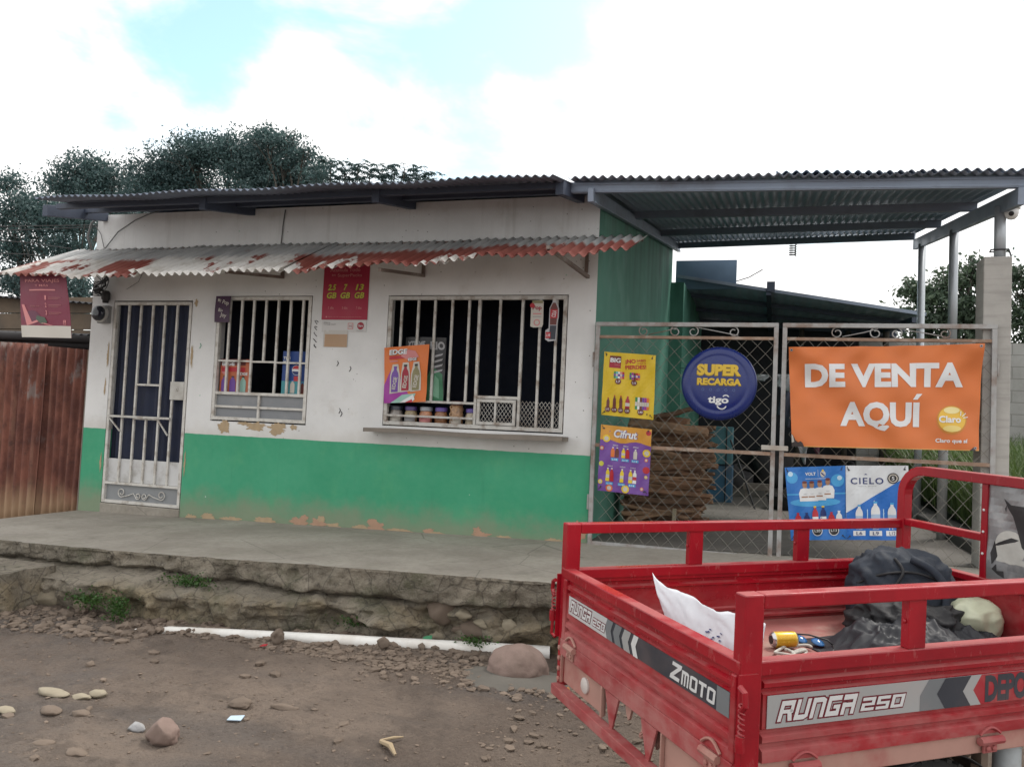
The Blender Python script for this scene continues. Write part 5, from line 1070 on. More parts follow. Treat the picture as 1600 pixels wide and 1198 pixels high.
# six jars on the window ledge
JC = [('pale label', (.30, .27, .25), (.05, .06, .09)), ('mixed sweets', (.28, .22, .13), (.08, .05, .19)), ('orange sweets', (.42, .19, .10), (.28, .30, .33)), ('brown nuts', (.24, .11, .05), (.10, .06, .26)), ('ring biscuits', (.34, .20, .11), (.14, .06, .05)), ('pale biscuits', (.38, .33, .25), (.09, .06, .27))]
JL = ['jar with a pale label, leftmost of the six jars on the window ledge', 'jar of mixed sweets with a dark violet lid, second jar from the left', 'jar of orange sweets with a grey lid, third jar from the left', 'jar of brown nuts with a bright violet lid, fourth jar from the left', 'taller jar filled with ring biscuits, fifth jar from the left', 'jar of pale biscuits beside the barred hatch, rightmost of the six jars']
for k in range(6):
    x = 3.66+k*.156; H = .15 if k != 4 else .215; jar = empty('jar', (x, .10, 1.0), JL[k], 'jar', 'jars on the window ledge')
    mb = MB(); mb.lathe((x, .10, 1.0), (0, 0, 1), [(.055, 0), (.062, .01), (.062, H-.03), (.055, H-.01), (.05, H)], 18); b = mb.build('glass_body', plain('jar_'+JC[k][0].replace(' ', '_'), JC[k][1], .25, .75, 28), jar, smooth=True, auto=R(50))
    if k == 4:
        mb = MB()
        for a in range(7): mb.tube([(x-.03+.02*(a % 3)+.018*math.cos(t), .048-.006*(a % 2), 1.06+.022*a+.018*math.sin(t)) for t in [i*.628 for i in range(10)]], .0055, 5, closed=True)
        mb.build('biscuits', plain('biscuit', (.40, .26, .15), .7, .3, 20), jar, smooth=True)
    if k in (0, 1, 2, 4):
        mb = MB(); mb.grid(lambda a, b: (x+.0635*math.sin((a-.5)*2.2), .10-.0635*math.cos((a-.5)*2.2), 1.045+b*.045), 10, 1); mb.build('label', [I_PALE, I_GREY, I_PINK, I_WHITE, I_PALE][k if k < 4 else 4], jar)
    mb = MB(); mb.lathe((x, .10, 1.0+H-.002), (0, 0, 1), [(.056, 0), (.060, .004), (.060, .034), (.054, .04), (.02, .042)], 20); mb.build('lid', plain('lid_'+JC[k][0].replace(' ', '_'), JC[k][2], .35, .1), jar, smooth=True, auto=R(40))
mb = MB(); mb.box(3.60, 4.50, .03, .24, .975, 1.0); tag(mb.build('jar_shelf', M_TIMBER), 'wooden ledge inside the wide window carrying six jars', 'shelf')

# electricity meter with its tangle of wires
met = empty('electricity_meter', (.19, -.04, 2.05), 'round glass electricity meter on the white wall left of the door', 'meter')
mb = MB(); mb.box(.13, .27, -.055, -.002, 1.95, 2.14); mb.build('backing_box', plain('meter_grey', (.22, .22, .22), .6, .2), met, bevel=.006)
mb = MB(); mb.lathe((.19, -.055, 2.05), (0, -1, 0), [(.092, 0), (.092, .03), (.084, .034)], 28); mb.build('ring', plain('meter_ring', (.55, .55, .53), .4, .2, 8, .5), met, smooth=True, auto=R(35))
mb = MB(); mb.lathe((.19, -.088, 2.05), (0, -1, 0), [(.082, 0), (.080, .025), (.070, .04), (.03, .048)], 28); mb.build('glass', plain('meter_glass', (.02, .025, .035), .08, .3, 30), met, smooth=True)
mb = MB(); mb.lathe((.215, -.04, 2.17), (0, 0, 1), [(.03, 0), (.032, .03), (.045, .04), (.045, .10), (.03, .13)], 14); mb.build('cable_entry', M_CABLE, met, smooth=True)
for k in range(9):
    rr = random.Random(k+40); p = [Vector((.20+rr.uniform(-.03, .04), -.05, 2.22+rr.uniform(0, .05)))]
    for j in range(5): p.append(Vector((.17+rr.uniform(-.11, .13), -.06-rr.uniform(0, .08), 2.27+j*.045+rr.uniform(-.03, .03))))
    pp = []
    for j in range(len(p)-1):
        for t in range(5): pp.append(p[j].lerp(p[j+1], t/5))
    pp.append(p[-1]); pp = [pp[0]]+[(pp[i-1]+pp[i]+pp[i+1])/3 for i in range(1, len(pp)-1)]+[pp[-1]]
    mb = MB(); mb.tube(pp, .0045 if k < 7 else .011, 6); mb.build('wire', M_CABLE, met, smooth=True)

# ================================================================== CARGO TRICYCLE
TZ = .52
def truck_red(name, lo, hi, streak=.35):
    m = MT(name); x, y, z = m.xyz(); n = m.noise(3.0, 7, .66); f = m.noise(26, 5, .7, sc=(1, 1, .35))
    c = m.mix(m.ramp(n, .3, .7), (.36, .006, .016), (.24, .004, .012))
    d = m.math('ADD', z, m.math('MULTIPLY', m.noise(2.6, 6, .65, loc=(2, 4, 1)), .42)); d = m.math('MULTIPLY', m.ramp(d, hi+TZ+.2, lo+TZ+.2, 0, .85, True), m.ramp(m.noise(2.2, 6, .7, loc=(1, 7, 3), sc=(1.5, 1.5, 3.5)), .34, .62, .15, 1))
    geo = N(m.t, 'ShaderNodeNewGeometry'); sp = N(m.t, 'ShaderNodeSeparateXYZ'); m.lk(geo.outputs['Normal'], sp.inputs[0]); topd = m.ramp(sp.outputs['Z'], .2, .9, 0, .42)
    d = m.math('MAXIMUM', d, m.math('MULTIPLY', topd, m.ramp(n, .35, .6))); d = m.math('MAXIMUM', d, m.ramp(f, .57, .72, 0, streak)); d = m.math('MULTIPLY', d, m.ramp(f, .2, .55, .55, 1))
    c = m.mix(d, c, (.40, .165, .15)); c = m.mix(m.ramp(m.noise(9, 6, .7, loc=(9, 9, 1)), .68, .73, 0, .6), c, (.13, .08, .065))
    m.col(c); m.rough(m.ramp(d, 0, .6, .26, .85)); return m.m
M_RED = truck_red('red_paint', .0, .40); M_REDT = truck_red('red_rail_paint', -.5, .1, .12); M_REDD = truck_red('dusty_red_paint', .1, .5)
M_SILL = plain('dusty_sill', (.40, .225, .185), .85, .25, 6, dirt=(.30, .03, .035), dirt_amt=.55)
M_TYRE = plain('tyre_rubber', (.02, .02, .02), .85, .3, 12, dirt=(.11, .09, .07), dirt_amt=.6)
M_STK = plain('sticker_grey', (.33, .33, .33), .45, .1, 4, dirt=(.40, .30, .28), dirt_amt=.35); M_STKL = plain('sticker_light', (.50, .50, .50), .45, .1, 4, dirt=(.40, .28, .26), dirt_amt=.3); M_STKM = plain('sticker_mid_grey', (.16, .17, .18), .45, .15, 4, dirt=(.3, .2, .19), dirt_amt=.3); M_STKD = plain('sticker_charcoal', (.032, .036, .048), .4, .2, 5, dirt=(.22, .15, .14), dirt_amt=.25); M_STKW = plain('sticker_white', (.60, .60, .60), .45, .08, 6)
trike = empty('cargo_tricycle', (7.013, -4.567, -TZ), 'red dusty open cargo tricycle parked tail first at the lower right of the street', 'tricycle', rot=(.032, -.013, .651))
LOCAL.add(trike.name)
def tb(mb, name, mats, parent=None, **k):
    mb.v = [(x, y, z+TZ) for x, y, z in mb.v]; o = mb.build(name, mats, None, **k); o.parent = parent or trike; return o
W_, L_ = 1.30, 1.90
PROF = [(.362, .012), (.345, .012), (.338, -.001), (.326, -.001), (.318, .013), (.309, .013), (.304, .003), (.203, .003), (.197, .013), (.187, .013), (.180, -.001), (.164, -.001), (.156, .013), (.146, .013), (.138, -.002), (.120, -.004), (.106, -.004), (.106, .018), (.120, .020), (.138, .022), (.146, .034), (.156, .034), (.164, .02), (.18, .02), (.187, .034), (.197, .034), (.203, .024), (.304, .024), (.309, .034), (.318, .034), (.326, .02), (.338, .02), (.345, .034), (.362, .034)]
def panel(axis, a0, a1, at, sgn):
    """ribbed sheet; axis 'u' runs along the bed, axis 'w' across the tail"""
    mb = MB(); n = len(PROF)
    P = (lambda a, d, z: (a, at+sgn*d, z)) if axis == 'u' else (lambda a, d, z: (at+sgn*d, a, z))
    vs = [P(a0, d, z) for z, d in PROF]+[P(a1, d, z) for z, d in PROF]; flip = (axis == 'u') == (sgn > 0)
    fs = [tuple(range(n)), tuple(range(2*n-1, n-1, -1))]+[(i, n+i, n+(i+1) % n, (i+1) % n) for i in range(n)]
    if not flip: fs = [tuple(reversed(f)) for f in fs]
    mb.add(vs, fs); return mb
def stick(p0, U, w, h, base): return Sign(Vector(p0)+Vector((0, 0, TZ)), U, (0, 0, 1), w, h, base, None, .0007, .0015)
# floor and frame
mb = MB(); mb.box(.02, L_-.02, .02, W_-.02, .112, .128); tb(mb, 'bed_floor', plain('scuffed_bed_floor', (.27, .085, .075), .75, .3, 7, dirt=(.34, .26, .21), dirt_amt=.75))
mb = MB(); mb.box(.0, L_, .004, .05, .040, .104); mb.box(0, L_, W_-.05, W_-.004, .040, .104); mb.box(.05, L_, .30, .36, -.06, .104); mb.box(.05, L_, W_-.36, W_-.30, -.06, .104); tb(mb, 'bed_frame', M_SILL, bevel=.004)
# side boards
for s, at, sg in (('near', .0, 1), ('far', W_, -1)):
    p = tb(panel('u', .085, L_-.03, at, sg), 'side_panel', M_RED, auto=R(30))
    mb = MB(); mb.bar((.06, at+sg*.02, .382), (L_, at+sg*.02, .382), .046, .044); mb.box(L_-.03, L_, min(at, at+sg*.04), max(at, at+sg*.04), .106, .36); tb(mb, 'panel_frame', M_RED, p, bevel=.005)
    for u in (.235, .985, 1.7):
        mb = MB(); mb.tube([(u-.05, at-sg*.012, .086), (u+.05, at-sg*.012, .086)], .014, 8); mb.box(u-.03, u+.03, min(at-sg*.004, at-sg*.010), max(at-sg*.004, at-sg*.010), .045, .09); mb.tube([(u-.045+.09*i/8, at-sg*.008, .105+.022*math.sin(math.pi*i/8)) for i in range(9)], .005, 5)
        for k in (-.014, .014): mb.lathe((u+k, at-sg*.010, .06), (0, -sg, 0), [(.009, 0), (.009, .006), (.004, .009)], 8)
        tb(mb, 'hinge', M_REDD if u > .5 else M_RED, p)
    if s == 'near':
        st = stick((.098, -.0015, .2045), (1, 0, 0), 1.75, .097, M_STK)
        st.poly([(.585, 0), (.655, 0), (.69, .0), (.655, .049), (.69, .097), (.62, .097), (.585, .049)], M_STKM, 1).poly([(.655, .049), (.69, 0), (.80, 0), (.765, .049), (.80, .097), (.69, .097)], M_STKD, 2).poly([(.765, .049), (.80, 0), (.845, 0), (.81, .049), (.845, .097), (.80, .097)], M_STK, 2.5)
        st.poly([(.81, .049), (.845, 0), (1.75, 0), (1.75, .097), (.845, .097)], plain('sticker_red', (.33, .015, .025), .5, .15, 6, dirt=(.40, .22, .19), dirt_amt=.5), 2)
        st.text('DEPOSITO', .862, .004, 1.215, .094, M_STKD, 3, .05, 0, 0, .95)
        st.block('RUNGA', .035, .018, .335, .078, plain('sticker_maroon', (.14, .01, .02), .5), 1, .3, .0045).block('RUNGA', .035, .018, .335, .078, M_STKW, 2, .3).block('250', .345, .022, .525, .062, MATS['sticker_maroon'], 1, .3, .004).block('250', .345, .022, .525, .062, M_STKW, 2, .3)
        o = st.build('side_sticker', parent=None); o.parent = p
# tailgate
tg = tb(panel('w', .03, W_-.03, .0, 1), 'tailgate', M_RED, auto=R(30))
mb = MB(); mb.bar((.022, .0, .386), (.022, W_, .386), .05, .042); mb.box(-.006, .03, .012, .040, .106, .364); mb.box(-.006, .03, W_-.062, W_-.034, .106, .364); tb(mb, 'tailgate_frame', M_RED, tg, bevel=.005)
st = stick((-.0015, W_-.092, .2280), (0, -1, 0), 1.165, .076, M_STKD)
st.rect(0, 0, .365, .076, M_STKL, 1)
def chev(a, b, m, l): st.poly([(a, .076), (b, .076), (b-.02, .038), (b, 0), (a, 0), (a-.02, .038)], m, l)
chev(.365, .415, M_STKM, 2); chev(.435, .485, M_STKM, 2); chev(.505, .555, M_STK, 2); chev(.578, .612, M_STKW, 2); st.rect(1.10, 0, 1.165, .076, M_STKM, 2)
st.block('RUNGA', .015, .016, .225, .064, MATS['sticker_maroon'], 2, .3, .004).block('RUNGA', .015, .016, .225, .064, M_STKW, 3, .3).block('250', .235, .016, .35, .048, MATS['sticker_maroon'], 2, .3, .003).block('250', .235, .016, .35, .048, M_STKW, 3, .3)
st.block('Z', .83, .010, .905, .068, M_STKW, 2, .3).block('MOTO', .90, .010, 1.095, .058, M_STKW, 2, .12)
o = st.build('tail_sticker'); o.parent = tg
for w in (.12, 1.16):
    mb = MB(); mb.tube([(-.014, w-.045, .092), (-.014, w+.045, .092)], .013, 8); mb.box(-.012, -.006, w-.03, w+.03, .045, .092); mb.tube([(-.010, w-.05+.1*i/8, .112+.026*math.sin(math.pi*i/8)) for i in range(9)], .005, 5)
    for k in (-.014, .014): mb.lathe((-.012, w+k, .062), (-1, 0, 0), [(.009, 0), (.009, .006), (.004, .009)], 8)
    tb(mb, 'hinge', M_SILL, tg)
# corner posts, latches
for w, sg in ((.0, 1), (W_, -1)):
    mb = MB(); mb.box(.0, .068, min(w-sg*.012, w+sg*.040), max(w-sg*.012, w+sg*.040), -.02 if sg > 0 else -.10, .602); po = tb(mb, 'corner_post', M_REDT, bevel=.005)
    for z in (-.07, -.03, .02):
        if sg < 0: pass
    mb = MB(); y = w-sg*.020; mb.box(-.014, .05, min(y, y+sg*.008), max(y, y+sg*.008), .10, .375)
    mb.tube([(-.018, y-sg*.006, .345), (-.018, y-sg*.03, .335), (-.018, y-sg*.034, .30), (-.018, y-sg*.012, .275)], .009, 8); mb.tube([(-.018+.006*math.cos(t), y-sg*(.014+.004)+.010*math.sin(t), .30-.09*t/38) for t in [i*.7 for i in range(54)]], .0035, 5); mb.tube([(-.02, y-sg*.018, .21), (-.022, y-sg*.018, .19), (-.02, y-sg*.018, .165)], .014, 8); mb.tube([(-.02, y-sg*.015, .17), (-.022, y-sg*.015, .11), (-.015, y+sg*.01, .10)], .007, 6)
    tb(mb, 'latch', M_REDT, po)
    mb = MB()
    if sg < 0:
        for z in (-.075, -.03, .015, .06): mb.lathe((-.001, W_+.0-.014, z), (-1, 0, 0), [(.011, 0), (.011, .006), (.005, .009)], 8)
        tb(mb, 'bolt', M_SILL, po)
# rails
for w, sg in ((.0, 1), (W_, -1)):
    mb = MB(); yy = w+sg*.014; mb.bar((.068, yy, .580), (L_+.02, yy, .580), .05, .044); rl = tb(mb, 'top_rail', M_REDT, bevel=.005)
    for u in (.662, 1.27):
        mb = MB(); mb.box(u-.036, u+.036, min(yy-.016, yy+.016), max(yy-.016, yy+.016), .404, .558); mb.lathe((u-.037, yy, .49), (-1, 0, 0), [(.008, 0), (.008, .005), (.003, .008)], 8); tb(mb, 'upright', M_REDT, rl, bevel=.004)
# headboard: arched guard with panel
hb = MB(); r = .13; y0, y1, zt = .03, W_-.03, .862
pts = [(L_+.0, y1, .11), (L_, y1, zt-r)]+[(L_, y1-r+r*math.cos(R(a)), zt-r+r*math.sin(R(a))) for a in range(15, 90, 15)]+[(L_, y1-r, zt), (L_, y0+r, zt)]+[(L_, y0+r-r*math.sin(R(a)), zt-r+r*math.cos(R(a))) for a in range(15, 90, 15)]+[(L_, y0, zt-r), (L_, y0, .11)]
def sq_tube(mb, pts, w, h):
    vs = []; n = len(pts); P = [Vector(p) for p in pts]
    for i, p in enumerate(P):
        d = (P[min(i+1, n-1)]-P[max(i-1, 0)]).normalized(); a = Vector((1, 0, 0)); b = a.cross(d)
        vs += [p-a*w/2-b*h/2, p+a*w/2-b*h/2, p+a*w/2+b*h/2, p-a*w/2+b*h/2]
    fs = [(i*4+k, i*4+(k+1) % 4, (i+1)*4+(k+1) % 4, (i+1)*4+k) for i in range(n-1) for k in range(4)]+[(3, 2, 1, 0), ((n-1)*4, (n-1)*4+1, (n-1)*4+2, (n-1)*4+3)]
    mb.add(vs, fs)
sq_tube(hb, pts, .055, .046); head = tb(hb, 'head_guard', M_REDT, bevel=.004)
mb = MB(); mb.bar((L_, y1-.02, .592), (L_, .805, .592), .035, .04, (1, 0, 0)); mb.bar((L_, y0+.02, .592), (L_, .49, .592), .035, .04, (1, 0, 0)); mb.box(L_-.02, L_+.02, .775, .807, .13, .842); mb.box(L_-.02, L_+.02, .488, .52, .13, .842); tb(mb, 'guard_bar', M_REDT, head, bevel=.004)
for z in (.72, .62, .52):
    mb = MB(); mb.lathe((L_-.02, .791, z), (-1, 0, 0), [(.006, 0), (.006, .003), (.003, .005)], 8); tb(mb, 'rivet', M_STKW, head)
M_TORN = plain('scuffed_silver_sheet', (.27, .28, .29), .38, .35, 7, .6, dirt=(.42, .42, .42), dirt_amt=.6, dscale=9)
s = Sign((L_-.012, .775, .40+TZ), (0, -1, 0), (0, 0, 1), .255, .445, M_TORN, lambda a, b: .004*math.sin(a*8+b*5)*math.sin(b*9), .0008, .002, nu=10, nv=14)
s.disc(.115, .17, .075, plain('worn_patch', (.45, .45, .42), .6, .25, 20), 1).poly([(.08, .385), (.115, .36), (.18, .36), (.245, .33), (.245, .13), (.17, .18), (.15, .235), (.125, .31), (.10, .345)], I_BLK, 2).poly([(.03, .165), (.055, .17), (.14, .20), (.155, .21), (.12, .215), (.06, .185)], I_BLK, 2).poly([(.04, .19), (.055, .12), (.03, .08), (.02, .13)], I_BLK, 2).poly([(.03, .06), (.05, .085), (.055, .055), (.085, .06), (.09, .03), (.06, .04)], I_BLK, 2).poly([(.085, .34), (.095, .36), (.09, .325)], I_BLK, 2).rect(.05, .10, .24, .125, MATS['worn_patch'], 1.5)
o = s.build('torn_panel'); o.parent = head
mb = MB(); mb.box(L_-.018, L_+.0, .05, W_-.05, .128, .40); mb.box(L_-.03, L_+.02, .05, W_-.05, .38, .41); tb(mb, 'front_board', M_RED, head, bevel=.004)
# tail underside: lamp plates, bumper, brackets
for a, b in ((.868, 1.268), (.03, .42)):
    mb = MB(); mb.box(.012, .02, a, b, -.082, .030); mb.box(-.005, .012, a-.004, a+.008, -.085, .036); mb.box(-.005, .012, b-.008, b, -.085, .036); tp = tb(mb, 'lamp_plate', M_SILL, bevel=.003)
    mb = MB(); mb.lathe((.012, (a+b)/2-.03, -.022), (-1, 0, 0), [(.032, 0), (.032, .008), (.026, .012)], 20); tb(mb, 'reflector', plain('dusty_reflector', (.55, .50, .47), .5, .1), tp, smooth=True, auto=R(40))
mb = MB(); mb.bar((-.012, .02, -.103), (-.012, W_-.01, -.103), .045, .022); mb.bar((-.032, .02, -.118), (-.032, W_-.01, -.118), .006, .035); tb(mb, 'bumper', M_RED, bevel=.003)
mb = MB(); mb.box(-.004, .03, .02, W_-.02, .034, .104); tb(mb, 'tail_sill', M_REDD, bevel=.004)
for w in (.78, .50):
    mb = MB(); mb.prism([(-.004, w-.055, .034), (-.004, w+.055, .034), (-.004, w+.008, -.095), (-.004, w-.008, -.095)], (.008, 0, 0)); tb(mb, 'bracket', M_RED)
mb = MB(); mb.prism([(.02, .66, .034), (.02, .72, .034), (.02, .705, -.01), (.02, .69, -.03), (.02, .68, -.02)], (.01, 0, 0)); mb.tube([(.05, .62, .01), (.04, .60, -.02), (.03, .585, -.035), (.03, .60, -.05), (.05, .62, -.05)], .012, 8); mb.prism([(.03, .57, .034), (.03, .47, .034), (.03, .48, -.03), (.03, .50, -.06), (.03, .515, -.03), (.03, .55, -.01)], (.01, 0, 0)); tb(mb, 'tow_hook', M_SILL)
mb = MB(); pr = [(.06, .55, .03), (.06, .42, .03), (.06, .42, -.10), (.06, .435, -.075), (.06, .45, -.10), (.06, .465, -.07), (.06, .48, -.095), (.06, .50, -.06), (.06, .53, -.07), (.06, .545, -.03)]; mb.prism(pr, (.006, 0, 0)); tb(mb, 'torn_mudflap', M_BLACK)
# running gear
AX = .80; RW = .265; ZC = -TZ+RW
mb = MB(); mb.tube([(AX, .08, ZC), (AX, W_-.08, ZC)], .04, 12); mb.lathe((AX, W_/2-.09, ZC), (0, 1, 0), [(.05, 0), (.10, .04), (.115, .09), (.10, .14), (.05, .18)], 18); tb(mb, 'rear_axle', M_TYRE, smooth=True)
for w, sg in ((.10, 1), (W_-.10, -1)):
    mb = MB(); R0 = RW; pf = [(R0*.62, -.05), (R0*.80, -.062), (R0*.94, -.058), (R0, -.04), (R0, .04), (R0*.94, .058), (R0*.80, .062), (R0*.62, .05)]; mb.lathe((AX, w, ZC), (0, 1, 0), pf, 40)
    for k in range(30):
        a = 2*math.pi*k/30; c = Vector((AX+math.cos(a)*(R0+.002), w, ZC+math.sin(a)*(R0+.002))); mb.bar(c+Vector((0, -.045, 0)), c+Vector((0, .045, 0)), .022, .012, (math.cos(a), 0, math.sin(a)))
    wh = tb(mb, 'wheel', M_TYRE)
    mb = MB(); mb.lathe((AX, w-sg*.045, ZC), (0, sg, 0), [(.03, -.01), (.06, 0), (.07, .02), (.13, .025), (.155, .005), (.165, .0), (.165, .02)], 28); tb(mb, 'rim', plain('silver_rim', (.35, .35, .36), .4, .2, 9, .7, dirt=(.2, .16, .12), dirt_amt=.7), wh, smooth=True, auto=R(40))
    mb = MB(); mb.grid(lambda a, b: (AX+(RW+.05)*math.cos(R(20+140*a)), w-.08+.16*b, ZC+(RW+.035)*math.sin(R(20+140*a))), 16, 1); tb(mb, 'mudguard', M_BLACK, smooth=True, solid=.004)
    mb = MB()
    for k in range(4): mb.tube([(AX-.42+.06*k, w+sg*.17, -.10-.018*k), (AX, w+sg*.17, ZC+.09-.022*k), (AX+.42-.06*k, w+sg*.17, -.10-.018*k)], .012, 6)
    tb(mb, 'leaf_spring', plain('rusty_spring', (.14, .10, .075), .8, .3), smooth=True)
    mb = MB(); mb.bar((1.01, w-sg*.05, .04), (1.01, w-sg*.05, -.20), .03, .04, (0, 1, 0)); tb(mb, 'strut', MATS['rusty_spring'])
    mb = MB(); mb.lathe((1.20, w-sg*.0, -.08), (0, 0, 1), [(.035, -.12), (.045, -.11), (.045, .08), (.035, .095)], 16); tb(mb, 'air_bottle', plain('pale_canister', (.42, .46, .48), .4, .15, 6, dirt=(.2, .18, .16), dirt_amt=.5), smooth=True, auto=R(40))
# front half of the tricycle
mb = MB(); 
for w in (.40, .90): mb.bar((.2, w, -.04), (2.3, w*.5+.325, -.10), .05, .07)
mb.bar((1.9, .65, -.05), (3.0, .65, .12), .06, .07); mb.bar((2.2, .65, -.10), (2.95, .65, -.12), .05, .05); mb.tube([(2.95, .65, -.12), (3.02, .65, .12), (3.06, .65, .36)], .035, 10); tb(mb, 'chassis', M_BLACK, bevel=.004)
mb = MB(); mb.grid(lambda a, b: (2.02+.62*a, .65+.17*math.cos(math.pi*b), .24+.07*math.sin(math.pi*b)**.6+.03*(1-a)), 8, 10); mb.box(2.03, 2.62, .49, .81, .12, .245); tb(mb, 'seat', M_BLACK, smooth=False)
mb = MB(); mb.grid(lambda a, b: (2.62+.42*a, .65+.14*math.sin(math.pi*min(.97, a+.1))**.5*math.cos(2*math.pi*b), .24+.12*math.sin(math.pi*min(.97, a+.1))**.5*math.sin(2*math.pi*b)), 14, 18); tb(mb, 'fuel_tank', M_REDT, smooth=True)
mb = MB(); mb.tube([(2.75, .25, .46), (2.9, .30, .50), (3.02, .52, .46), (3.04, .65, .44), (3.02, .78, .46), (2.9, 1.0, .50), (2.75, 1.05, .46)], .012, 8); tb(mb, 'handlebar', M_BLACK, smooth=True)
mb = MB()
for s_ in (-.09, .09): mb.tube([(3.06, .65+s_, .36), (3.28, .65+s_, ZC)], .025, 8)
tb(mb, 'front_fork', M_BLACK, smooth=True)
mb = MB(); mb.lathe((3.28, .65, ZC), (0, 1, 0), [(.16, -.04), (.22, -.055), (RW, -.035), (RW, .035), (.22, .055), (.16, .04)], 36); wh = tb(mb, 'wheel', M_TYRE, smooth=True, auto=R(50))
mb = MB(); mb.lathe((3.28, .65, ZC), (0, 1, 0), [(.05, -.06), (.16, -.03), (.16, .03), (.05, .06)], 24); tb(mb, 'rim', MATS['silver_rim'], wh)
mb = MB(); mb.lathe((3.10, .65, .34), (1, 0, -.1), [(.05, 0), (.09, .05), (.095, .09), (.08, .10)], 20); tb(mb, 'headlight', plain('lamp_glass', (.5, .5, .52), .15, .1), smooth=True, auto=R(40))
mb = MB(); mb.grid(lambda a, b: (3.28+(RW+.05)*math.cos(R(25+130*a)), .57+.16*b, ZC+(RW+.05)*math.sin(R(25+130*a))), 14, 1); tb(mb, 'mudguard', M_REDT, smooth=True, solid=.004)

# ================================================================== LOAD IN THE BED (each its own thing)
TM = Matrix.Translation((7.013, -4.567, -TZ)) @ trike.rotation_euler.to_matrix().to_4x4()
def lw(u, w, z): return TM @ Vector((u, w, z+TZ))
def wb(mb, name, mats, parent=None, **k):
    mb.v = [tuple(lw(*p)) for p in mb.v]; return mb.build(name, mats, parent, **k)
# dark rain sheet heaped over the floor
def tarp_h(u, w):
    n = mn.noise(Vector((u*3.1, w*3.1, 2)))*.05; r1 = 1-abs(mn.noise(Vector((u*5.2+w*2.0, w*4.1-u*1.2, 5)))); r2 = 1-abs(mn.noise(Vector((u*11+w*5, w*9-u*4, 8))))
    r3 = 1-abs(mn.noise(Vector((u*21-w*13, w*17+u*9, 12)))); return .060+n*.6+.055*(r1**2-.55)+.030*(r2**2-.5)+.012*(r3**2-.5)
def tarp(a, b):
    u = .98+.90*a; w = .10+.86*b
    e = min(a, 1-a, b, 1-b)*2; rag = .10*mn.noise(Vector((a*4, b*4, 3))); f = max(0, min(1, (e+rag)*2.6)); f = f*f*(3-2*f)
    u += .07*mn.noise(Vector((a*3, b*3, 9))); w += .07*mn.noise(Vector((a*3, b*3, 19)))
    return (min(u, 1.86), min(max(w, .06), 1.2), .131+f*max(.005, tarp_h(u, w)+.05*math.exp(-((u-1.5)/.3)**2-((w-.75)/.3)**2)))
mb = MB(); mb.grid(tarp, 170, 150); M_TARP = plain('black_nylon', (.009, .010, .015), .58, .3, 9)
tag(wb(mb, 'rain_sheet', M_TARP, smooth=True, solid=.003), 'crumpled black rain sheet spread on the tricycle bed under the backpack', 'sheet')
# backpack
M_PACK = plain('navy_black_canvas', (.016, .022, .034), .8, .25, 30, bump=.3); M_PACK2 = plain('black_webbing', (.012, .012, .014), .75, .2, 30)
bpk = empty('backpack', lw(1.60, .95, .22), 'bulging black backpack lying on the rain sheet in the tricycle bed', 'backpack')
vx = Vector((.80, -.60, 0)); vy = Vector((.60, .80, 0)); vz = Vector((0, 0, 1))   # across the view, away, up
tl = Vector((0, .35, .94)).normalized()
def PK(c, sx, sy, sz, ex=.75, dentf=None, tilt=.0, wr=.45):
    def fn(a, b):
        t = 2*math.pi*a; p = math.pi*(b-.5)*.998
        s_ = lambda v, e: math.copysign(abs(v)**e, v)
        x = sx*s_(math.cos(p), ex)*s_(math.cos(t), ex); y = sy*s_(math.cos(p), ex)*s_(math.sin(t), ex); z = sz*s_(math.sin(p), ex)
        if dentf: x, y, z = dentf(x, y, z)
        n1 = 1-abs(mn.noise(Vector((x*9+z*3, y*9, z*11+x*5)))); n2 = 1-abs(mn.noise(Vector((x*20, y*18+x*6, z*24)))); k = .93+.10*mn.noise(Vector((x*6, y*6, z*6)))+wr*(.30*(n1**3-.4)+.12*(n2**2-.5))
        q = Vector(c)+vx*(x*k+tilt*z)+vy*(y*k+.25*z)+vz*(z*k); return q
    mb = MB(); mb.grid(fn, 96, 60); return mb
wb(PK((1.60, .97, .325), .24, .155, .185, .62, lambda x, y, z: (x, y*(1-.2*max(0, z)*3), z-.05*x*x*8)), 'bag_body', M_PACK, bpk, smooth=True)
wb(PK((1.47, .80, .215), .24, .13, .10, .7, None, .2, .85), 'front_pocket', M_PACK2, bpk, smooth=True)
def arc(pts, r, name, m):
    mb = MB(); P = [Vector(p) for p in pts]; o = []
    for i in range(len(P)-1):
        p0, p1, p2, p3 = P[max(i-1, 0)], P[i], P[i+1], P[min(i+2, len(P)-1)]
        for t in range(6): t /= 6; o.append(.5*((2*p1)+(-p0+p2)*t+(2*p0-5*p1+4*p2-p3)*t*t+(-p0+3*p1-3*p2+p3)*t*t*t))
    o.append(P[-1]); mb.tube(o, r, 8); return wb(mb, name, m, bpk, smooth=True)
def on(x, z, off=.0):        # a point on the bag's near face
    xx = min(.98, abs(x)/.235); zz = min(.98, abs(z)/.185); y = -.15*max(0, (1-xx**2.5))**.4*max(0, (1-zz**2.5))**.4
    return Vector((1.60, .97, .325))+vx*x+vy*(y-off+.25*z)+vz*z
arc([on(-.21, .02), on(-.12, .075), on(.0, .10), on(.10, .085), on(.2, .03)], .006, 'seam', M_PACK2)
arc([on(-.05, .15), on(-.02, .10, .004), on(-.06, .03, .006), on(-.10, -.05, .01)], .007, 'seam', M_PACK2)
arc([on(.02, .155, .01), on(.10, .12, .02), on(.15, .05, .03), on(.15, -.05, .035)], .018, 'strap', M_PACK)
arc([on(-.16, -.08, .05), on(-.05, -.10, .09), on(.06, -.13, .10), on(.16, -.14, .06)], .014, 'strap', M_PACK2)
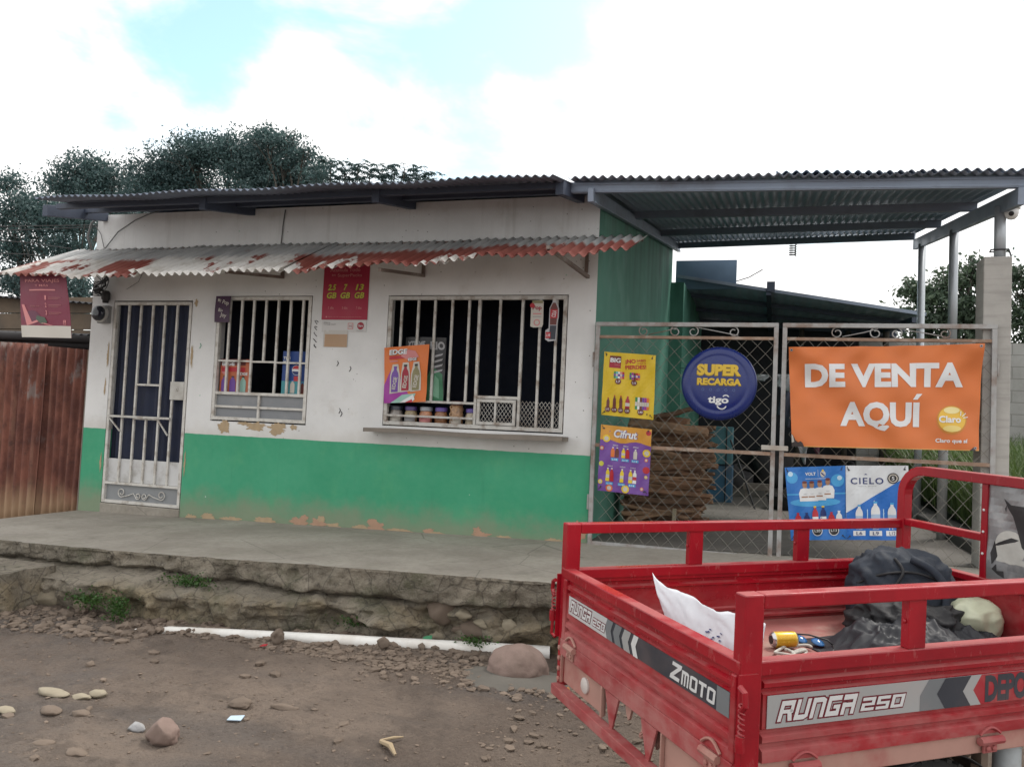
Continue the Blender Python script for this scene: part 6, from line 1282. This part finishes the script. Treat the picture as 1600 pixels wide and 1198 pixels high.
arc([on(.05, -.04, .09), on(.08, -.055, .1), on(.10, -.08, .1), on(.095, -.1, .095)], .0045, 'zip_pull', plain('orange_cord', (.65, .16, .03), .6))
# pale plastic sack
def sack(a, b):
    t = 2*math.pi*a; p = math.pi*b; k = 1+.10*(1-abs(mn.noise(Vector((math.cos(t)*1.7*math.sin(p)+3, math.sin(t)*1.7*math.sin(p), b*5.5+7))))-.6)*2.2*(.4+b)+.14*mn.noise(Vector((math.cos(t)*2, math.sin(t)*2, b*4))); r = math.sin(p)**.75*k
    return (1.77+.125*r*math.cos(t), .74+.11*r*math.sin(t), .235+.10*-math.cos(p)*(1 if b < .85 else 1)+.0)
sk = empty('plastic_sack', lw(1.77, .74, .14), 'knotted pale yellow green plastic sack beside the backpack', 'bag')
mb = MB(); mb.grid(sack, 110, 50); wb(mb, 'sack_body', plain('pale_green_film', (.50, .52, .38), .35, .12, 8), sk, smooth=True)
mb = MB()
for k in range(5): mb.tube([(1.74, .80, .32), (1.71+.02*k, .83+.012*k, .35), (1.67+.03*k, .83, .365-.01*k)], [.012, .010, .004], 6)
wb(mb, 'knot', MATS['pale_green_film'], sk, smooth=True)
# white sheet of plastic leaning on the tailgate
def leaf(a, b):
    TL, TR, BR, BL = Vector((.21, .885, .462)), Vector((.215, .175, .455)), Vector((.165, .035, .20)), Vector((.10, .40, .15))
    p = TL*(1-a)*b+TR*a*b+BR*a*(1-b)+BL*(1-a)*(1-b); p += Vector((-.035, .0, .0))*math.sin(math.pi*b)*(.3+.7*a)+Vector((.0, .0, -.030*math.sin(math.pi*min(1, a*1.2))**.6*b))
    n = .014*mn.noise(Vector((a*4, b*4, 1)))+.005*mn.noise(Vector((a*13+b*6, b*9, 4)))+.004*(1-abs(mn.noise(Vector((a*20, b*16+a*9, 8))))); return p+Vector((n, n, n*.6))
ws = empty('plastic_sheet', lw(.4, .7, .15), 'white folded plastic sack leaning against the inside of the tailgate', 'sack')
mb = MB(); mb.grid(leaf, 50, 40); wb(mb, 'sheet', plain('milky_plastic', (.60, .62, .66), .42, .10, 5, dirt=(.38, .40, .44), dirt_amt=.6), ws, smooth=True, solid=.006, off=0)
rr = random.Random(3); mb = MB()
for k in range(9):
    a, b = .52+.016*k+rr.uniform(-.02, .02), .72+rr.uniform(-.06, .03); nrm = Vector((-.9, -.1, .35)).normalized()*.0075
    p = [Vector(leaf(a+da, b+db))+nrm for da, db in ((0, 0), (.022, .004), (.020, .016), (.001, .010))]; mb.add(p, [(0, 1, 2, 3)])
wb(mb, 'printed_mark', I_NAVY, ws)
# can, glasses, rope
can = empty('drink_can', lw(.84, .86, .165), 'yellow drink can lying on the tricycle bed', 'can')
ca = Vector((.80, -.45, .0)).normalized(); ca = Vector((.93, -.20, .03)).normalized(); c0 = Vector((.79, .875, .166))
mb = MB(); mb.lathe(c0, ca, [(.024, 0), (.027, .003), (.032, .012), (.033, .016), (.033, .100), (.031, .106), (.025, .113), (.024, .114)], 24, [2, 2, 1, 0, 1, 2, 2]); wb(mb, 'can_body', [plain('can_yellow', (.62, .37, .03), .3, .12, 18, .3), plain('can_band', (.70, .52, .12), .3, .1, 9, .3), plain('can_silver', (.55, .55, .56), .25, .05, 9, .9)], can, smooth=True, auto=R(40))
mb = MB(); mb.lathe(c0-ca*.0005, -ca, [(.018, 0), (.018, .001), (.008, .0015)], 14); wb(mb, 'can_top', MATS['ink_black'], can)
gl = empty('sunglasses', lw(.98, .87, .14), 'blue lensed sunglasses lying beside the drink can', 'sunglasses')
for k, (u, w) in enumerate(((.965, .90), (1.01, .845))):
    mb = MB(); mb.grid(lambda a, b: (u+.028*math.cos(2*math.pi*a)*b, w+.030*math.sin(2*math.pi*a)*b, .150+.020*math.sin(2*math.pi*a)*b*.4+.012*(1-b*b)), 20, 5); wb(mb, 'lens', plain('blue_lens', (.03, .12, .30), .08, .2, 9), gl, smooth=True, solid=.002)
mb = MB(); mb.tube([(.94, .92, .14), (.96, .93, .165), (1.0, .89, .17), (1.04, .82, .165), (1.05, .80, .15)], .0035, 6); mb.tube([(.94, .92, .14), (.93, .87, .137), (.95, .82, .137)], .003, 6); mb.tube([(1.05, .80, .15), (1.03, .77, .14), (1.0, .75, .137)], .003, 6); wb(mb, 'frame', M_BLACK, gl, smooth=True)
mb = MB(); pts = []
for k in range(140):
    t = k/139*2*math.pi*3.2; pts.append((.85+.095*math.cos(t*.5)*(.5+.5*math.sin(t*.33+.4))+.03*math.cos(t*1.7), .765+.11*math.sin(t*.5+.4)*(.6+.4*math.cos(t*.21))-.02*math.sin(t), .137+.006*(1+math.sin(t*2.3))))
mb.tube(pts, .0062, 8); tag(wb(mb, 'rope', plain('grey_white_rope', (.44, .42, .38), .9, .45, 120), smooth=True), 'loose coil of pale rope on the tricycle bed in front of the can', 'rope')

# ================================================================== STREET: pipe, boulders, stones, weeds, litter
def gz(x, y): return float(road_h(np.array(x, float), np.array(y, float)))
def rock(name, x, y, s, seed, mat, label=None, group=None, sink=.3, sub=4, rough=.28, rz=0, cat='stone'):
    bm = bmesh.new(); bmesh.ops.create_icosphere(bm, subdivisions=sub, radius=1.0); off = Vector((seed*3.7, seed*1.3, seed*2.1)); c, s_ = math.cos(rz), math.sin(rz)
    rr = random.Random(seed); planes = [(Vector((rr.uniform(-1, 1), rr.uniform(-1, 1), rr.uniform(-.6, 1))).normalized(), rr.uniform(.62, .86)) for _ in range(7)]
    for v in bm.verts:
        n = v.co.normalized(); k = 1+rough*mn.noise(n*1.2+off)+rough*.4*mn.noise(n*3+off)+rough*.12*mn.noise(n*9+off); q = n*k
        for pn, d in planes:
            e = q.dot(pn)-d
            if e > 0: q -= pn*e*(.8 if name != 'boulder' else .35)
        q = Vector((q.x*s[0], q.y*s[1], q.z*s[2])); v.co = Vector((q.x*c-q.y*s_, q.x*s_+q.y*c, q.z))
    me = bpy.data.meshes.new(name); bm.to_mesh(me); bm.free(); me.materials.append(mat); me.polygons.foreach_set('use_smooth', [True]*len(me.polygons))
    o = bpy.data.objects.new(name, me); COL.objects.link(o); o.location = (x, y, gz(x, y)+s[2]*(1-2*sink)*.9)
    return tag(o, label, cat, group)
rock('boulder', 5.69, -2.33, (.195, .16, .145), 3, M_BOULDER, 'big rounded pinkish boulder on a wet ring in front of the white pipe end', sink=.28, sub=5, rough=.16, cat='boulder')
mb = MB(); mb.grid(lambda a, b: (5.72+.36*b*math.cos(2*math.pi*a)*(1+.1*math.sin(a*19)), -2.38+.27*b*math.sin(2*math.pi*a)*(1+.12*math.sin(a*13+1)), gz(5.72, -2.38)+.045*math.sin(math.pi*min(1, b*1.05))*(1 if math.sin(2*math.pi*a) < .3 else .6)-.005), 40, 10)
tag(mb.build('mud_rim', plain('wet_grey_mud', (.115, .105, .09), .8, .3, 8, bump=.5), smooth=True), kind='structure')
rock('stone', 4.38, -3.80, (.085, .07, .075), 9, M_BOULDER, 'pink brown angular stone standing alone on the road at the lower left', sink=.15, rough=.3, cat='stone', rz=.4)
rock('stone', 4.17, -3.73, (.045, .035, .030), 17, stone_mat('pale_grey_stone', (.36, .36, .36), (.27, .27, .28)), 'pale grey stone beside the pink brown angular stone', sink=.3)
rock('stone', 4.455, -3.30, (.062, .045, .032), 21, M_STONE, 'smooth grey oval stone on the open road in the middle distance', sink=.25)
rock('stone', 2.02, -2.22, (.125, .10, .105), 5, M_YSTONE, 'round yellowish stone against the foot of the porch at the left', sink=.2, rough=.22)
rock('stone', 2.34, -2.24, (.08, .06, .05), 6, M_YSTONE, 'low yellowish stone just right of the round yellowish stone', sink=.3)
rock('stone', 1.80, -2.32, (.075, .07, .05), 7, M_STONE, 'grey brown cobble at the far left foot of the porch', sink=.3)
rock('stone', 4.70, -1.88, (.085, .05, .055), 8, M_YSTONE, 'tan block of stone lying in the hollow under the porch edge', sink=.15, rough=.2)
rock('stone', 4.98, -1.86, (.06, .05, .05), 10, M_YSTONE, 'small tan stone under the porch edge right of the hollow', sink=.2)
rock('stone', 3.98, -2.0, (.07, .05, .06), 12, M_STONE, 'reddish grey stone at the left end of the hollow under the porch edge', sink=.2)
rock('stone', 4.76, -2.24, (.045, .04, .045), 13, M_STONE, 'upright brown stone resting against the white pipe near its right end', sink=.1, rough=.35)
rock('stone', 4.06, -2.37, (.05, .045, .055), 14, M_STONE, 'upright brown stone resting against the middle of the white pipe', sink=.1, rough=.35)
for k, (x, y, a, b, h, lb) in enumerate(((3.485, -3.58, .10, .055, .022, 'flat pale stone sunk in the road, largest of the pale cluster at the left'), (3.67, -3.47, .055, .04, .025, 'pale round stone at the right of the pale cluster'), (3.64, -3.55, .06, .035, .016, 'thin pale stone at the front of the pale cluster'), (3.65, -3.75, .065, .05, .02, 'greyish stone just below the pale cluster'), (3.82, -3.73, .05, .04, .02, 'tan stone right of the greyish stone below the pale cluster'), (3.42, -3.81, .06, .04, .018, 'yellow brown stone at the left frame edge of the road'), (3.90, -4.02, .055, .035, .016, 'flat tan stone near the bottom edge left of the angular stone'), (4.12, -4.05, .06, .04, .016, 'flat grey tan stone under the angular stone'), (2.88, -2.59, .05, .04, .03, 'brown cobble on the gravel strip left of the white pipe'), (3.29, -3.13, .035, .03, .022, 'dark small stone on the road below the white pipe tip'), (4.70, -3.26, .09, .03, .02, 'long grey splinter of stone on the middle of the road'), (6.35, -3.62, .09, .06, .022, 'flat tan stone under the tail of the tricycle'))):
    rock('stone', x, y, (a, b, h), 30+k, M_YSTONE if k in (0, 1, 2, 5) else M_STONE, lb, 'stones lying on the road', sink=.35, sub=3)
rr = random.Random(21)
for k in range(15):
    x = rr.uniform(3.5, 5.75); z = rr.uniform(-.39, -.24); big = rr.random()
    r_ = .04+.06*big*big; y = edge_y(x)-(.0 if x < 4.6 else -.08)+rr.uniform(-.02, .05)
    o = rock('stone', x, y, (r_*1.35, r_*.8, r_*rr.uniform(.6, .95)), 70+k, (M_YSTONE if x > 4.7 and rr.random() < .6 else M_STONE), 'rough stone set in the broken bank under the porch edge', 'stones set in the porch bank', sub=3, rough=.34, rz=rr.uniform(-.4, .4)); o.location.z = porch_z(x)+z
# loose gravel: uncountable
def gravel():
    rg = np.random.RandomState(8); bm = bmesh.new(); bmesh.ops.create_icosphere(bm, subdivisions=1, radius=1); B = np.array([v.co[:] for v in bm.verts]); F = np.array([[v.index for v in f.verts] for f in bm.faces]); bm.free()
    xs_, ys_, ss = [], [], []
    def addp(n, x0, x1, y0, y1, s0, s1, p=2.5):
        xs_.append(x0+(x1-x0)*rg.rand(n)); ys_.append(y0+(y1-y0)*rg.rand(n)); ss.append(s0+(s1-s0)*rg.rand(n)**p)
    addp(650, 1.2, 3.2, -2.8, -2.28, .006, .045); addp(1000, 3.0, 5.6, -2.48, -2.12, .005, .030); addp(450, 3.9, 5.6, -2.52, -2.3, .006, .03); addp(400, 4.8, 6.2, -2.7, -2.2, .005, .028); addp(3200, 1.5, 7.5, -5.0, -2.3, .002, .011, 3); addp(130, 2.4, 6.8, -4.8, -2.6, .008, .035, 4); addp(350, 5.8, 6.8, -3.7, -2.4, .005, .03); addp(300, 3.9, 5.6, -2.15, -1.85, .008, .04)
    X, Y, S = map(np.concatenate, (xs_, ys_, ss)); n = len(X); Z = road_h(X, Y); an = rg.rand(n)*6.283
    sc = np.stack([S*(1+.6*rg.rand(n)), S*(.7+.4*rg.rand(n)), S*(.35+.4*rg.rand(n))], 1); V = B[None]*(.75+.5*rg.rand(n, len(B), 1))*sc[:, None]
    c, s = np.cos(an)[:, None], np.sin(an)[:, None]; V = np.stack([V[..., 0]*c-V[..., 1]*s+X[:, None], V[..., 0]*s+V[..., 1]*c+Y[:, None], V[..., 2]+(Z+S*.12)[:, None]], -1)
    mb = MB(); mb.v = V.reshape(-1, 3).tolist(); mb.f = (F[None]+(np.arange(n)*len(B))[:, None, None]).reshape(-1, 3).tolist(); mb.m = [0]*len(mb.f); return mb.build('gravel', M_STONE)
tag(gravel(), kind='stuff')
# white pipe along the foot of the porch
A, B_ = Vector((3.02, -2.47, -.43)), Vector((5.77, -1.86, -.41))
mb = MB(); pts = [A.lerp(B_, t/24)+Vector((0, .006*math.sin(t*.35), 0)) for t in range(25)]
for i, p in enumerate(pts): p.z = -.455+.030*i/24+(.012 if i > 1 else -.012)
mb.tube(pts, [.030+.016*min(1, i/12) for i in range(25)], 20); tag(mb.build('plastic_pipe', plain('white_pvc', (.72, .71, .68), .4, .06, 4, dirt=(.42, .36, .29), dirt_amt=.55), smooth=True, auto=R(40)), 'long white plastic pipe half sunk along the foot of the porch', 'pipe')
# litter
def flat(name, pts, z, mat, label, cat, th=.004):
    mb = MB(); mb.prism([(x, y, gz(x, y)+z) for x, y in pts], (0, 0, th)); return tag(mb.build(name, mat), label, cat)
flat('wrapper', [(4.495, -3.47), (4.565, -3.45), (4.56, -3.41), (4.49, -3.43)], .008, plain('blue_white_wrapper', (.45, .56, .66), .4, .3, 30), 'small pale blue wrapper lying on the road', 'litter')
flat('scrap', [(4.02, -2.50), (4.06, -2.49), (4.05, -2.455), (4.02, -2.46)], .02, I_RED, 'tiny red scrap on the gravel below the white pipe', 'litter')
flat('bottle_piece', [(4.93, -1.99), (4.99, -1.98), (4.98, -1.95), (4.94, -1.95)], .03, plain('green_glass', (.08, .30, .16), .2), 'green plastic scrap in the hollow under the porch', 'litter', .02)
mb = MB(); 
for p, q, r in (((5.36, -3.47), (5.47, -3.54), .011), ((5.35, -3.46), (5.43, -3.37), .006)): mb.tube([(p[0], p[1], gz(*p)+.015), ((p[0]+q[0])/2+.01, (p[1]+q[1])/2, gz(*p)+.02), (q[0], q[1], gz(*q)+.015)], [r, r*1.3, r*.6], 7)
tag(mb.build('broken_stick', plain('dry_stick', (.36, .28, .18), .9, .3)), 'dry forked stick lying on the road at the bottom middle', 'stick')
mb = MB(); mb.tube([(6.0, -2.58, gz(6.0, -2.58)+.01), (6.07, -2.60, gz(6.07, -2.6)+.05)], [.02, .012], 6); tag(mb.build('wood_chip', plain('orange_wood', (.40, .17, .06), .8)), 'orange wood chip on the ground under the tricycle tail corner', 'chip')
# weeds rooted in the porch bank: one object per clump
def weed(cx, cy, cz, rx, rz, n, seed, label, mat=M_WEED, ls=.018):
    rg = np.random.RandomState(seed); q = rg.normal(0, .45, (n, 3)); P = np.array([cx, cy, cz])+q*np.array([rx, .05, rz]); P[:, 1] -= .03
    d = rg.normal(0, 1, (n, 3)); d[:, 2] = np.abs(d[:, 2])*.8; d[:, 1] -= .5; d /= np.linalg.norm(d, axis=1)[:, None]; s = np.cross(d, rg.normal(0, 1, (n, 3))); s /= np.linalg.norm(s, axis=1)[:, None]; L = ls*(.6+.9*rg.rand(n))[:, None]
    V = np.stack([P, P+d*L*.5+s*L*.35, P+d*L, P+d*L*.5-s*L*.35], 1).reshape(-1, 3); b = np.arange(n)*4
    root = empty('weed', (cx, cy, cz-rz*.6), label, 'plant', 'weeds growing on the porch bank')
    mb = MB(); mb.v = V.tolist(); mb.f = np.stack([b, b+1, b+2, b+3], 1).tolist(); mb.m = [0]*n; mb.build('foliage', mat, root)
    mb = MB(); rr = random.Random(seed)
    for k in range(10): mb.tube([(cx+rr.uniform(-.6, .6)*rx, cy+.03, cz-rz*.7), (cx+rr.uniform(-.9, .9)*rx, cy-.02, cz+rz*rr.uniform(.1, .7))], .0025, 4)
    mb.build('stem', plain('weed_stem', (.10, .13, .04), .8), root)
weed(3.18, -2.12, -.165, .22, .055, 420, 1, 'bright green weed under the porch edge, the right and upper of the clumps'); weed(2.55, -2.36, -.31, .22, .065, 380, 2, 'green weed below the step left of the white pipe tip'); weed(2.83, -2.40, -.33, .10, .10, 420, 3, 'upright green weed at the end of the step beside the white pipe tip'); weed(5.30, -1.98, -.36, .12, .04, 160, 4, 'sparse weed behind the white pipe near its right end'); weed(4.42, -1.97, -.33, .14, .05, 160, 5, 'thin weed in the hollow of the porch bank')
weed(1.3, -2.28, -.33, .1, .05, 200, 6, 'small dull weed at the far left foot of the porch')

# ================================================================== TREES
def leaves(clumps, n_per, size, mat, seed, name, parent, per=14, spread=.16, droop=.25):
    rg = np.random.RandomState(seed); V = []; tot = sum(c[3]*c[4] for c in clumps)
    allP = []
    for (x, y, z, rx, rz) in clumps:
        k = max(20, int(n_per*len(clumps)*rx*rz/tot/per)); q = rg.normal(0, 1, (k, 3)); q /= np.linalg.norm(q, axis=1)[:, None]; r = rg.rand(k)**.45*(1+.22*rg.normal(0, 1, k))
        # break the outline into lobes
        lob = 1+.22*np.sin(q[:, 0]*5+seed)*np.cos(q[:, 2]*6+x)+.15*np.sin(q[:, 1]*9+z)
        P = q*(r*lob)[:, None]*np.array([rx, (rx+rz)*.5, rz])+np.array([x, y, z]); allP.append(P)
    P = np.concatenate(allP); P = np.repeat(P, per, 0); P += rg.normal(0, spread, P.shape)*np.array([1, 1, .6]); n = len(P)
    d = rg.normal(0, 1, (n, 3)); d[:, 2] -= droop; d /= np.linalg.norm(d, axis=1)[:, None]; s = np.cross(d, rg.normal(0, 1, (n, 3))); s /= np.linalg.norm(s, axis=1)[:, None]; L = size*(.6+.8*rg.rand(n))[:, None]
    nn = np.cross(d, s)
    V = np.stack([P, P+d*L*.5+s*L*.24+nn*L*.06, P+d*L, P+d*L*.5-s*L*.24+nn*L*.06], 1).reshape(-1, 3); b = np.arange(n)*4
    mb = MB(); mb.v = V.tolist(); mb.f = np.stack([b, b+1, b+2, b+3], 1).tolist(); mb.m = [0]*n; return mb.build(name, mat, parent)
def tree(base, clumps, n_per, size, mat, seed, label, tr=.22, fork=.45, group=None, twigs=7, spread=.16, name='tree'):
    t = empty(name, base, label, 'tree', group); leaves(clumps, n_per, size, mat, seed, 'crown', t, spread=spread)
    rr = random.Random(seed); mb = MB(); b = Vector(base); top = Vector((sum(c[0] for c in clumps)/len(clumps), sum(c[1] for c in clumps)/len(clumps), min(c[2] for c in clumps))); fk = b.lerp(top, fork)
    mb.tube([b, b.lerp(fk, .5)+Vector((rr.uniform(-.15, .15), 0, 0)), fk], [tr, tr*.85, tr*.7], 10)
    for c in clumps:
        e = Vector(c[:3]); mid = fk.lerp(e, .5)+Vector((rr.uniform(-.3, .3), rr.uniform(-.3, .3), rr.uniform(-.1, .35))); pts = [fk.lerp(mid, .0), fk.lerp(mid, .6), mid, mid.lerp(e, .6), e]; mb.tube(pts, [tr*.5, tr*.36, tr*.28, tr*.2, tr*.1], 7)
        for k in range(twigs):
            s_ = mid.lerp(e, rr.uniform(.1, 1)); q = e+Vector((rr.uniform(-1, 1)*c[3]*.85, rr.uniform(-1, 1)*c[3]*.6, rr.uniform(-.5, .95)*c[4])); mb.tube([s_, s_.lerp(q, .5)+Vector((0, 0, .08)), q], [tr*.11, tr*.07, .008], 5)
    mb.build('trunk', M_BARK, t, smooth=True); return t
A_ = [(-17.68, 20.0, 10.16, 1.28, 1.08), (-16.56, 20.3, 10.86, 1.26, 0.96), (-15.10, 20.0, 11.31, 1.47, 0.90), (-13.59, 20.2, 11.38, 1.48, 0.78), (-12.22, 20.0, 10.94, 1.30, 0.93), (-11.02, 20.0, 10.25, 1.19, 0.96), (-10.00, 20.0, 9.77, 1.00, 0.65), (-16.83, 19.8, 9.46, 1.88, 0.74), (-11.68, 20.0, 9.34, 2.27, 0.66), (-15.7, 20.2, 10.2, 1.5, .7), (-12.6, 20.1, 10.3, 1.5, .6)]
tree((-14.0, 20.2, -.5), A_, 5200, .125, M_LEAF, 1, 'large domed tree with dense crown tinted haze blue rising behind the shop roof', .34, .62, twigs=12, spread=.17)
A2_ = [(-11.35, 19.0, 11.5, 0.62, 0.35), (-10.5, 19.0, 11.2, 0.88, 0.44), (-9.59, 19.0, 10.72, 0.70, 0.34), (-9.01, 19.0, 10.01, 0.69, 0.43), (-10.4, 19, 10.4, .6, .3)]
tree((-10.6, 19.0, -.5), A2_, 900, .125, M_LEAF, 2, 'slender feathery tree overlapping the right side of the domed tree', .14, .78, twigs=8, spread=.16)
B__ = [(-17.66, 17.0, 9.96, 1.26, 0.49), (-16.72, 17.0, 9.53, 0.77, 0.54), (-18.51, 17.0, 9.32, 1.10, 0.59), (-17.27, 17.0, 9.02, 1.19, 0.54), (-16.4, 17, 8.4, 1.3, .5), (-18.2, 17, 8.2, 1.2, .5)]
tree((-17.4, 17.0, -.5), B__, 2600, .12, M_LEAF, 3, 'smaller flat topped tree left of the domed tree', .2, .7)
C_ = [(-15.55, 12.0, 7.81, 0.62, 0.28), (-14.65, 12.0, 7.11, 0.90, 0.44), (-15.45, 12.0, 6.70, 0.92, 0.52), (-13.84, 12.0, 6.46, 1.08, 0.55), (-12.62, 12.0, 6.51, 0.95, 0.50), (-15.02, 12.0, 5.70, 1.01, 0.48), (-13.03, 12.0, 5.62, 0.86, 0.46), (-15.17, 12.0, 4.71, 0.86, 0.40), (-12.56, 12.0, 4.49, 0.71, 0.50), (-14.03, 12.0, 4.50, 0.98, 0.59), (-12.32, 12.0, 3.92, 0.47, 0.38), (-14.4, 12, 3.6, 1.2, .4)]
tree((-12.6, 12.0, -.5), C_, 2000, .105, M_LEAF, 4, 'open nearer tree with a leaning trunk at the far left edge', .16, .45, spread=.15)
D_ = [(10.27, 14.0, 4.62, 0.27, 0.28), (10.69, 14.0, 4.51, 0.38, 0.39), (11.18, 14.0, 4.84, 0.40, 0.33), (11.62, 14.0, 5.06, 0.32, 0.33), (10.49, 14.0, 3.86, 0.49, 0.42), (11.30, 14.0, 4.09, 0.58, 0.60), (11.96, 14.0, 3.94, 0.52, 0.59), (10.2, 14, 3.2, .6, .35), (11.4, 14, 3.3, .8, .4)]
tree((11.1, 14.0, -.3), D_, 1300, .12, M_LEAF2, 5, 'bushy broadleaf tree behind the block wall left of the concrete pillar', .15, .5, spread=.10)
E_ = [(12.34, 14.0, 4.98, 0.31, 0.36), (12.75, 14.0, 4.24, 0.55, 0.74), (13.2, 14, 4.9, .5, .5), (12.9, 14, 3.4, .6, .5), (13.6, 14, 4.1, .6, .7)]
tree((13.0, 14.0, -.3), E_, 1300, .12, M_LEAF2, 6, 'bushy broadleaf tree behind the block wall right of the concrete pillar', .13, .5, spread=.10)
# cassava-like shrubs peeping over the roof: stem with drooping fingered leaves
def palmate(x, z, seed, label):
    rr = random.Random(seed); t = empty('tall_shrub', (x, 9, -.5), label, 'shrub', 'leafy shrubs over the roof ridge'); mb = MB(); mb.tube([(x+.05, 9, -.5), (x-.04, 9, z*.6), (x, 9, z-.1)], [.03, .025, .012], 6); mb.build('stem', M_BARK, t)
    mb = MB()
    for k in range(26):
        az = rr.uniform(0, 6.28); h = z-.02-.55*(k/26)**1.3+rr.uniform(-.05, .05); ln = .13+.18*rr.random(); c = Vector((x+ln*math.cos(az), 9+ln*math.sin(az), h+.03)); mb.tube([(x, 9, h-.06), c], .005, 4, cap=False)
        for f in range(6):
            a2 = az+(f-2.5)*.55; L = .17*(1-.06*abs(f-2.5))*rr.uniform(.8, 1.15); d = Vector((math.cos(a2), math.sin(a2), -.45)).normalized(); s_ = Vector((-math.sin(a2), math.cos(a2), 0)); mb.add([c, c+d*L*.5+s_*L*.15+Vector((0, 0, .025)), c+d*L, c+d*L*.5-s_*L*.15+Vector((0, 0, .025))], [(0, 1, 2, 3)])
    mb.build('foliage', M_LEAF, t)
for k, (x, z, lb) in enumerate(((-2.482, 6.74, 'tallest shrub peeping over the roof, first from the left beside the tall trees'), (-2.117, 6.58, 'second shrub from the left over the roof'), (-1.80, 6.60, 'third shrub from the left over the roof'), (-1.50, 6.48, 'fourth shrub from the left over the roof'), (-1.20, 6.55, 'fifth shrub from the left over the roof'), (-.90, 6.36, 'low shrub in the dip of the row over the roof, sixth from the left'), (-.665, 6.52, 'seventh shrub from the left over the roof'), (-.36, 6.32, 'eighth shrub from the left over the roof'), (-.08, 6.30, 'ninth shrub from the left over the roof'), (.22, 6.15, 'lowest shrub at the right end of the row over the roof'), (-2.85, 6.45, 'shrub half hidden by the feathery tree at the left end of the row'))):
    palmate(x, z+.12, 60+k, lb)
# overhead lines at the left
for k, (z0, z1, y) in enumerate(((4.75, 4.70, 6.0), (4.66, 4.66, 6.0), (4.48, 4.15, 6.0), (4.20, 3.98, 6.0))):
    mb = MB(); n = 16; xa, xb = -26.0, (-5.0 if k < 2 else -6.6); pts = []
    for i in range(n+1):
        t = i/n; pts.append((xa+(xb-xa)*t, y, z0+(z1-z0)*max(0, (xa+(xb-xa)*t+8.5)/2.5)+.25*(max(0, .8-t))**2))
    mb.tube(pts, .009, 5); tag(mb.build('overhead_wire', M_CABLE), ['upper overhead wire at the left ending behind the shop corner', 'second overhead wire just below the upper one at the left', 'third overhead wire, slanting down at the left', 'lowest overhead wire, slanting down at the left'][k], 'wire', 'overhead wires at the left')
